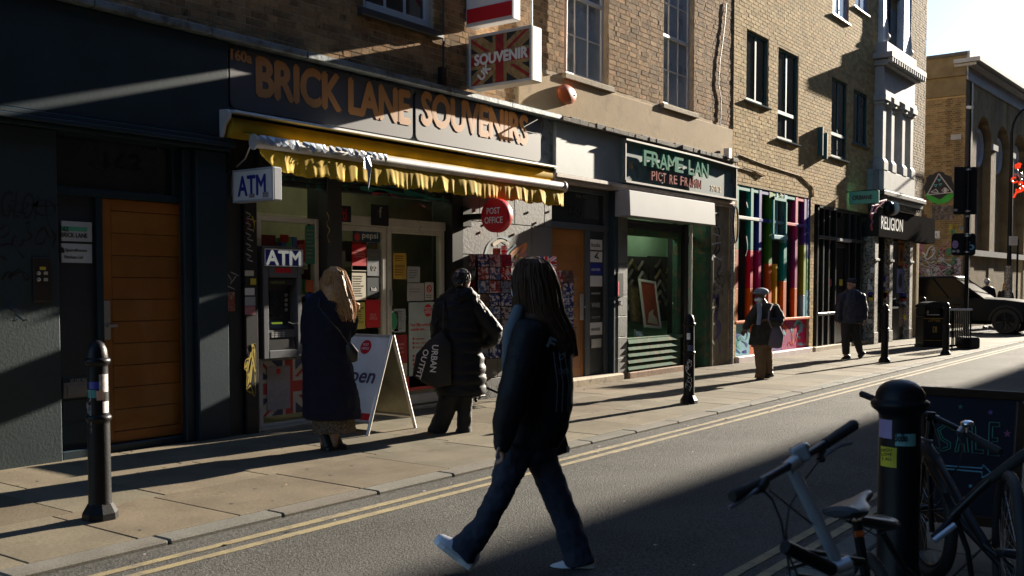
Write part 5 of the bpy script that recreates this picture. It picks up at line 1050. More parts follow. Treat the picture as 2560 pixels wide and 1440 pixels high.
# street face: piers, arched bays, entablature
zs_ = 2.75; bayw, pw = 2.15, .75; m = MB(); nb_ = 13
dbox(m, 0, .55, -.4, 0, 0, zent); dbox(m, .55, .8, -.45, -.12, 0, zent); dbox(m, .8, 1.5, -.4, 0, 0, zent)
arch = MB(); win = MB(); 
for k in range(nb_):
    u0 = 1.5 + k * (bayw + pw); u1 = u0 + bayw; uc = (u0 + u1) / 2; r_ = bayw / 2; zsp = zent - 1.0 - r_
    dbox(m, u1, u1 + pw, -.4, 0, 0, zsp + r_ * .0); dbox(m, u0, u1, -.42, -.3, zs_ + .2, zsp)
    n_ = 14; pts = [(uc - r_ * cos(pi * i / n_), zsp + r_ * sin(pi * i / n_)) for i in range(n_ + 1)]
    for (a, za), (b, zb) in zip(pts, pts[1:]): m.hexa([df(a, -.4, za), df(b, -.4, zb), df(b, 0, zb), df(a, 0, za), df(a, -.4, zent), df(b, -.4, zent), df(b, 0, zent), df(a, 0, zent)])
    dbox(m, u1, u1 + pw, -.4, 0, zsp, zent); dbox(win, u0, u1, -.44, -.421, zsp, zsp + r_)
    ring = MB()
    c = df(uc - .1, -.28, zsp - .1)
    for i in range(24):
        a = 2 * pi * i / 24; b = 2 * pi * (i + 1) / 24; f_ = lambda t, rr=.66: df(uc + rr * cos(t), -.27, zsp - .1 + rr * 1.02 * sin(t)); ring.tube([f_(a), f_(b)], .10, 6)
    ring.add([df(uc + .6 * cos(2 * pi * i / 24), -.285, zsp - .1 + .6 * sin(2 * pi * i / 24)) for i in range(24)], [tuple(range(24))])
    ring.build('round_window', WHITEC, DD); low = MB()
    dbox(low, uc - .35, uc + .35, -.31, -.285, zs_ + .6, zsp - 1.6); low.build('tall_window', mat('window_pale', (.2, .21, .23), .4), DD); dbox(m, u0, u1, -.4, -.02, 0, zs_ - .0)
m.build('brick_front', BRD_I, DD, bevel=0); win.build('arch_wall', BRD_I, DD)
m = MB(); dbox(m, .8, 42, -.4, .08, zs_, zs_ + .22); m.build('string_course', WHITEC, DD)
T_ = (DZ - zent) / 1.9; m = MB(); dbox(m, .0, 42, -.4, .06, zent, zent + .9 * T_); dbox(m, -.1, 42, -.4, .35, zent + .92 * T_, zent + 1.1 * T_); dbox(m, -.05, 42, -.4, .2, zent + .9 * T_, zent + .919 * T_); dbox(m, -.2, 42, -.4, .5, zent + 1.12 * T_, zent + 1.4 * T_); dbox(m, 0, 42, -.4, .1, zent + 1.401 * T_, zent + 1.95 * T_); m.build('cornice', WHITEC, DD)
for k in range(4): m = MB(); u = 1.5 + bayw + k * (bayw + pw); dbox(m, u, u + pw, 0, .08, zi_, zi_ + .22); m.build('impost', WHITEC, DD)
m = MB(); dbox(m, .56, .78, -.12, .05, 0, zent); m.build('downpipe', BLACKM, DD)
c = onX(2418, 268, DX - .1); m = MB(); m.tube([c, c + V((-.1, -.2, -.05))], .06, 8); m.build('camera_housing', WHITEP, DD)
# wall paintings, posters and the street name on the end wall
def wx(px, py, d=.012): return onX(px, py, DX - d)
def wpoly(pts, mm, d, name='mural'): m = MB(); m.poly([wx(x, y, d) for x, y in pts]); return m.build(name, mm, DD)
WB = mat('wall_paint_black', (.012, .012, .016), .7); WG = mat('wall_paint_green', (.03, .36, .03), .6); WW = mat('wall_paint_white', (.6, .6, .58), .6); WT = mat('wall_paint_teal', (.08, .35, .4), .6)
circ = lambda cx, cy, rx, ry, n=28, a0=0, a1=2 * pi: [(cx + rx * cos(a0 + (a1 - a0) * i / n), cy + ry * sin(a0 + (a1 - a0) * i / n)) for i in range(n)]
wpoly([(x + 2.2 * sin(i * 2.1), y + 2 * sin(i * 1.7)) for i, (x, y) in enumerate(circ(2348, 470, 38, 40))], WB, .012); wpoly(circ(2349, 478, 37, 32, 16, .12, pi - .12) + [(2316, 484), (2330, 490), (2350, 499), (2368, 486)], WG, .016)
def wline(pts, wd, mm, d=.02, name='mural'):
    m = MB()
    for a, b in zip(pts, pts[1:]): m.tube([wx(*a, d), wx(*b, d)], wd, 4)
    return m.build(name, mm, DD)
wline([(2347, 434), (2318, 487), (2382, 481), (2347, 434)], .02, WW); wline([(2327, 480), (2340, 473), (2346, 481), (2327, 480)], .014, WW); wline([(2354, 476), (2362, 469), (2372, 476), (2362, 481), (2354, 476)], .013, WW); wpoly(circ(2363, 475, 4, 4, 12), WW, .02); wpoly([(2343, 448), (2345, 446), (2348, 449), (2351, 446), (2353, 448), (2348, 455)], WT, .02); wline([(2335, 462), (2343, 461), (2339, 468), (2335, 462)], .012, WT); wline([(2347, 460), (2355, 459), (2351, 464), (2347, 460)], .012, WT)
m = MB(); a, b = wx(2294, 580, .03), wx(2349, 595, .03); m.box(DX - .04, DX - .015, b.y, max(a.y, b.y + 1.4), b.z, b.z + .26); st = m.build('street_name', WHITE, DD, bevel=.004)
text('BUXTON ST. E.1.', (DX - .0415, b.y + 1.12, b.z + .06), YU, ZU, 1.06, .13, LT, st, bold=.02)
m = MB(); a, b = wx(2296, 594, .03), wx(2333, 602, .03); m.box(DX - .03, DX - .015, b.y, b.y + .8, b.z, b.z + .13); pn = m.build('name_board', mat('board_brown', (.2, .14, .11), .7), DD); text('STRIP 27', (DX - .0315, b.y + .7, b.z + .03), YU, ZU, .6, .07, WW, pn, bold=.02)
r7 = random.Random(17); PC = [mat('paste_' + k, c, .7, var=.5, vs=9, alt=(.05, .05, .05), altr=(.55, .6)) for k, c in (('white', (.5, .5, .48)), ('grey', (.28, .28, .28)), ('pink', (.45, .16, .22)), ('green', (.06, .22, .12)), ('dark', (.05, .05, .06)), ('yellow', (.5, .42, .06)), ('lilac', (.4, .36, .42)))]
for k in range(64):
    px, py = r7.uniform(2294, 2398), 700 - abs(r7.gauss(0, 46)); s_ = r7.uniform(3, 9); pts = [(px + s_ * r7.uniform(.7, 1.2) * cos(t), py + s_ * r7.uniform(.7, 1.3) * sin(t)) for t in [i * pi / 4 for i in range(8)]]
    o = wpoly(pts, r7.choice(PC[:5] if k > 12 else PC), .012 + .0015 * (k % 7), 'poster')
for px0, py0, px1, py1, mm in ((2294, 606, 2308, 634, PC[2]), (2330, 513, 2385, 550, mat('paste_face', (.16, .13, .11), .8, var=.6, vs=6, alt=(.05, .045, .04), altr=(.45, .6))), (2296, 535, 2318, 558, mat('paste_rust', (.12, .06, .02), .8)), (2372, 560, 2394, 590, mat('paste_mustard', (.3, .24, .03), .8, var=.6, vs=9, alt=(.1, .08, .03), altr=(.5, .6))), (2385, 645, 2402, 700, PC[6])): wpoly([(px0, py0), (px1, py0 + 1), (px1, py1), (px0, py1 - 1)], mm, .011, 'poster')
wline([(2306, 632), (2316, 640), (2322, 622), (2332, 615), (2338, 630), (2330, 642), (2318, 650), (2310, 640)], .03, WW); wline([(2326, 626), (2332, 624), (2332, 632)], .02, WW); wline([(2350, 625), (2356, 618), (2362, 624), (2356, 634), (2348, 628)], .03, PC[2])
for x in range(2297, 2330, 7): wline([(x, 561), (x + 3, 564), (x, 570)], .02, WW)
for ln in scribble(2294, 650, 2400, 715, 16, 44, 6): wline(ln, .012, r7.choice([WW, PC[2], PC[4], WW]), .024, 'graffiti')
# ------------------------------------------------------------------ bollards
def bollard(label, loc, Hh=1.12, r=.066, group='cast iron bollards along the pavement'):
    t = thing('bollard', label, 'bollard', loc, group); x, y, z = loc; s = Hh / 1.12; k = r / .066
    m = MB(); m.lathe([(r_ * k, z_ * s + z) for r_, z_ in ((.072, .085), (.069, .12), (.068, .30), (.067, .60), (.0665, .615), (.074, .622), (.079, .635), (.074, .65), (.064, .657), (.062, .90), (.061, .955), (.062, .965), (.070, .972), (.077, .985), (.078, .996), (.071, 1.008), (.063, 1.012), (.062, 1.03), (.055, 1.07), (.040, 1.10), (.018, 1.117), (.003, 1.12))], (x, y, 0), 28); m.build('post', BLACKM, t, smooth=True, ang=50)
    m = MB(); b = .105 * k; c = .07 * k
    for lo, hi, z0, z1 in ((b, b * .97, -.01, .04), (b * .97, c, .041, .1)):
        f_ = lambda q, zz: [(x + q * cos(pi / 8 + i * pi / 4) * 1.05, y + q * sin(pi / 8 + i * pi / 4) * 1.05, z + zz) for i in range(8)]
        m.add(f_(lo, z0) + f_(hi, z1), [tuple(range(7, -1, -1)), tuple(range(8, 16))] + [(i, (i + 1) % 8, 8 + (i + 1) % 8, 8 + i) for i in range(8)])
    m.build('foot', BLACKM, t); return t
def wrap(par, loc, r, a0, a1, z0, z1, mm, name='sticker'):
    """a sticker wrapped round a post between two compass angles"""
    m = MB(); n = 6; vs = []
    for i in range(n + 1):
        a = a0 + (a1 - a0) * i / n; vs += [(loc[0] + r * cos(a), loc[1] + r * sin(a), z0), (loc[0] + r * cos(a), loc[1] + r * sin(a), z1)]
    m.add(vs, [(2 * i, 2 * i + 2, 2 * i + 3, 2 * i + 1) for i in range(n)]); o = m.build(name, mm, par); s_ = o.modifiers.new('t', 'SOLIDIFY'); s_.thickness = .001; return o
def scrawl(par, loc, r, a0, a1, z0, z1, seed, mm, wid=.006, n=5):
    q = random.Random(seed); m = MB()
    for k in range(n):
        pts = []; a = q.uniform(a0, a1); z = z1 - (z1 - z0) * (k + .5) / n
        for i in range(7): pts.append((loc[0] + r * cos(a), loc[1] + r * sin(a), z)); a = min(a1, max(a0, a + q.uniform(-.6, .6))); z += q.uniform(-.04, .04)
        m.tube(pts, wid, 4)
    m.build('graffiti', mm, par)
fa = YAW + pi                                        # compass angle of the side that faces the viewer
lb = onZ(251, 1296); L1 = (lb.x, lb.y, GZ); B1_ = bollard('tall black bollard with teal and white stickers in front of the oak door', L1)
wrap(B1_, L1, .0640, fa - .55, fa + .55, GZ + .82, GZ + .865, BLUE); tl = mat('sticker_teal', (.03, .2, .2), .5); wrap(B1_, L1, .0648, fa - .75, fa + .25, GZ + .765, GZ + .815, tl); wrap(B1_, L1, .0650, fa + .5, fa + 1.5, GZ + .80, GZ + .91, mat('sticker_worn', (.45, .42, .42), .6, var=.4, vs=30)); wrap(B1_, L1, .0655, fa + .25, fa + .9, GZ + .75, GZ + .81, mat('sticker_peach', (.5, .3, .24), .6)); wrap(B1_, L1, .065, fa + .8, fa + 1.5, GZ + .67, GZ + .74, WHITE)
scrawl(B1_, L1, .066, fa - 1.0, fa - .3, GZ + .68, GZ + .745, 5, TW, .0022, 5)
mb_ = onZ(1722, 1008); L2 = (mb_.x, mb_.y, GZ); B2_ = bollard('black bollard with white scrawled graffiti before the framing shop', L2)
scrawl(B2_, L2, .067, fa - .8, fa + .3, GZ + .2, GZ + .55, 2, WHITE, .004, 9); wrap(B2_, L2, .0645, fa - .5, fa + .6, GZ + .66, GZ + .73, mat('sticker_slate', (.08, .10, .16), .6)); wrap(B2_, L2, .0645, fa - .7, fa + .0, GZ + .80, GZ + .88, WHITE)
for px, py, lab in ((2211, 905, 'plain black bollard standing before the corner shop pillars'), (2364, 887, 'black bollard right beside the litter bin'), (2307, 858, 'farther black bollard half hidden behind the litter bin')):
    q = onZ(px, py); bollard(lab, (q.x, q.y, GZ), 1.13 if px != 2307 else 1.2)
# ------------------------------------------------------------------ litter bin
q = onZ(2336, 868); bx_, by_ = q.x, q.y; BN = thing('litter_bin', 'black hooded litter bin with gold bands on the pavement corner', 'litter bin', (bx_, by_, GZ)); GOLD = mat('gold_band', (.35, .22, .04), .4, metal=.3)
Rb, Hb = V((R_.x, R_.y, 0)), V((H_.x, H_.y, 0)); bc = V((bx_, by_, GZ))
def bb(m, u0, u1, d0, d1, z0, z1): return m.hexa([bc + Rb * u0 + Hb * d0 + ZU * z0, bc + Rb * u1 + Hb * d0 + ZU * z0, bc + Rb * u1 + Hb * d1 + ZU * z0, bc + Rb * u0 + Hb * d1 + ZU * z0, bc + Rb * u0 + Hb * d0 + ZU * z1, bc + Rb * u1 + Hb * d0 + ZU * z1, bc + Rb * u1 + Hb * d1 + ZU * z1, bc + Rb * u0 + Hb * d1 + ZU * z1])
m = MB(); bb(m, -.27, .27, 0, .5, .04, .72); bb(m, -.29, .29, -.02, .52, 0, .05); bb(m, -.28, .28, -.012, .51, .722, .76); m.build('body', BLACKM, BN, bevel=.02)
m = MB(); bb(m, -.27, -.2, 0, .5, .762, .95); bb(m, .2, .27, 0, .5, .762, .95); bb(m, -.199, .199, .1, .5, .762, .95); m.build('hood', BLACKM, BN, bevel=.015); m = MB(); prof = [(-.29, .952), (.29, .952), (.27, 1.01), (.18, 1.07), (.05, 1.1), (-.05, 1.1), (-.18, 1.07), (-.27, 1.01)]; m.prism([bc + Rb * u - Hb * .02 + ZU * z for u, z in prof], Hb * .54); m.build('lid', BLACKM, BN, bevel=.012)
m = MB(); bb(m, -.272, .272, -.006, -.0005, .69, .705); bb(m, -.272, .272, -.006, -.0005, .16, .17); m.build('band', GOLD, BN); m = MB(); bb(m, -.17, .1, -.02, -.005, .775, .79); bb(m, -.185, -.172, -.02, -.005, .775, .88); m.build('slot_rim', STEEL, BN)
text('LITTER', bc - Rb * .15 - Hb * .003 + ZU * .615, Rb, ZU, .28, .05, GOLD, BN, bold=.01); m = MB(); bb(m, -.05, .05, -.006, -.0005, .36, .5); pl = m.build('emblem', GOLD, BN); m = MB(); bb(m, -.03, .0, -.009, -.0065, .38, .48); m.build('figure', BLACKP, BN)
# ------------------------------------------------------------------ guard rail and sign base
q = onZ(2420, 872); RLB = thing('guard_rail', 'short black guard rail with bright top bar beside the litter bin', 'guard rail', (q.x, q.y, GZ)); bc = V((q.x, q.y, GZ))
m = MB(); m.tube([bc - Rb * .46 + ZU * .92, bc + Rb * .08 + ZU * .92], .022, 10); m.build('top_bar', STEEL, RLB, smooth=True)
m = MB()
for u in (-.46, -.38, .05): m.tube([bc + Rb * u, bc + Rb * u + ZU * .92], .02, 8)
m.build('upright', BLACKM, RLB, smooth=True)
for k in range(9): MB().tube([bc + Rb * (-.34 + .043 * k) + ZU * .1, bc + Rb * (-.34 + .043 * k) + ZU * .9], .014, 6).build('rod', BLACKM, RLB)
m = MB(); bb(m, -.45, .05, -.012, .012, .06, .1); m.build('bottom_bar', BLACKM, RLB)
PB = thing('ballast_block', 'low black rubber block at the foot of the signal pole', 'base block', tuple(bc + Rb * .25)); m = MB(); bb(m, -.08, .30, .02, .5, .0, .27); m.build('block', RUBBER, PB, bevel=.03)
# ------------------------------------------------------------------ signal pole
q = onZ(2413, 862); SP = thing('signal_pole', 'black traffic signal pole seen from behind with two stickered backing boards', 'traffic signal', (q.x, q.y, GZ)); bc = V((q.x, q.y, GZ)); t_ = (bc - CAM).dot(H_)
pz = lambda py: P(2412, py, t_).z
m = MB(); m.tube([bc, bc + ZU * (pz(416) - GZ)], .05, 14); m.tube([bc, bc + ZU * .9], .07, 14); m.build('pole', BLACKM, SP, smooth=True)
def board(px0, py0, px1, py1, r, name, doff=.07):
    a, b = P(px0, py1, t_ + doff), P(px1, py0, t_ + doff); w_ = (b - a).dot(Rb); pts = []
    for cx, cz, a0 in ((w_ - r, b.z - r, 0), (r, b.z - r, 90), (r, a.z + r, 180), (w_ - r, a.z + r, 270)): pts += [V((a.x, a.y, 0)) + Rb * (cx + r * cos(radians(a0 + t))) + ZU * (cz + r * sin(radians(a0 + t))) for t in (0, 30, 60, 90)]
    return MB().prism(pts, Hb * .03).build(name, BLACKP, SP, bevel=.004)
board(2384, 417, 2444, 536, .03, 'backing_board'); board(2379, 583, 2440, 639, .08, 'backing_board')
m = MB()
for a, b in ((420, 530), (588, 634)): p0, p1 = P(2412, b, t_ + .11), P(2412, a, t_ + .11); m.tube([p0 + Hb * .1, p1 + Hb * .1], .12, 12)
m.build('signal_head', BLACKM, SP)
for py in (424, 528, 541, 585, 590, 630): c = P(2412, py, t_); MB().lathe([(.062, -.02), (.066, 0), (.062, .02)], (bc.x, bc.y, c.z), 14).build('clamp', STEEL, SP)
def spad(px, py, rx, ry, mm, d=.065, name='sticker', sq=False):
    k = t_ / FPX; c = P(px, py, t_ + d); n_ = 4 if sq else 18; o_ = pi / 4 if sq else 0
    return MB().prism([c + Rb * (rx * k * cos(o_ + 2 * pi * i / n_)) + ZU * (ry * k * sin(o_ + 2 * pi * i / n_)) for i in range(n_)], Hb * .003).build(name, mm, SP)
spad(2388, 611, 8, 10, mat('sticker_lilac', (.42, .26, .5), .5)); spad(2385, 608, 1.2, 1.2, BLACKP, .063); spad(2391, 608, 1.2, 1.2, BLACKP, .063); spad(2388, 615, 3, .6, BLACKP, .063); spad(2427, 618, 9, 7, mat('sticker_sky', (.2, .45, .62), .5)); spad(2426, 618, 5, 3.4, BLACKP, .063); spad(2423, 606, 3, 3, MATS['sticker_sky']); spad(2389, 525, 6, 4, TW, sq=True); spad(2384, 628, 6, 4, TW, sq=True); spad(2395, 628, 4, 4, TW); c = P(2404, 571, t_ - .06); spad(2403, 571, 6, 5, TW, -.06, sq=True)
# ------------------------------------------------------------------ lamp post, small sign post, street decoration
q = P(2520, 780, 36.5); LPB = thing('lamp_post', 'tall black street lamp with curved arm in front of the brewery', 'street lamp', (q.x, q.y, RZ)); bc = V((q.x, q.y, RZ)); tz = lambda py: P(2520, py, 36.5).z
m = MB(); zt_ = tz(330); m.tube([bc, bc + ZU * (1.6)], .12, 12); m.tube([bc + ZU * 1.6, bc + ZU * (zt_ - RZ)], [.085, .06], 12); arc = [bc + ZU * (zt_ - RZ)] + [bc + Rb * (1.0 - 1.0 * cos(a)) * .85 + ZU * (zt_ - RZ + .95 * sin(a)) for a in (.3, .6, .9, 1.2, 1.57)] + [bc + Rb * 1.5 + ZU * (zt_ - RZ + .97)]; m.tube(arc, .04, 8); m.build('column', BLACKM, LPB, smooth=True)
m = MB(); c = arc[-1]; m.obox(c + Rb * .25, Rb * .3, Hb * .12, ZU * .05); m.build('lamp_head', BLACKM, LPB, bevel=.03)
m = MB(); m.lathe([(.123, 1.2), (.125, 1.25), (.125, 2.3), (.123, 2.35)], (bc.x, bc.y, 0), 12); m.build('flyposters', PAST, LPB)
q = P(2541, 760, 35.5); SPB = thing('sign_post', 'thin post with a small pale parking sign near the lamp', 'sign', (q.x, q.y, RZ)); bc = V((q.x, q.y, RZ)); m = MB(); z1 = P(2541, 598, 35.5).z; m.tube([bc, V((q.x, q.y, z1))], .035, 8); m.build('post', BLACKM, SPB); a = P(2533, 614, 35.4); m = MB(); m.obox(V((a.x, a.y, a.z + .17)), Rb * .15, Hb * .008, ZU * .16); pl = m.build('plate', WHITEP, SPB); m = MB(); o_ = V((a.x, a.y, a.z)) - Hb * .012
for k in range(3): m.obox(o_ + ZU * (.1 + .07 * k), Rb * .1, Hb * .002, ZU * .012)
m.build('lettering', TW, pl)
DEC = thing('street_decoration', 'glowing red curled street decoration hung high by the lamp post', 'decoration', tuple(P(2548, 455, 35))); m = MB(); m2 = MB(); r8 = random.Random(9)
for k in range(9):
    cx, cy, rr = r8.uniform(2536, 2566), r8.uniform(405, 492), r8.uniform(5, 9); a0 = r8.uniform(0, 6); (m if k % 3 else m2).tube([P(cx + rr * cos(a0 + i * .55) * (1 - i * .05), cy + rr * sin(a0 + i * .55) * (1 - i * .05), 35) for i in range(10)], .035, 5)
m.tube([P(x, y, 35) for x, y in ((2534, 494), (2540, 482), (2552, 478), (2562, 470))], .04, 5); m.build('light_tube', mat('red_glow', (.8, .05, .012), .4, emit=.22), DEC); m2.build('wire_scroll', ALU, DEC)
for k in range(5): m2 = MB(); a = P(2535 + 6 * k, 400, 35); m2.tube([a, P(2537 + 6 * k, 498, 35)], .008, 4); m2.build('wire', BLACKM, DEC)

# ------------------------------------------------------------------ vehicles
PAINT = mat('car_black', (.006, .008, .011), .4, var=.05, spec=.08); CGL = mat('car_glass', (.004, .005, .006), .12, spec=.05); TYRE = RUBBER; RIMM = mat('dark_rim', (.03, .03, .032), .35, metal=.6); HLM = mat('headlamp', (.45, .55, .6), .1, spec=.9)
def wheel(par, c, r, wd, ax, rm=RIMM):
    """a wheel whose axle lies along ax"""
    c = V(c); ax = V(ax).normalized(); m = MB(); u = ax.orthogonal().normalized(); v = ax.cross(u); n = 28
    prof = [(r * .68, -.5), (r * .92, -.5), (r, -.32), (r, .32), (r * .92, .5), (r * .68, .5)]
    vs = [c + ax * (z * wd) + (u * cos(2 * pi * j / n) + v * sin(2 * pi * j / n)) * q for q, z in prof for j in range(n)]
    m.add(vs, [(i * n + j, i * n + (j + 1) % n, (i + 1) * n + (j + 1) % n, (i + 1) * n + j) for i in range(5) for j in range(n)]); w_ = m.build('wheel', TYRE, par, smooth=True)
    m = MB(); m.tube([c - ax * wd * .3, c + ax * wd * .3], r * .69, n)
    for k in range(10):
        a = 2 * pi * k / 10; d_ = u * cos(a) + v * sin(a)
        for s_ in (-1, 1): m.tube([c + ax * (s_ * wd * .34) + d_ * r * .1, c + ax * (s_ * wd * .4) + d_ * r * .64], .022, 5)
    m.build('rim', rm, w_); return w_
def car(name, label, cat, o, fwd, prof_body, prof_glass, width, wheels, rw, paint, roof=None, wide_roof=.82):
    """body lofted from a side profile of (s, z) pairs; s runs from tail to nose along fwd"""
    t = thing(name, label, cat, o); o = V(o); f = V(fwd).normalized(); s_ = V((-f.y, f.x, 0)); hw = width / 2
    pt = lambda a, l, z: o + f * a + s_ * l + ZU * z
    m = MB()
    up, lo = prof_body
    n = len(up)
    ringz = []
    vs = []; cols = [(-1, -.0), (-.97, 1), (-.5, 1.0), (0, 1.0), (.5, 1.0), (.97, 1), (1, 0)]
    for (a, zt_), (a2, zb_) in zip(up, lo):
        zm = zb_ + (zt_ - zb_) * .62; row = [pt(a, -hw * .9, zb_), pt(a, -hw, zb_ + .12), pt(a, -hw, zm), pt(a, -hw * .93, zt_ - .02), pt(a, -hw * .5, zt_ + .012), pt(a, 0, zt_ + .02), pt(a, hw * .5, zt_ + .012), pt(a, hw * .93, zt_ - .02), pt(a, hw, zm), pt(a, hw, zb_ + .12), pt(a, hw * .9, zb_)]
        vs += row
    k = 11; fs = [(i * k + j, i * k + (j + 1) % k, (i + 1) * k + (j + 1) % k, (i + 1) * k + j) for i in range(n - 1) for j in range(k)] + [tuple(range(k)), tuple((n - 1) * k + j for j in range(k))]
    m.add(vs, fs); m.build('body', paint, t, smooth=True, ang=35)
    # cabin: glass block with pillars and roof
    g = MB(); (a0, z0), (a1, z1), (a2, z2), (a3, z3) = prof_glass; tw = hw * wide_roof
    q = lambda a, l, z: pt(a, l, z)
    cab = [q(a0, -hw * .93, z0), q(a3, -hw * .93, z3), q(a3, hw * .93, z3), q(a0, hw * .93, z0), q(a1, -tw, z1), q(a2, -tw, z2), q(a2, tw, z2), q(a1, tw, z1)]
    g.hexa(cab); g.build('glass', CGL, t, bevel=.02)
    r_ = MB(); r_.hexa([q(a1 - .05, -tw - .01, z1 - .02), q(a2 + .06, -tw - .01, z2 - .02), q(a2 + .06, tw + .01, z2 - .02), q(a1 - .05, tw + .01, z1 - .02), q(a1, -tw * .93, z1 + .06), q(a2, -tw * .93, z2 + .05), q(a2, tw * .93, z2 + .05), q(a1, tw * .93, z1 + .06)]); r_.build('roof', paint, t, bevel=.03, smooth=True)
    p_ = MB()
    for sd_ in (-1, 1):
        for fa_, wd_ in ((0., .09), (.34, .04), (.66, .05), (1., .05)):
            lo_ = a0 + (a3 - a0) * fa_; hi_ = a1 + (a2 - a1) * fa_; zl = z0 + (z3 - z0) * fa_; zh = z1 + (z2 - z1) * fa_
            p_ = MB(); p_.tube([q(lo_, sd_ * hw * .935, zl - .01), q(hi_, sd_ * (tw + .004), zh)], wd_ * .55, 6); p_.build('pillar', paint, t)
    for i, (a, sd_) in enumerate([(a, sd_) for a in wheels for sd_ in (-1, 1)]):
        wheel(t, pt(a, sd_ * (hw - .10), rw), rw, .26, s_)
        b_ = MB(); c_ = pt(a, sd_ * (hw - .02), rw); b_.add([c_ + (f * cos(pi * j / 12) + ZU * sin(pi * j / 12)) * (rw + .035) + s_ * (sd_ * e) for e in (0, .035) for j in range(13)] + [c_ + (f * cos(pi * j / 12) + ZU * sin(pi * j / 12)) * (rw + .09) + s_ * (sd_ * e) for e in (0, .03) for j in range(13)], [(j, j + 1, 14 + j, 13 + j) for j in range(12)] + [(26 + j, 27 + j, 40 + j, 39 + j) for j in range(12)] + [(13 + j, 14 + j, 40 + j, 39 + j) for j in range(12)]); b_.build('arch', RUBBER, t)
    return t, pt, hw
sx_ = 35.3; nose = 4.95
up = [(0, .75), (.05, 1.12), (1.0, 1.2), (2.0, 1.2), (2.9, 1.17), (3.35, 1.13), (3.9, 1.1), (4.45, 1.03), (4.8, .94), (4.93, .74)]; lo = [(0, .5), (.05, .38), (1., .32), (2., .3), (2.9, .3), (3.35, .3), (3.9, .32), (4.45, .34), (4.8, .36), (4.93, .45)]
yt = onX(2514, 800, sx_ - 1.0).y; oy = yt + 3.95
SUV, pt, hw = car('parked_car', 'black four by four car nosing out of the side street', 'car', (sx_, oy, RZ), (0, -1, 0), (up, lo), [(.25, 1.17), (.5, 1.76), (2.35, 1.80), (3.28, 1.12)], 2.0, (1.02, 3.95), .41, PAINT)
m = MB()
for sd_ in (-1, 1): m.ball(pt(4.62, sd_ * .78, .86), (.16, .24, .09), 12, 8)
m.build('headlamp', HLM, SUV, smooth=True)
m = MB()
for sd_ in (-1, 1): m.ball(pt(2.85, sd_ * 1.1, 1.24), (.11, .08, .09), 10, 6); m.tube([pt(2.85, sd_ * .95, 1.18), pt(2.85, sd_ * 1.1, 1.2)], .03, 6)
m.build('mirror', PAINT, SUV, smooth=True)
for a, b in ((.62, 1.72), (1.8, 2.72)):
    d_ = MB(); sd_ = -1 if pt(0, -1, 0).x < pt(0, 1, 0).x else 1; d_.tube([pt(a, sd_ * 1.003, .5), pt(b, sd_ * 1.003, .5), pt(b, sd_ * 1.003, 1.02), pt(a, sd_ * 1.003, 1.02), pt(a, sd_ * 1.003, .5)], .006, 4); dd = d_.build('door', RUBBER, SUV); h_ = MB(); h_.tube([pt(b - .3, sd_ * 1.015, .93), pt(b - .1, sd_ * 1.015, .93)], .016, 6); h_.build('handle', PAINT, dd)
VANP = mat('van_white', (.55, .57, .6), .35, coat=.3)
vo = P(2552, 760, 38.5); up = [(0, 1.0), (.05, 1.3), (1.2, 1.32), (2.4, 1.3), (3.1, 1.25), (3.5, 1.18), (4.1, 1.05), (4.35, .85)]; lo = [(a, .35) for a, _ in up]
fv = V((-1, .02, 0)); VN, pt, hw = car('delivery_van', 'white van facing down the street just beyond the black car', 'van', (vo.x + 4.35, 5.75, RZ), tuple(fv), (up, lo), [(.05, 1.28), (.1, 2.02), (2.7, 2.02), (3.5, 1.2)], 1.95, (.8, 3.5), .34, VANP, wide_roof=.88)
m = MB(); m.hexa([pt(0, -hw * .86, 1.3), pt(1.9, -hw * .95, 1.3), pt(1.9, hw * .95, 1.3), pt(0, hw * .86, 1.3), pt(.08, -hw * .87, 2.0), pt(1.9, -hw * .89, 2.0), pt(1.9, hw * .89, 2.0), pt(.08, hw * .87, 2.0)]); m.build('load_box', VANP, VN, bevel=.03)
m = MB(); [m.ball(pt(4.22, s * .72, .86), (.12, .16, .1), 10, 6) for s in (-1, 1)]; m.build('headlamp', HLM, VN, smooth=True); m = MB(); m.obox(pt(4.34, 0, .7), (.02, 0, 0), (0, .5, 0), (0, 0, .1)); m.build('grille', BLACKP, VN)

# ------------------------------------------------------------------ pavement board
fA = onZ(918, 1090); fB = onZ(1031, 1069); AB = thing('pavement_board', 'white folding pavement board with post office badge saying Open', 'sandwich board', (fA.x + .3, 7.2, GZ)); yn, yf_ = fA.y, fA.y + .66
top = onY(981, 838, yn); xt, zt_ = top.x, top.z
def side(x0, nm):
    d0, d1 = V((x0, 0, GZ)), V((xt, 0, zt_)); m = MB(); r_ = .017
    for y in (yn, yf_): m.tube([V((x0, y, GZ)), V((xt + (.012 if x0 > xt else -.012), y, zt_))], r_, 8, axis=(0, 1, 0))
    s = lambda f_, y: V((x0 + (xt - x0) * f_, y, GZ + (zt_ - GZ) * f_)); m.tube([s(.13, yn), s(.13, yf_)], r_, 8); m.tube([s(.985, yn), s(.985, yf_)], r_, 8); return m.build(nm, ALU, AB, smooth=True), s
fr_, s1 = side(fA.x, 'frame'); bk_, s2 = side(fB.x, 'frame')
nrm = V((-(zt_ - GZ), 0, (xt - fA.x))).normalized()
def sheet(s, mm, off, nm, f0=.14, f1=.97, e=.018): m = MB(); a = [s(f0, yn + e), s(f0, yf_ - e), s(f1, yf_ - e), s(f1, yn + e)]; m.prism([p + off for p in a], nrm * -.004 if off.dot(nrm) >= 0 else nrm * .004); return m.build(nm, mm, AB)
face = sheet(s1, mat('board_white', (.66, .66, .68), .4), nrm * .012, 'poster'); sheet(s2, mat('board_back', (.30, .28, .2), .4, metal=.5, var=.3, vs=4), V((0, 0, 0)), 'back_panel')
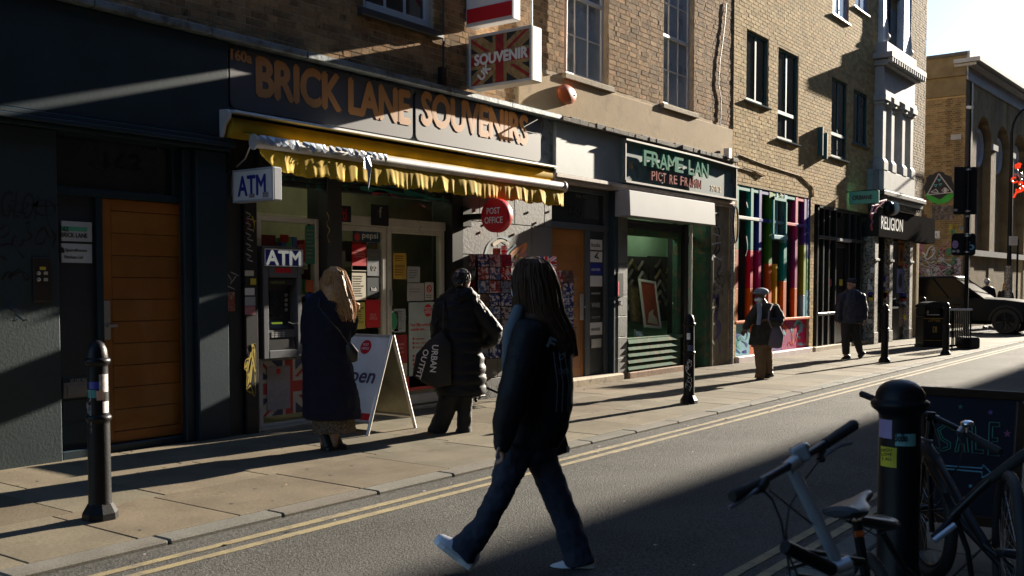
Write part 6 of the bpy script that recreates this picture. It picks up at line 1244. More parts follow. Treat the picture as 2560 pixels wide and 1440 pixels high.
upv = (V((xt, 0, zt_)) - V((fA.x, 0, GZ))).normalized(); Wb = yf_ - yn; o0 = lambda y, f_: s1(f_, y) + nrm * .0135
m = MB(); m.prism([o0(yn + .02, .145), o0(yf_ - .02, .145), o0(yf_ - .02, .21), o0(yn + .02, .21)], nrm * .001); m.build('red_bar', RED, face)
OPN = mat('open_purple', (.06, .045, .10), .5); text('Open', o0(yf_ - .06, .46), YU, upv, Wb - .14, .20, OPN, face, bold=.02, shear=.15)
c = o0((yn + yf_) / 2 - .02, .865); MB().prism([c + V((0, .075 * cos(i * pi / 14), 0)) + upv * (.075 * sin(i * pi / 14)) for i in range(28)], nrm * .0012).build('badge', RED, face); text('POST', c + V((0, .04, 0)) + upv * .012 + nrm * .0015, YU, upv, .075, .026, WHITE, face); text('OFFICE', c + V((0, .052, 0)) - upv * .028 + nrm * .0015, YU, upv, .10, .026, WHITE, face)

# ------------------------------------------------------------------ postcard racks
CARDM = []
for i, c in enumerate(((.5, .02, .03), (.55, .52, .5), (.05, .09, .3), (.4, .03, .05), (.12, .2, .4), (.3, .2, .12), (.5, .1, .08), (.35, .4, .48))): CARDM.append(mat('postcard_%d' % i, tuple(q * .55 for q in c), .6, spec=.15, var=.6, vs=13, alt=((.55, .5, .48) if i % 2 == 0 else (.08, .04, .06)), altr=(.5, .55)))
card_src = {}
def rack(label, foot, ztop, rows, yaw, hw=.25, cols=3):
    t = thing('postcard_rack', label, 'postcard rack', foot); x, y, z = foot; c0 = V(foot); U_ = V((cos(yaw), sin(yaw), 0)); W_ = V((-sin(yaw), cos(yaw), 0))
    m = MB(); m.tube([c0 + ZU * .05, c0 + ZU * (ztop - z)], .016, 8)
    for k in range(4): d_ = (U_ * cos(k * pi / 2 + .7) + W_ * sin(k * pi / 2 + .7)); m.tube([c0 + ZU * .16, c0 + d_ * .16 + ZU * .1, c0 + d_ * .31 + ZU * .045], .015, 6); m.ball(c0 + d_ * .31 + ZU * .022, .022, 8, 6)
    m.build('stand', BLACKM, t, smooth=True); wr = MB(); zb = ztop - rows * .165
    for f_ in range(4):
        n_ = [U_ * -1, W_ * -1, U_, W_][f_]; s_ = n_.cross(ZU) * -1
        for r_ in range(rows):
            z0 = zb + r_ * .165 - z
            for e in (-hw, 0, hw): wr.tube([c0 + n_ * (hw + .02) + s_ * e + ZU * z0, c0 + n_ * (hw + .055) + s_ * e + ZU * (z0 + .07)], .003, 4)
            wr.tube([c0 + n_ * (hw + .052) + s_ * -hw + ZU * (z0 + .065), c0 + n_ * (hw + .052) + s_ * hw + ZU * (z0 + .065)], .003, 4); wr.tube([c0 + n_ * (hw + .02) - s_ * hw + ZU * z0, c0 + n_ * (hw + .02) + s_ * hw + ZU * z0], .004, 4)
            if f_ in (2,): continue
            for k in range(cols):
                i = rnd.randrange(8)
                if i not in card_src: q = MB(); q.box(-.074, .074, -.004, .004, 0, .155); card_src[i] = q.build('postcard', CARDM[i], t); o = card_src[i]; ORG[o.name] = V((0, 0, 0)); off = ORG[t.name]; [setattr(vv, 'co', vv.co + off) for vv in o.data.vertices]; o.parent = t
                else: o = card_src[i].copy(); COL.objects.link(o); o.parent = t
                p = c0 + n_ * (hw + .028) + s_ * (-hw + (k + .5) * 2 * hw / cols) + ZU * (z0 + .008); o.location = p - V(foot); o.rotation_euler = (-.13 + rnd.uniform(-.03, .03), rnd.uniform(-.03, .03), atan2_(n_))
    cr = MB(); cr.obox(c0 + ZU * ((zb + ztop) / 2 - z), U_ * (hw * .8), W_ * (hw * .8), ZU * ((ztop - zb) / 2)); cr.build('core', BLACKP, t); wr.build('wire_basket', BLACKM, t); return t
def atan2_(n_): return math.atan2(n_.y, n_.x) + pi / 2
f1 = onZ(1228, 1000); RK = rack('revolving postcard rack full of red and blue cards by the grey pier', (f1.x, f1.y + .1, GZ), P(1228, 648, (f1 - CAM).dot(H_)).z + .06, 8, -.42)
tR = (f1 - CAM).dot(H_)
RK2 = rack('second souvenir rack with a flag card behind the walking woman', (P(1370, 900, tR + .6).x, P(1370, 900, tR + .6).y, GZ), P(1370, 676, tR + .6).z, 7, -.5)
def flagcard(name, px0, py0, px1, py1, tt, par, words=None):
    a, b = P(px0, py1, tt), P(px1, py0, tt); w_ = (b - a).dot(Rb); h_ = b.z - a.z; m = MB(); m.k = 1; m.prism([a, a + Rb * w_, a + Rb * w_ + ZU * h_, a + ZU * h_], Hb * .006); m.k = 0; union_jack(m, a, Rb, ZU, w_, h_, -Hb, step=.0006); o = m.build(name, [mat('card_flag_blue', (.06, .05, .3), .5), WHITE, RED], par)
    if words: text(words, a + Rb * .02 + ZU * (h_ * .3) - Hb * .007, Rb, ZU, w_ * .85, h_ * .35, LT, o, bold=.0)
flagcard('flag_card', 1253, 614, 1267, 642, tR, RK); a, b = P(1232, 642, tR), P(1253, 615, tR); m = MB(); m.prism([a, a + Rb * .1, a + Rb * .1 + ZU * .11, a + ZU * .11], Hb * .005); o = m.build('price_card', mat('card_brown', (.3, .22, .13), .8), RK); text('£1.50', a - Hb * .002 + ZU * .06 + Rb * .01, Rb, ZU, .08, .03, LT, o)
flagcard('flag_card', 1340, 641, 1391, 673, tR + .4, RK2, 'CARDS £2'); m = MB(); c = P(1390, 705, tR + .3); m.ball(c, (.06, .06, .085), 14, 9); m.ball(c + ZU * -.05, (.075, .06, .06), 12, 8); m.build('souvenir_toy', mat('toy_orange', (.5, .14, .05), .7), RK2, smooth=True)
# ------------------------------------------------------------------ people
SK1 = mat('skin_light', (.42, .25, .17), .55, var=.08); SK2 = mat('skin_brown', (.13, .065, .04), .55, var=.1)
NAVYC = mat('navy_wool', (.008, .009, .021), .85, var=.2, vs=20, bump=.25, bs=160, spec=.3); BLKC = mat('black_nylon', (.007, .0075, .010), .6, var=.2, vs=10, bump=.2, bs=30, spec=.25); JEAN = mat('dark_denim', (.014, .020, .040), .8, var=.25, vs=12, bump=.25, bs=120, alt=(.02, .03, .055), altr=(.55, .75))
BLKT = mat('black_trousers', (.012, .012, .013), .8, var=.2); SHOEW = mat('white_trainer', (.62, .66, .72), .5, var=.06); SHOEB = mat('black_shoe', (.012, .012, .012), .45)
HAIRD = mat('dark_brown_hair', (.05, .021, .008), .6, var=.4, vs=30, spec=.25); HAIRB = mat('blond_hair', (.36, .19, .07), .45, var=.35, vs=40, spec=.5); HAIRK = mat('black_hair', (.018, .012, .009), .4, var=.3, vs=30); HAIRG = mat('grey_hair', (.4, .38, .36), .6)
MASKM = mat('face_mask', (.5, .6, .62), .7); EYEM = mat('eye_dark', (.01, .01, .01), .2); LIPM = mat('lip', (.22, .07, .06), .5)
class Fig:
    def __init__(s, t0): s.t = t0; s.k = t0 / FPX
    def p(s, x, y, d=0.): return P(x, y, s.t + d)
    def limb(s, m, pts, rad, flat=1., n=14, axis=None, dome=True):
        q = [s.p(*a) for a in pts]; return m.tube(q, [(r * s.k, r * s.k * flat) for r in rad], n, axis=Rb if axis is None else axis, dome=dome)
    def loft(s, m, rings, n=28, cap=True, quilt=0.):
        """rings of (centre px, y, half width px, depth ratio, depth offset)"""
        vs = []; k = len(rings)
        for (cx, y, w_, fl, d) in rings:
            c = s.p(cx, y, d)
            vs += [c + Rb * (w_ * s.k * cos(2 * pi * j / n) * (1 + .02 * sin(3 * j + y))) + Hb * (w_ * s.k * fl * sin(2 * pi * j / n)) for j in range(n)]
        fs = [(i * n + j, i * n + (j + 1) % n, (i + 1) * n + (j + 1) % n, (i + 1) * n + j) for i in range(k - 1) for j in range(n)]
        if cap: fs += [tuple(range(n)), tuple((k - 1) * n + j for j in range(n))]
        return m.add(vs, fs)
def melt(o, vox=.012, it=6, fold=0., fs=.12):
    r = o.modifiers.new('one_skin', 'REMESH'); r.mode = 'VOXEL'; r.voxel_size = vox; r.use_smooth_shade = True
    s = o.modifiers.new('soften', 'SMOOTH'); s.factor = .5; s.iterations = it
    if fold:
        tx = bpy.data.textures.new('folds', 'CLOUDS'); tx.noise_scale = fs; tx.noise_depth = 2
        d = o.modifiers.new('folds', 'DISPLACE'); d.texture = tx; d.strength = fold; d.mid_level = .5; d.texture_coords = 'GLOBAL'
    return o
def smooth2(rings, n=4):
    out = []
    for i in range(len(rings) - 1):
        for k in range(n):
            t = k / n; t = t * t * (3 - 2 * t) * .5 + t * .5; out.append(tuple(a + (b - a) * t for a, b in zip(rings[i], rings[i + 1])))
    return out + [rings[-1]]
def head(m, c, f, s=1., neck=None):
    """skull, jaw, nose, brow and ears; c is the middle of the head, f where it looks"""
    f = V(f).normalized(); sd_ = V((-f.y, f.x, 0)).normalized(); from_ = lambda a, b, z: c + f * a * s + sd_ * b * s + ZU * z * s
    import mathutils
    rot = mathutils.Matrix((f, sd_, ZU)).transposed()
    m.ball(from_(-.012, 0, .03), (.095 * s, .074 * s, .085 * s), 18, 12, rot); m.ball(from_(.015, 0, -.03), (.072 * s, .060 * s, .085 * s), 16, 10, rot); m.ball(from_(.055, 0, -.085), (.028 * s, .03 * s, .024 * s), 10, 7, rot)
    m.tube([from_(.078, 0, .02), from_(.098, 0, -.012), from_(.105, 0, -.028), from_(.085, 0, -.034)], [.009 * s, .012 * s, .014 * s, .011 * s], 8); m.ball(from_(.072, 0, .03), (.016 * s, .055 * s, .010 * s), 10, 6, rot)
    for e in (-1, 1): m.ball(from_(-.008, e * .076, -.005), (.018 * s, .008 * s, .03 * s), 10, 7, rot)
    if neck is not None: m.tube([from_(-.02, 0, -.04), neck], [.052 * s, .058 * s], 12)
    return from_, rot
def face(par, fr_m, s=1., mouth=True):
    m = MB(); [m.ball(fr_m(.080, e * .030, .012), .0105 * s, 8, 6) for e in (-1, 1)]; m.build('eye', EYEM, par, smooth=True)
    if mouth: m = MB(); m.tube([fr_m(.078, -.022, -.062), fr_m(.09, 0, -.06), fr_m(.078, .022, -.062)], [.004, .006, .004], 6); m.build('mouth', LIPM, par)
def hand(m, w_, d_, nrm, s=1., curl=.6):
    d_ = V(d_).normalized(); nrm = V(nrm); nrm = (nrm - d_ * nrm.dot(d_)).normalized(); sd_ = d_.cross(nrm)
    m.tube([w_ - d_ * .03 * s, w_, w_ + d_ * .05 * s, w_ + d_ * .085 * s], [(.026 * s, .019 * s), (.027 * s, .018 * s), (.040 * s, .016 * s), (.036 * s, .013 * s)], 12, axis=sd_)
    for i, (o_, L_) in enumerate(((-.029, .062), (-.010, .074), (.010, .070), (.028, .054))):
        a = w_ + d_ * .075 * s + sd_ * o_ * s; b = a + (d_ * cos(curl * .5) + nrm * sin(curl * .5)) * L_ * .45 * s; c = b + (d_ * cos(curl * 1.3) + nrm * sin(curl * 1.3)) * L_ * .35 * s; e = c + (d_ * cos(curl * 2) + nrm * sin(curl * 2)) * L_ * .28 * s
        m.tube([a, b, c, e], [.0095 * s, .009 * s, .008 * s, .0065 * s], 8, dome=True)
    a = w_ + d_ * .015 * s - sd_ * .026 * s; b = a + (d_ * .6 - sd_ * .6 + nrm * .5).normalized() * .04 * s; m.tube([a, b, b + (d_ * .8 + nrm * .4 - sd_ * .2).normalized() * .035 * s], [.013 * s, .011 * s, .008 * s], 8, dome=True)
def shoe(par, heel, toe, up=ZU, wd=.045, mm=SHOEB, sole=None, hgt=.07, shaft=None):
    heel, toe = V(heel), V(toe); d_ = (toe - heel).normalized(); L_ = (toe - heel).length; up = (V(up) - d_ * V(up).dot(d_)).normalized(); sd_ = d_.cross(up); m = MB(); vs = []; n = 14
    prof = [(.0, .55, .75), (.06, .78, .95), (.2, .86, 1.05), (.38, .82, .98), (.55, .92, .78), (.75, 1.0, .58), (.9, .86, .46), (.98, .5, .36), (1.0, .2, .28)]
    for f_, w_, h_ in prof:
        for j in range(n):
            a = pi * j / (n - 1); vs.append(heel + d_ * (f_ * L_) + sd_ * (wd * w_ * cos(a)) + up * (hgt * h_ * max(0., sin(a)) ** .8 + .018))
    k = len(prof); m.add(vs, [(i * n + j, i * n + j + 1, (i + 1) * n + j + 1, (i + 1) * n + j) for i in range(k - 1) for j in range(n - 1)] + [tuple(range(n)), tuple((k - 1) * n + j for j in range(n))] + [tuple(i * n for i in range(k)) + tuple(i * n + n - 1 for i in reversed(range(k)))])
    if shaft: m.tube([heel + d_ * .07 + up * .04, shaft], [(wd * 1.0, wd * 1.1)] * 2, 12)
    o = m.build('shoe', mm, par, smooth=True, ang=60); m = MB(); out = []
    pts = [heel + d_ * (f_ * L_ * 1.01 - .002) + sd_ * (wd * w_ * 1.06) for f_, w_, _ in prof] + [heel + d_ * (f_ * L_ * 1.01 - .002) - sd_ * (wd * w_ * 1.06) for f_, w_, _ in reversed(prof)]
    m.prism(pts, up * .024); m.build('sole', sole or mm, o); return o
LF = -Rb                                                # image-left in the world
# walking woman in the road
f = Fig(5.12); PW1 = MB(); fl = (LF + Hb * .25).normalized()
hc_ = f.p(1330, 708); hf, _ = head(PW1, hc_, fl, 1.0, f.p(1338, 800))
f.loft(PW1, [(1338, 800, 60, .6, 0), (1345, 860, 66, .7, 0), (1345, 980, 52, .65, 0), (1325, 1100, 44, .6, 0), (1318, 1140, 40, .6, 0)]); f.limb(PW1, [(1296, 1130, -.05), (1250, 1235, -.05), (1180, 1365, -.05)], [28, 20, 15]); f.limb(PW1, [(1345, 1135, .06), (1385, 1225, .06), (1440, 1390, .06)], [28, 21, 15])
f.limb(PW1, [(1318, 850, -.13), (1285, 985, -.2), (1252, 1100, -.2)], [17, 16, 13]); f.limb(PW1, [(1365, 850, .16), (1392, 980, .18), (1396, 1078, .12)], [17, 16, 13]); hand(PW1, f.p(1250, 1104, -.2), f.p(1258, 1140, -.2) - f.p(1250, 1104, -.2), LF, .95, 1.0); hand(PW1, f.p(1396, 1078, .12), -ZU, LF, .95, .9)
W1 = melt(PW1.build('person', SK1, None, smooth=True, cat='person', label='person with long dark hair, black jacket, flared jeans and white trainers walking across the road'), .008, 3)
m = MB(); [m.ball(hf(.078, e * .03, .012), .011, 8, 6) for e in (-1, 1)]; m.build('eye', EYEM, W1, smooth=True)
m = MB(); m.ball(hf(.05, 0, -.045), (.056, .062, .05), 16, 10); m.tube([hf(.05, -.05, -.03), hf(-.01, -.078, -.005)], .004, 5); m.tube([hf(.05, .05, -.03), hf(-.01, .078, -.005)], .004, 5); m.build('face_mask', MASKM, W1, smooth=True)
m = MB(); f.loft(m, smooth2([(1336, 776, 34, .8, 0), (1338, 796, 62, .75, 0), (1344, 830, 80, .72, 0), (1348, 900, 84, .74, 0), (1348, 1000, 85, .74, 0), (1342, 1070, 80, .74, 0), (1330, 1118, 70, .8, 0)])); f.limb(m, [(1322, 838, -.14), (1300, 920, -.2), (1282, 1000, -.22), (1262, 1075, -.2), (1254, 1112, -.2)], [46, 42, 39, 33, 23]); f.limb(m, [(1368, 840, .16), (1392, 930, .2), (1398, 1000, .18), (1398, 1072, .12)], [44, 38, 34, 24])
melt(m.build('jacket', BLKC, W1, smooth=True), .011, 5, .022, .12)
m = MB(); f.limb(m, [(1296, 772, -.10), (1276, 830, -.14), (1268, 900, -.12), (1266, 960, -.08)], [15, 18, 15, 10], .8); melt(m.build('hood_lining', mat('pale_hoodie', (.10, .13, .155), .8), W1, smooth=True), .008, 3)
m = MB(); f.limb(m, [(1326, 1060, 0), (1322, 1100, 0), (1318, 1130, 0)], [62, 62, 56], .78); f.limb(m, [(1294, 1110, -.05), (1276, 1170, -.06), (1250, 1235, -.06), (1212, 1310, -.06), (1170, 1362, -.06), (1153, 1384, -.06)], [46, 40, 31, 31, 37, 43], .9, dome=False); f.limb(m, [(1345, 1115, .05), (1362, 1165, .06), (1388, 1230, .06), (1416, 1300, .06), (1440, 1370, .06), (1448, 1408, .06)], [44, 40, 37, 35, 38, 45], .9, dome=False)
melt(m.build('jeans', JEAN, W1, smooth=True), .009, 3, .022, .06)
sf = fl
shoe(W1, f.p(1176, 1424, -.06), f.p(1084, 1352, -.06), ZU, .05, SHOEW, WHITE, .085); shoe(W1, f.p(1490, 1432, .06), f.p(1372, 1438, .06), ZU, .05, SHOEW, WHITE, .085)
def strands(m, n, start, mids, end, spread, rad, seed, fig):
    """locks of hair from the crown down through mids to end (centre, half spread in px)"""
    q = random.Random(seed)
    for i in range(n):
        a = q.uniform(-1, 1); b = q.uniform(-1, 1); pts = []
        for (cx, y, w_, dw) in [start] + mids + [end]: pts.append(fig.p(cx + a * w_ + q.uniform(-2, 2), y + (q.uniform(-12, 10) if (cx, y) == end[:2] else 0), -dw * (1 - a * a) ** .5 * (1 if b > -.3 else -1) + q.uniform(-.01, .01)))
        m.tube(pts, [rad, rad * 1.2, rad * 1.1] + [rad] * (len(pts) - 4) + [rad * .25], 6)
m = MB(); m.ball(hf(-.018, 0, .033), (.112, .094, .100), 20, 14, None); f.loft(m, smooth2([(1336, 690, 54, .85, 0), (1340, 740, 56, .9, 0), (1352, 800, 62, .85, -.03), (1384, 848, 44, .75, -.05), (1410, 872, 16, .7, -.05)])); strands(m, 260, (1333, 644, 5, .01), [(1333, 648, 24, .05), (1334, 658, 40, .08), (1336, 680, 52, .1), (1340, 715, 60, .108), (1350, 780, 63, .118), (1384, 832, 52, .125)], (1420, 882, 24, .12), 1, .0042, 3, f)
m.build('hair', HAIRD, W1, smooth=True)
# print on the back of the jacket
PRN = mat('jacket_print', (.05, .06, .07), .6); o_ = f.p(1366, 866, -.335); text('F', o_, Rb + ZU * -.5, ZU + Rb * .4, .035, .05, PRN, W1, bold=.03); text('o', f.p(1394, 900, -.335), Rb, ZU + Rb * .4, .028, .034, PRN, W1); text('ON70', f.p(1396, 936, -.32), Rb, ZU, .05, .028, PRN, W1); m = MB()
for px in (1390, 1404, 1418): m.tube([f.p(px - 6, 880, -.33 + (px - 1390) * .004), f.p(px + 4, 960, -.325 + (px - 1390) * .006), f.p(px + 1, 1030, -.3 + (px - 1390) * .007)], .003, 4)
m.build('piping', PRN, W1); text('lll', f.p(1277, 888, -.42), Rb, ZU, .02, .045, PRN, W1, bold=.04)
BK = thing('folder', 'black folder held low behind the walking woman', 'folder', tuple(f.p(1405, 1110, .1))); m = MB(); q = [f.p(1386, 1084, .1), f.p(1412, 1080, .1), f.p(1425, 1130, .1), f.p(1392, 1141, .1)]; m.prism(q, Hb * .03); m.build('cover', BLACKP, BK, bevel=.004); m = MB(); m.prism([f.p(1416, 1117, .096), f.p(1424, 1116, .096), f.p(1424, 1130, .096), f.p(1418, 1132, .096)], Hb * .003); m.build('label_tab', WHITE, BK)
# woman with blond hair in a long coat
f = Fig(8.88); b = MB(); fv_ = (Hb + Rb * .75).normalized(); hc_ = f.p(838, 702, .02); hf, _ = head(b, hc_, fv_, .98, f.p(832, 738))
f.loft(b, [(830, 735, 44, .6, 0), (822, 800, 50, .7, 0), (822, 900, 46, .7, 0), (826, 980, 48, .7, 0)]); f.limb(b, [(812, 960, 0), (812, 1040, 0), (811, 1112, 0)], [24, 16, 11]); f.limb(b, [(838, 960, .02), (838, 1040, .02), (835, 1112, .0)], [24, 16, 11]); f.limb(b, [(862, 768, .05), (872, 822, .05), (886, 782, .16)], [10, 9, 8]); hand(b, f.p(886, 782, .16), ZU + Rb * .3, -Hb, .9, 1.1); f.limb(b, [(782, 772, 0), (768, 840, .05), (800, 860, .2)], [10, 9, 8]); hand(b, f.p(800, 860, .2), Rb, ZU, .9, 1.0)
W2 = melt(b.build('person', SK1, None, smooth=True, cat='person', label='person with long blond hair and ankle-length navy coat standing by the pavement board'), .008, 3); face(W2, hf)
m = MB(); f.loft(m, smooth2([(836, 716, 24, .9, 0), (832, 736, 50, .62, 0), (822, 762, 66, .6, 0), (816, 820, 61, .66, 0), (816, 900, 61, .7, 0), (826, 980, 70, .72, 0), (831, 1040, 75, .75, 0), (831, 1047, 73, .75, 0)])); f.limb(m, [(858, 762, .03), (878, 800, .03), (872, 830, .04), (884, 800, .15)], [22, 20, 18, 14]); f.limb(m, [(778, 766, 0), (768, 810, .02), (768, 850, .06), (800, 870, .18)], [22, 20, 19, 14]); melt(m.build('coat', NAVYC, W2, smooth=True), .011, 5, .028, .12)
SKT = mat('patterned_skirt', (.16, .12, .08), .8, var=.6, vs=60, alt=(.03, .025, .02), altr=(.5, .55)); m = MB(); f.loft(m, smooth2([(834, 1000, 52, .7, 0), (834, 1046, 54, .75, 0), (836, 1076, 55, .75, 0), (836, 1080, 53, .75, 0)])); melt(m.build('skirt', SKT, W2, smooth=True), .010, 2, .02, .06)
shoe(W2, f.p(806, 1128, 0), f.p(832, 1130, -.06), ZU, .045, SHOEB, shaft=f.p(811, 1086, 0)); shoe(W2, f.p(826, 1124, .02), f.p(868, 1124, .06), ZU, .045, SHOEB, shaft=f.p(835, 1086, .02))
m = MB(); m.ball(f.p(836, 697, 0), (.102, .102, .105), 18, 12); f.loft(m, smooth2([(838, 690, 30, .8, 0), (838, 720, 35, .75, -.03), (842, 750, 38, .5, -.06), (856, 785, 26, .4, -.05)])); strands(m, 220, (837, 668, 9, .03), [(836, 678, 25, .09), (836, 705, 37, .11), (842, 740, 43, .12), (854, 770, 36, .13)], (864, 796, 27, .12), 1, .004, 8, f); m.build('hair', HAIRB, W2, smooth=True)
HB = thing('handbag', 'small dark handbag hanging at the hip of the navy coat', 'handbag', tuple(f.p(880, 880, -.1))); m = MB(); f.limb(m, [(872, 862, -.16), (880, 882, -.15), (882, 900, -.14)], [9, 17, 13], .5); m.build('pouch', SHOEB, HB, smooth=True); m = MB(); m.tube([f.p(870, 860, -.17), f.p(850, 830, -.235), f.p(815, 790, -.255), f.p(796, 766, -.2), f.p(800, 745, -.1)], .006, 6); m.build('strap', SHOEB, HB)
# woman in the padded coat
f = Fig(9.95); b = MB(); fv_ = (Hb + Rb * .9).normalized(); hc_ = f.p(1156, 700); hf, _ = head(b, hc_, fv_, .97, f.p(1150, 740)); f.loft(b, [(1148, 735, 36, .6, 0), (1142, 800, 44, .7, 0), (1145, 900, 42, .7, 0), (1146, 980, 42, .7, 0)]); f.limb(b, [(1128, 960, 0), (1112, 1030, 0), (1096, 1075, 0)], [20, 14, 10]); f.limb(b, [(1165, 960, .03), (1162, 1030, .03), (1160, 1078, .03)], [20, 14, 10]); f.limb(b, [(1182, 760, .02), (1232, 830, .05), (1205, 856, .18)], [9, 9, 7]); hand(b, f.p(1205, 856, .18), LF, ZU, .9, 1.1); f.limb(b, [(1104, 766, 0), (1094, 850, -.02), (1112, 880, .1)], [9, 9, 7]); hand(b, f.p(1112, 880, .1), -ZU, Rb, .9, 1.2)
W3 = melt(b.build('person', SK1, None, smooth=True, cat='person', label='person with dark hair in a bun and long black padded coat at the card rack'), .008, 3); face(W3, hf)
m = MB(); rings = []
base = smooth2([(1152, 718, 24, .9, 0), (1150, 738, 46, .62, 0), (1142, 764, 57, .6, 0), (1141, 820, 57, .66, 0), (1146, 880, 60, .7, 0), (1152, 940, 62, .72, 0), (1153, 988, 60, .72, 0)], 14)
for i, (cx, y, w_, fl_, d) in enumerate(base): rings.append((cx, y, w_ - 2 + 4.5 * abs(sin(pi * (y - 700) / 26.)) ** .6, fl_, d))
f.loft(m, rings, 40); ct = m.build('coat', BLKC, W3, smooth=True, ang=80)
tx = bpy.data.textures.new('folds', 'CLOUDS'); tx.noise_scale = .04; d_ = ct.modifiers.new('folds', 'DISPLACE'); d_.texture = tx; d_.strength = .02; d_.texture_coords = 'GLOBAL'
m = MB(); f.limb(m, [(1176, 756, .0), (1206, 790, .0), (1240, 830, .02), (1236, 846, .06), (1208, 862, .16)], [24, 23, 20, 18, 13]); f.limb(m, [(1106, 764, 0), (1096, 810, -.02), (1096, 856, -.02), (1112, 882, .08)], [23, 21, 19, 14]); melt(m.build('sleeve', BLKC, W3, smooth=True), .010, 3, .025, .06)
m = MB(); f.limb(m, [(1130, 728, -.06), (1150, 742, -.12), (1172, 728, -.06)], [14, 18, 14], .8); f.limb(m, [(1174, 724, -.02), (1182, 738, -.06), (1190, 756, -.08)], [7, 9, 6]); melt(m.build('hood', BLKC, W3, smooth=True), .009, 3, .02, .05)
m = MB(); f.limb(m, [(1128, 960, 0), (1116, 1020, 0), (1098, 1068, 0), (1092, 1082, 0)], [26, 25, 24, 26], dome=False); f.limb(m, [(1165, 960, .03), (1162, 1020, .03), (1160, 1070, .03), (1158, 1084, .03)], [22, 19, 19, 21], dome=False); melt(m.build('trousers', BLKT, W3, smooth=True), .009, 3, .018, .06)
shoe(W3, f.p(1106, 1083, 0), f.p(1070, 1082, .05), ZU, .04, SHOEB); shoe(W3, f.p(1172, 1086, .03), f.p(1142, 1087, .0), ZU, .04, SHOEB)
m = MB(); m.ball(f.p(1154, 695), (.094, .094, .098), 18, 12); m.ball(f.p(1146, 708, -.1), (.045, .045, .04), 12, 8); strands(m, 90, (1156, 674, 10, .03), [(1154, 682, 20, .08), (1152, 695, 24, .1), (1149, 704, 20, .11)], (1146, 710, 8, .12), .6, .004, 4, f); m.build('hair', HAIRK, W3, smooth=True)
TB = thing('tote_bag', 'black tote bag with white lettering hanging beside the padded coat', 'bag', tuple(f.p(1080, 900, -.2))); m = MB(); q = [(1104, 826), (1072, 850), (1040, 886), (1031, 938), (1058, 958), (1090, 971), (1128, 962), (1128, 860)]; c_ = f.p(1085, 905, -.2)
fr_p = [f.p(x, y, -.22) for x, y in q]; bk_p = [f.p(1085 + (x - 1085) * .9, 905 + (y - 905) * .9, -.10) for x, y in q]; md = [f.p(1085 + (x - 1085) * .86, 905 + (y - 905) * .86, -.25) for x, y in q]; n = len(q)
m.add(md + fr_p + bk_p, [tuple(range(n)), tuple(2 * n + i for i in reversed(range(n)))] + [(r * n + i, r * n + (i + 1) % n, (r + 1) * n + (i + 1) % n, (r + 1) * n + i) for r in (0, 1) for i in range(n)]); m.build('pouch', mat('tote_black', (.012, .012, .014), .7, var=.2), TB, smooth=True, ang=60); m = MB(); m.tube([f.p(1108, 840, -.2), f.p(1108, 800, -.2), f.p(1110, 760, -.14), f.p(1112, 745, -.06)], .009, 6); m.build('strap', MATS['tote_black'], TB)
k_ = f.k; text('URBAN', f.p(1081, 862, -.262), -ZU - Rb * .10, Rb - ZU * .10, 66 * k_, 15 * k_, WHITE, TB, bold=.02); text('OUTFIT', f.p(1060, 872, -.262), -ZU - Rb * .30, Rb - ZU * .30, 74 * k_, 13 * k_, WHITE, TB, bold=.02)
RBG = thing('shoulder_bag', 'black bag tucked under the right arm of the padded coat', 'bag', tuple(f.p(1225, 850, .1))); m = MB(); f.limb(m, [(1190, 800, .1), (1215, 840, .12), (1222, 862, .12)], [18, 30, 22], .5); m.build('pouch', mat('bag_olive', (.03, .028, .016), .35), RBG, smooth=True); m = MB(); m.tube([f.p(1188, 742, -.05), f.p(1216, 788, -.07), f.p(1246, 834, .0)], .012, 8); m.build('strap', mat('bag_strap', (.05, .045, .05), .3), RBG, smooth=True)
# older man with flat cap
f = Fig(15.7); b = MB(); fv_ = (LF * .8 - Hb * .6).normalized(); hc_ = f.p(1901, 741); hf, _ = head(b, hc_, fv_, .98, f.p(1913, 764)); f.loft(b, [(1915, 762, 28, .6, 0), (1914, 800, 32, .65, 0), (1908, 850, 29, .7, 0), (1906, 868, 28, .7, 0)]); f.limb(b, [(1899, 862, 0), (1902, 900, -.02), (1901, 945, -.03)], [13, 9, 6]); f.limb(b, [(1914, 862, .05), (1920, 900, .05), (1921, 938, .1)], [13, 9, 6]); f.limb(b, [(1893, 768, -.05), (1874, 800, -.1), (1863, 824, -.15)], [6, 6, 4.5]); hand(b, f.p(1863, 822, -.15), -ZU + LF * .5, -Hb, .95, .8); f.limb(b, [(1936, 770, 0), (1950, 800, -.08), (1922, 800, -.22)], [6, 6, 4.5]); hand(b, f.p(1922, 800, -.22), LF + ZU * .1, -ZU, .95, 1.0)
M4 = melt(b.build('person', SK2, None, smooth=True, cat='person', label='person in grey flat cap, face mask, open dark jacket and brown trousers walking'), .009, 2); face(M4, hf, 1., False)
m = MB(); m.ball(hf(.045, 0, -.05), (.062, .066, .045), 14, 9); m.build('face_mask', mat('mask_white', (.6, .66, .64), .7), M4, smooth=True)
CAPG = mat('grey_cap', (.16, .19, .24), .8, var=.15); m = MB(); m.ball(hf(-.02, 0, .075), (.125, .115, .062), 18, 10); m.ball(hf(.09, 0, .055), (.075, .07, .016), 14, 7); m.build('cap', CAPG, M4, smooth=True)
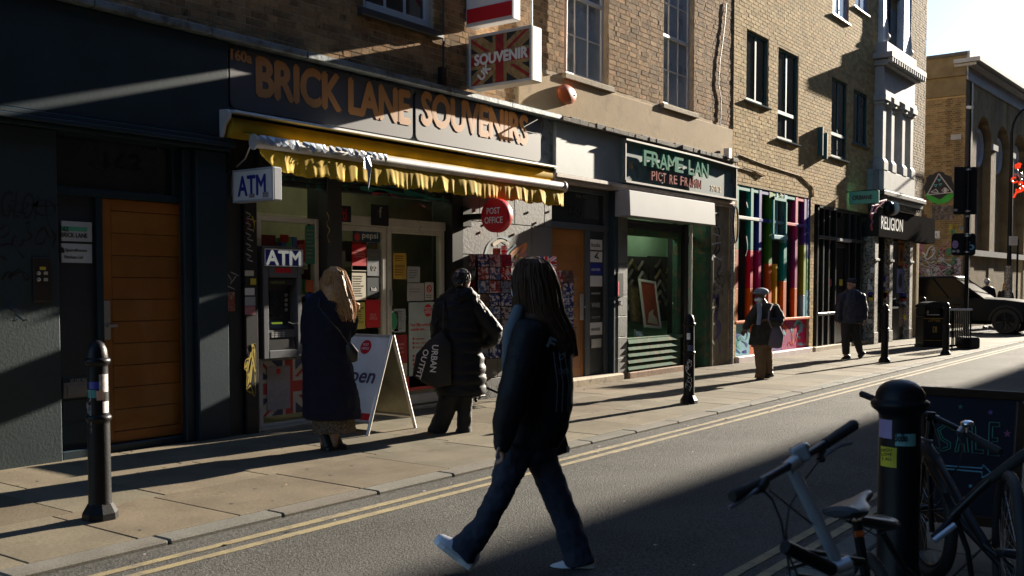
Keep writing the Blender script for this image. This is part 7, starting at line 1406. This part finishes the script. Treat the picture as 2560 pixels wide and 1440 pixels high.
m = MB(); f.loft(m, smooth2([(1913, 757, 14, .9, 0), (1914, 764, 27, .65, 0), (1915, 785, 33, .65, 0), (1914, 820, 34, .7, 0), (1904, 850, 31, .75, 0), (1901, 862, 30, .75, 0)])); f.limb(m, [(1893, 768, -.04), (1876, 796, -.08), (1865, 818, -.14)], [11, 11, 9]); f.limb(m, [(1937, 770, 0), (1951, 796, -.06), (1948, 806, -.1), (1926, 803, -.2)], [12, 12, 11, 9]); melt(m.build('jacket', mat('brown_black_jacket', (.022, .018, .013), .8, var=.2), M4, smooth=True), .012, 3, .03, .08)
m = MB(); f.loft(m, [(1898, 756, 6, .4, -.17), (1899, 785, 6, .4, -.20), (1896, 812, 5, .4, -.22)]); m.build('shirt', mat('pale_shirt', (.22, .27, .34), .8), M4, smooth=True)
m = MB(); f.limb(m, [(1900, 855, 0), (1901, 885, -.02), (1902, 920, -.03), (1899, 946, -.03)], [18, 15, 12, 13], dome=False); f.limb(m, [(1913, 855, .05), (1919, 890, .05), (1921, 936, .1)], [17, 13, 11], dome=False); melt(m.build('trousers', mat('brown_trousers', (.14, .085, .04), .8, var=.15), M4, smooth=True), .010, 2, .02, .06)
shoe(M4, f.p(1908, 953, -.02), f.p(1888, 956, -.14), ZU, .045, SHOEB); shoe(M4, f.p(1931, 940, .12), f.p(1913, 946, .0), ZU, .045, SHOEB)
SB = thing('shoulder_bag', 'grey mauve shoulder bag at the hip of the older man', 'bag', tuple(f.p(1940, 840, -.1))); m = MB(); f.limb(m, [(1934, 812, -.1), (1941, 840, -.12), (1938, 864, -.12)], [14, 19, 17], .45); m.build('pouch', mat('bag_mauve', (.12, .10, .13), .8), SB, smooth=True); m = MB(); m.tube([f.p(1930, 820, -.2), f.p(1921, 800, -.26), f.p(1924, 776, -.24), f.p(1930, 762, -.1)], .016, 6); m.build('strap', MATS['bag_mauve'], SB)
# man with knitted hat
f = Fig(20.2); b = MB(); fv_ = (LF * .75 - Hb * .65).normalized(); hc_ = f.p(2127, 713); hf, _ = head(b, hc_, fv_, 1., f.p(2131, 732)); f.loft(b, [(2129, 738, 20, .6, 0), (2128, 770, 27, .65, 0), (2124, 805, 24, .7, 0)]); f.limb(b, [(2115, 800, 0), (2114, 845, 0), (2114, 890, -.02)], [12, 8, 5]); f.limb(b, [(2134, 800, .05), (2142, 845, .05), (2150, 884, .15)], [12, 8, 5]); f.limb(b, [(2108, 746, -.03), (2097, 774, -.05), (2095, 802, -.1)], [4.5, 4.5, 3.5]); hand(b, f.p(2095, 801, -.1), -ZU, Rb, 1, .7); f.limb(b, [(2150, 748, 0), (2160, 774, 0), (2160, 798, -.05)], [4.5, 4.5, 3.5]); hand(b, f.p(2160, 797, -.05), -ZU, LF, 1, .7)
M5 = melt(b.build('person', SK1, None, smooth=True, cat='person', label='person in dark knitted hat and padded navy coat walking past the black shop front'), .009, 2); face(M5, hf)
m = MB(); m.ball(hf(-.022, 0, .075), (.104, .09, .078), 16, 10); m.tube([hf(-.022, 0, .065), hf(-.022, 0, .095)], [(.108, .092)] * 2, 18, axis=fv_); m.build('knitted_hat', mat('hat_navy', (.015, .018, .035), .9), M5, smooth=True); m = MB(); [m.lathe([(.02, -.002), (.02, .002)], hf(.095, e * .032, .014), 10, 'y') for e in (-1, 1)]; m.build('glasses', mat('lens', (.08, .07, .06), .1), M5)
m = MB(); f.loft(m, smooth2([(2130, 724, 14, .9, 0), (2129, 733, 25, .65, 0), (2129, 752, 31, .68, 0), (2128, 785, 32, .7, 0), (2126, 808, 30, .72, 0)])); f.limb(m, [(2105, 742, -.03), (2096, 772, -.05), (2095, 799, -.09)], [11, 10, 8]); f.limb(m, [(2153, 742, 0), (2160, 772, 0), (2160, 796, -.04)], [11, 10, 8]); melt(m.build('coat', mat('navy_padded', (.014, .016, .03), .6, var=.2), M5, smooth=True), .012, 3, .03, .07)
m = MB(); f.limb(m, [(2116, 800, 0), (2114, 845, 0), (2115, 886, -.02)], [14, 11, 9], dome=False); f.limb(m, [(2134, 800, .05), (2142, 845, .05), (2151, 882, .15)], [14, 11, 8], dome=False); melt(m.build('trousers', BLKT, M5, smooth=True), .010, 2, .02, .06)
shoe(M5, f.p(2124, 896, .04), f.p(2106, 900, -.12), ZU, .05, SHOEB); shoe(M5, f.p(2156, 882, .2), f.p(2146, 894, .08), ZU * .7 + Rb, .05, SHOEB)
# two people beyond the car
for (t0, cx, y0, lab, hm, cm, dl) in ((36.0, 2468, 697, 'person with grey hair and dark coat beyond the black car', HAIRG, BLKC, 1), (37.2, 2514, 707, 'person with blond hair and black coat near the white van', HAIRB, BLKC, -1)):
    f = Fig(t0); u = FPX / t0; z = lambda h_: y0 + h_ * u; b = MB(); fv_ = (Rb * .7 + Hb * .6) if dl > 0 else (Hb * .8 + Rb * .2); hf, _ = head(b, f.p(cx, z(.12)), fv_, 1., f.p(cx + 1, z(.3))); f.loft(b, [(cx + 1, z(.3), .17 * u, .6, 0), (cx + 1, z(.6), .17 * u, .65, 0), (cx + 1, z(.9), .16 * u, .7, 0)]); [f.limb(b, [(cx + e * .09 * u, z(.85), 0), (cx + e * .1 * u, z(1.25), 0), (cx + e * .1 * u, z(1.62), 0)], [.08 * u, .055 * u, .04 * u]) for e in (-1, 1)]
    for e in (-1, 1): f.limb(b, [(cx + e * .2 * u, z(.36), 0), (cx + e * .24 * u, z(.65), 0), (cx + e * .2 * u, z(.88), -.1)], [.05 * u, .045 * u, .03 * u]); hand(b, f.p(cx + e * .2 * u, z(.88), -.1), -ZU, Rb * -e, 1., .7)
    o = melt(b.build('person', SK1, None, smooth=True, cat='person', label=lab), .014, 2); m = MB(); m.ball(hf(-.02, 0, .03), (.115, .1, .11), 14, 9)
    if dl < 0: m.ball(hf(-.05, .02, -.08), (.1, .1, .12), 12, 8)
    m.build('hair', hm, o, smooth=True); m = MB(); f.loft(m, smooth2([(cx + 1, z(.26), .10 * u, .8, 0), (cx + 1, z(.33), .22 * u, .6, 0), (cx + 1, z(.6), .26 * u, .65, 0), (cx + 1, z(1.0), .26 * u, .7, 0)])); [f.limb(m, [(cx + e * .2 * u, z(.37), 0), (cx + e * .26 * u, z(.65), 0), (cx + e * .21 * u, z(.86), -.08)], [.08 * u, .075 * u, .06 * u]) for e in (-1, 1)]; melt(m.build('coat', cm, o, smooth=True), .014, 3)
    m = MB(); [f.limb(m, [(cx + e * .09 * u, z(.9), 0), (cx + e * .1 * u, z(1.25), 0), (cx + e * .1 * u, z(1.58), 0)], [.1 * u, .075 * u, .07 * u]) for e in (-1, 1)]; melt(m.build('trousers', BLKT, o, smooth=True), .014, 2)
    for e in (-1, 1): a = f.p(cx + e * .1 * u, z(1.6)); a = V((a.x, a.y, RZ + .002)); shoe(o, a - fv_ * .08, a + fv_ * .18, ZU, .05, SHOEB)

# ------------------------------------------------------------------ big near bollard, chalk board, bicycles
q = P(2240, 1600, 4.7); LB = (q.x, q.y, GZ); FB = thing('bollard', 'broad domed black bollard with lilac, teal and yellow stickers among the bicycles', 'bollard', LB, None); k = 4.7 / FPX; zz = lambda py: P(2240, py, 4.7).z
m = MB(); r0 = 50 * k; m.lathe([(r0 * 1.12, GZ - .01), (r0 * 1.1, GZ + .1), (r0 * 1.02, GZ + .12), (r0, zz(1045)), (r0 * 1.02, zz(1034)), (r0 * 1.12, zz(1028)), (r0 * 1.34, zz(1020)), (r0 * 1.42, zz(1010)), (r0 * 1.38, zz(1002)), (r0 * 1.22, zz(998)), (r0 * 1.2, zz(994)), (r0 * 1.16, zz(982)), (r0 * 1.0, zz(967)), (r0 * .72, zz(956)), (r0 * .4, zz(950)), (.003, zz(948))], (LB[0], LB[1], 0), 36); m.build('post', BLACKM, FB, smooth=True, ang=50)
fa2 = math.atan2(-LB[1], -LB[0]); ang_ = lambda px: fa2 + math.asin(max(-.98, min(.98, (px - 2240) / 50.)))
YST = mat('sticker_yellow', (.5, .44, .02), .6); wrap(FB, LB, r0 + .001, ang_(2192), ang_(2222), zz(1092), zz(1046), mat('sticker_violet', (.32, .24, .42), .6)); s1_ = wrap(FB, LB, r0 + .001, ang_(2230), ang_(2277), zz(1108), zz(1078), mat('sticker_cyan', (.16, .36, .36), .6)); wrap(FB, LB, r0 + .001, ang_(2197), ang_(2234), zz(1162), zz(1113), YST)
def on_post(s, px0, py0, px1, py1, mm): a, b = P(px0, py1, 4.7 - r0 - .004), P(px1, py0, 4.7 - r0 - .004); return text(s, a, Rb, ZU, (b - a).dot(Rb), b.z - a.z, mm, FB, bold=.01)
on_post('BoBo', 2236, 1084, 2268, 1104, LT); on_post('HIGH', 2203, 1121, 2229, 1129, LT); on_post('LOVE', 2203, 1132, 2229, 1140, LT); on_post('Y ALL', 2203, 1143, 2229, 1151, LT)
# chalk board
tb = 5.75; CB = thing('chalkboard', 'wooden framed chalkboard with chalk SALE lettering and arrow behind the bicycles', 'chalkboard', tuple(V((P(2425, 1400, tb).x, P(2425, 1400, tb).y, GZ)))); WD = mat('dark_wood', (.055, .028, .014), .6, var=.3, vs=8); CK = mat('chalk_slate', (.014, .015, .024), .7, var=.2)
c4 = lambda px, py, d=0.: P(px, py, tb + d + (py - 965) * -.0007)
def plank4(a, b, wd, nm): 
    A, B = c4(*a), c4(*b); d_ = (B - A).normalized(); s_ = d_.cross(Hb).normalized() * (wd * tb / FPX / 2); return MB().hexa([A - s_, B - s_, B + s_, A + s_, A - s_ + Hb * .035, B - s_ + Hb * .035, B + s_ + Hb * .035, A + s_ + Hb * .035]).build(nm, WD, CB, bevel=.004)
plank4((2287, 976), (2566, 992), 22, 'frame_rail'); plank4((2300, 1290), (2530, 1312), 24, 'frame_rail'); plank4((2299, 990), (2308, 1440), 22, 'frame_stile'); plank4((2556, 1006), (2528, 1440), 24, 'frame_stile')
m = MB(); m.hexa([c4(2306, 984, .015), c4(2552, 998, .015), c4(2536, 1300, .015), c4(2306, 1282, .015)] + [p + Hb * .01 for p in (c4(2306, 984, .015), c4(2552, 998, .015), c4(2536, 1300, .015), c4(2306, 1282, .015))]); sl = m.build('slate', CK, CB)
def chalk(lines, mm, wd=.0035):
    m = MB(); [m.tube([c4(x, y, .012) for x, y in ln], wd, 5) for ln in lines]; m.build('chalk_line', mm, sl)
G1c = mat('chalk_green', (.06, .22, .15), .9); G2c = mat('chalk_cyan', (.2, .45, .55), .9); G3c = mat('chalk_purple', (.22, .12, .32), .9); zq = lambda L_: [[(1780 + x / 2.667, 900 + y / 2.667) for x, y in ln] for ln in L_]
chalk(zq([[(1620, 470), (1560, 440), (1520, 470), (1540, 520), (1590, 550), (1590, 590), (1540, 610), (1490, 580)], [(1600, 450), (1555, 425), (1505, 460), (1525, 530), (1575, 560), (1570, 580), (1535, 590)], [(1620, 610), (1660, 430), (1690, 430), (1710, 615), (1685, 615), (1680, 560), (1650, 560), (1640, 612), (1620, 610)], [(1735, 440), (1735, 620), (1810, 625), (1810, 600), (1760, 597), (1757, 440), (1735, 440)], [(1850, 415), (1840, 635), (1915, 640), (1915, 612), (1865, 608), (1868, 545), (1905, 545), (1905, 520), (1870, 520), (1872, 445), (1918, 445), (1918, 418), (1850, 415)]]), G1c)
chalk(zq([[(1545, 705), (1800, 722), (1808, 700), (1860, 750), (1800, 785), (1800, 748), (1548, 725)]]), G2c, .0042)
star = lambda cx, cy, r: [(cx + (r if i % 2 == 0 else r * .42) * sin(pi * i / 5), cy - (r if i % 2 == 0 else r * .42) * cos(pi * i / 5)) for i in range(10)]
for cx, cy, r, mm in ((2401, 1017, 7, G1c), (2476, 1031, 8, G3c), (2518, 1084, 10, mat('chalk_pink', (.36, .1, .2), .9)), (2426, 1215, 6, G2c), (2310, 1230, 7, G2c)): m = MB(); m.prism([c4(x, y, .013) for x, y in star(cx, cy, r)], Hb * -.001); m.build('chalk_star', mm, sl)
text('DIFFE', c4(2338, 975, -.001), Rb, ZU, .1, .02, mat('wood_text', (.14, .05, .03), .7), CB)
# back legs of the board
m = MB(); a, b = c4(2300, 985, .05), V((c4(2308, 1440, 0).x, c4(2308, 1440, 0).y, GZ)) + Hb * .5; m.tube([a, b], .016, 6); a, b = c4(2550, 1000, .05), V((c4(2528, 1440, 0).x, c4(2528, 1440, 0).y, GZ)) + Hb * .5; m.tube([a, b], .016, 6); m.build('back_leg', WD, CB)
BKF = mat('bike_black', (.005, .006, .008), .35, var=.2, spec=.3); STM = mat('stem_steel', (.5, .56, .64), .25, metal=.6); GRIP = mat('grip_rubber', (.010, .010, .010), .75, var=.2, bump=.3, bs=200)
def bwheel(par, c, axl, r, tw=.022, spokes=20):
    c, axl = V(c), V(axl).normalized(); u = axl.orthogonal().normalized(); v = axl.cross(u); n = 40; f_ = lambda a, q: c + (u * cos(a) + v * sin(a)) * q
    ring = lambda q, rr, k: [(f_(2 * pi * i / n, q)) for i in range(n + 1)]
    m = MB(); m.tube(ring(r - tw, 0, 0), tw, 10, axis=axl, caps=False); w_ = m.build('tyre', RUBBER, par, smooth=True); m = MB(); m.tube(ring(r - tw * 2.3, 0, 0), [(.011, .008)] * (n + 1), 8, axis=axl, caps=False); m.tube([c - axl * .05, c + axl * .05], .02, 10); m.build('rim', RIMM, w_, smooth=True)
    m = MB()
    for i in range(spokes): m.tube([c + axl * (.03 if i % 2 else -.03) + (f_(2 * pi * i / spokes + .5, .02) - c), f_(2 * pi * i / spokes, r - tw * 2.3)], .0011, 4)
    m.build('spoke', STEEL, w_); return w_
def saddle(par, rear, nose, wd, mm, up=ZU):
    rear, nose = V(rear), V(nose); d_ = (nose - rear).normalized(); L_ = (nose - rear).length; s_ = d_.cross(up).normalized(); m = MB(); vs = []; n = 12; prof = [(0, .55, .4), (.06, .85, .8), (.2, 1., 1.), (.4, .8, .9), (.6, .36, .8), (.8, .26, .75), (.95, .2, .6), (1., .08, .3)]
    for f_, w_, h_ in prof: vs += [rear + d_ * (f_ * L_) + s_ * (wd * w_ * cos(2 * pi * j / n)) + up * (.028 * h_ * sin(2 * pi * j / n) + (.012 if f_ < .1 else 0)) for j in range(n)]
    m.add(vs, [(i * n + j, i * n + (j + 1) % n, (i + 1) * n + (j + 1) % n, (i + 1) * n + j) for i in range(len(prof) - 1) for j in range(n)] + [tuple(range(n)), tuple((len(prof) - 1) * n + j for j in range(n))]); o = m.build('saddle', mm, par, smooth=True); m = MB()
    for e in (-1, 1): m.tube([rear + d_ * .05 + s_ * .03 * e - up * .02, rear + d_ * (L_ * .4) + s_ * .022 * e - up * .05, rear + d_ * (L_ * .85) + s_ * .01 * e - up * .015], .004, 5)
    m.build('saddle_rail', STEEL, o); return o
def tubes(par, nm, mm, segs, n=10):
    if nm != 'frame': return [MB().tube([P(*a) for a in pts], r, n).build(nm, mm, par, smooth=True) for pts, r in segs]
    m = MB(); [m.tube([P(*a) for a in pts], r, n) for pts, r in segs]; return m.build(nm, mm, par, smooth=True)
# folding bicycle on the left
bA = V((P(2230, 1700, 3.4).x, P(2230, 1700, 3.4).y, GZ)); BA = thing('bicycle', 'folding bicycle with bright steel stem and grey saddle leaning on the broad bollard', 'bicycle', tuple(bA))
tubes(BA, 'handlebar', mat('bar_dark_steel', (.06, .06, .065), .3, metal=.8), [([(1895, 1208, 2.83), (1940, 1183, 2.9), (1985, 1157, 2.96), (2025, 1132, 3.03), (2065, 1107, 3.1)], .0125)])
for a, b in (((1830, 1242, 2.74), (1898, 1206, 2.835)), ((2138, 1060, 3.22), (2062, 1110, 3.095))): A, B = P(*a), P(*b); m = MB(); m.tube([A, A + (B - A) * .06, A + (B - A) * .5, B], [.014, .019, .0175, .0165], 14); m.build('grip', GRIP, BA, smooth=True)
tubes(BA, 'stem', STM, [([(1977, 1165, 2.955), (2106, 1432, 2.97)], .0185)], 18); tubes(BA, 'lower_stem', BKF, [([(2106, 1432, 2.97), (2190, 1600, 2.98)], .022)]); tubes(BA, 'clamp', STEEL, [([(1968, 1172, 2.95), (1995, 1150, 2.96)], .022), ([(2088, 1425, 2.955), (2128, 1408, 2.955)], .026), ([(2085, 1440, 2.95), (2130, 1425, 2.95)], .022)])
m = MB(); c = P(2000, 1134, 2.97); m.obox(c, Rb * .022 + ZU * .012, (ZU * .024 - Rb * .010), Hb * .02); m.build('lamp', mat('lamp_grey', (.22, .24, .27), .3), BA, bevel=.006); m = MB(); c = P(2014, 1118, 3.0); m.ball(c, (.012, .012, .014), 10, 6); m.build('bell', CHROME, BA, smooth=True)
tubes(BA, 'brake_lever', mat('lever_grey', (.25, .27, .3), .35, metal=.7), [([(1908, 1212, 2.82), (1880, 1232, 2.78), (1845, 1258, 2.74), (1822, 1270, 2.72)], .006), ([(2052, 1148, 3.06), (2070, 1132, 3.06), (2100, 1114, 3.1), (2128, 1107, 3.13)], .006)], 8); tubes(BA, 'brake_body', BLACKP, [([(1912, 1204, 2.83), (1900, 1222, 2.81)], .016), ([(1882, 1205, 2.83), (1892, 1228, 2.80)], .014), ([(2056, 1118, 3.09), (2052, 1150, 3.06)], .014)])
CABM = mat('cable_black', (.03, .035, .04), .35, spec=.6); tubes(BA, 'cable', CABM, [([(1898, 1215, 2.81), (1930, 1248, 2.85), (1952, 1300, 2.9), (1964, 1360, 2.92), (1975, 1440, 2.95)], .0035), ([(2048, 1150, 3.05), (2010, 1200, 3.0), (1972, 1270, 2.95), (1964, 1330, 2.92), (1972, 1390, 2.93), (1995, 1440, 2.95)], .0035), ([(1925, 1225, 2.84), (1980, 1270, 2.9), (2030, 1310, 2.95)], .0035)], 6)
tubes(BA, 'frame', BKF, [([(1962, 1366, 2.86), (2080, 1424, 2.93)], .021), ([(2190, 1600, 2.98), (2200, 1560, 3.3), (2175, 1480, 3.6)], .026), ([(2175, 1480, 3.6), (2150, 1560, 3.85)], .014), ([(2010, 1376, 3.1), (2090, 1390, 3.2), (2160, 1402, 3.3), (2172, 1420, 3.4)], .008), ([(1970, 1420, 3.0), (2050, 1400, 3.15), (2150, 1410, 3.3)], .007), ([(1985, 1436, 3.05), (2080, 1450, 3.2), (2160, 1440, 3.3)], .007), ([(2160, 1402, 3.3), (2165, 1470, 3.3)], .007)])
tubes(BA, 'seat_post', BKF, [([(2142, 1300, 3.6), (2150, 1360, 3.6), (2172, 1485, 3.6)], .018)]); tubes(BA, 'reflector', mat('reflector_red', (.4, .08, .02), .3), [([(2138, 1336, 3.57), (2158, 1334, 3.57)], .012)])
saddle(BA, P(2098, 1292, 3.5), P(2176, 1232, 3.72), .085, mat('saddle_grey', (.03, .034, .042), .4, spec=.4), (ZU + LF * .2).normalized()); fwA = P(2268, 1745, 3.0); bwheel(BA, V((fwA.x, fwA.y, GZ + .21)), Rb * .9 + ZU * .1, .21); rwA = P(2170, 1590, 3.85); bwheel(BA, V((rwA.x, rwA.y, GZ + .21)), Rb * .95 + Hb * .1, .21); tubes(BA, 'fork', BKF, [([(2190, 1600, 2.98), (2240, 1740, 2.98)], .012)])
# second bicycle behind the bollard
bB = V((P(2380, 1480, 4.6).x, P(2380, 1480, 4.6).y, GZ)); BBk = thing('bicycle', 'black bicycle with straight handlebar and silver bell between the bollard and the chalkboard', 'bicycle', tuple(bB))
tubes(BBk, 'handlebar', BKF, [([(2195, 1002, 5.15), (2290, 1024, 5.0), (2330, 1040, 4.9), (2400, 1074, 4.75), (2425, 1087, 4.7)], .0135)])
for a, b in (((2152, 984, 5.25), (2200, 1003, 5.13)), ((2502, 1130, 4.5), (2418, 1084, 4.71))): A, B = P(*a), P(*b); m = MB(); m.tube([A, A + (B - A) * .05, B], [.013, .0175, .0165], 12); m.build('grip', GRIP, BBk, smooth=True)
m = MB(); c = P(2418, 1060, 4.7); m.ball(c, (.032, .032, .018), 16, 10); m.tube([c, c - ZU * .04], .006, 6); m.build('bell', CHROME, BBk, smooth=True); tubes(BBk, 'clamp', STEEL, [([(2398, 1084, 4.72), (2410, 1068, 4.74)], .018)])
tubes(BBk, 'stem', BKF, [([(2330, 1030, 4.9), (2326, 1075, 4.9), (2318, 1130, 4.9)], .02), ([(2318, 1040, 4.9), (2345, 1050, 4.88)], .022)]); wc = P(2312, 1295, 4.95); wc = V((wc.x, wc.y, GZ + .345)); bwheel(BBk, wc, (Rb * 1. - Hb * .02 + ZU * .06), .345, .03, 28)
tubes(BBk, 'fork', BKF, [([(2318, 1130, 4.9), (2325, 1210, 4.86), (2330, 1330, 4.82)], .013), ([(2318, 1130, 4.9), (2300, 1210, 5.02), (2290, 1320, 5.05)], .013)]); tubes(BBk, 'frame', BKF, [([(2320, 1110, 4.9), (2420, 1290, 4.4), (2470, 1370, 4.25)], .02), ([(2318, 1150, 4.9), (2400, 1300, 4.5), (2540, 1450, 4.2)], .021), ([(2395, 1285, 4.35), (2335, 1345, 4.3)], .017), ([(2392, 1300, 4.33), (2420, 1380, 4.3), (2430, 1450, 4.3)], .012), ([(2460, 1360, 4.25), (2530, 1420, 4.15), (2580, 1470, 4.1)], .013)])
tubes(BBk, 'bright_tube', STM, [([(2388, 1312, 4.28), (2335, 1352, 4.28)], .014)]); tubes(BBk, 'seat_post', BKF, [([(2380, 1290, 4.3), (2450, 1222, 4.25), (2480, 1195, 4.22)], .019)]); A, B = P(2480, 1196, 4.22), P(2562, 1136, 4.15); m = MB(); m.tube([A, B], [.022, .024], 12, dome=True); m.build('grip', GRIP, BBk, smooth=True)
tubes(BBk, 'cable', CABM, [([(2330, 1045, 4.88), (2350, 1110, 4.8), (2345, 1190, 4.82)], .004), ([(2395, 1085, 4.72), (2408, 1120, 4.7), (2395, 1170, 4.72), (2360, 1200, 4.8)], .004)], 6); tubes(BBk, 'brake_lever', STEEL, [([(2300, 1096, 4.85), (2330, 1104, 4.84)], .008)]); saddle(BBk, P(2215, 1310, 3.95), P(2115, 1296, 3.7), .08, BLACKP)
tubes(BBk, 'saddle_post', BKF, [([(2185, 1300, 3.88), (2260, 1420, 4.15), (2330, 1480, 4.3)], .014)]); rw_ = P(2520, 1520, 4.1); bwheel(BBk, V((rw_.x, rw_.y, GZ + .345)), (Rb * .92 - Hb * .3), .345, .024, 28)
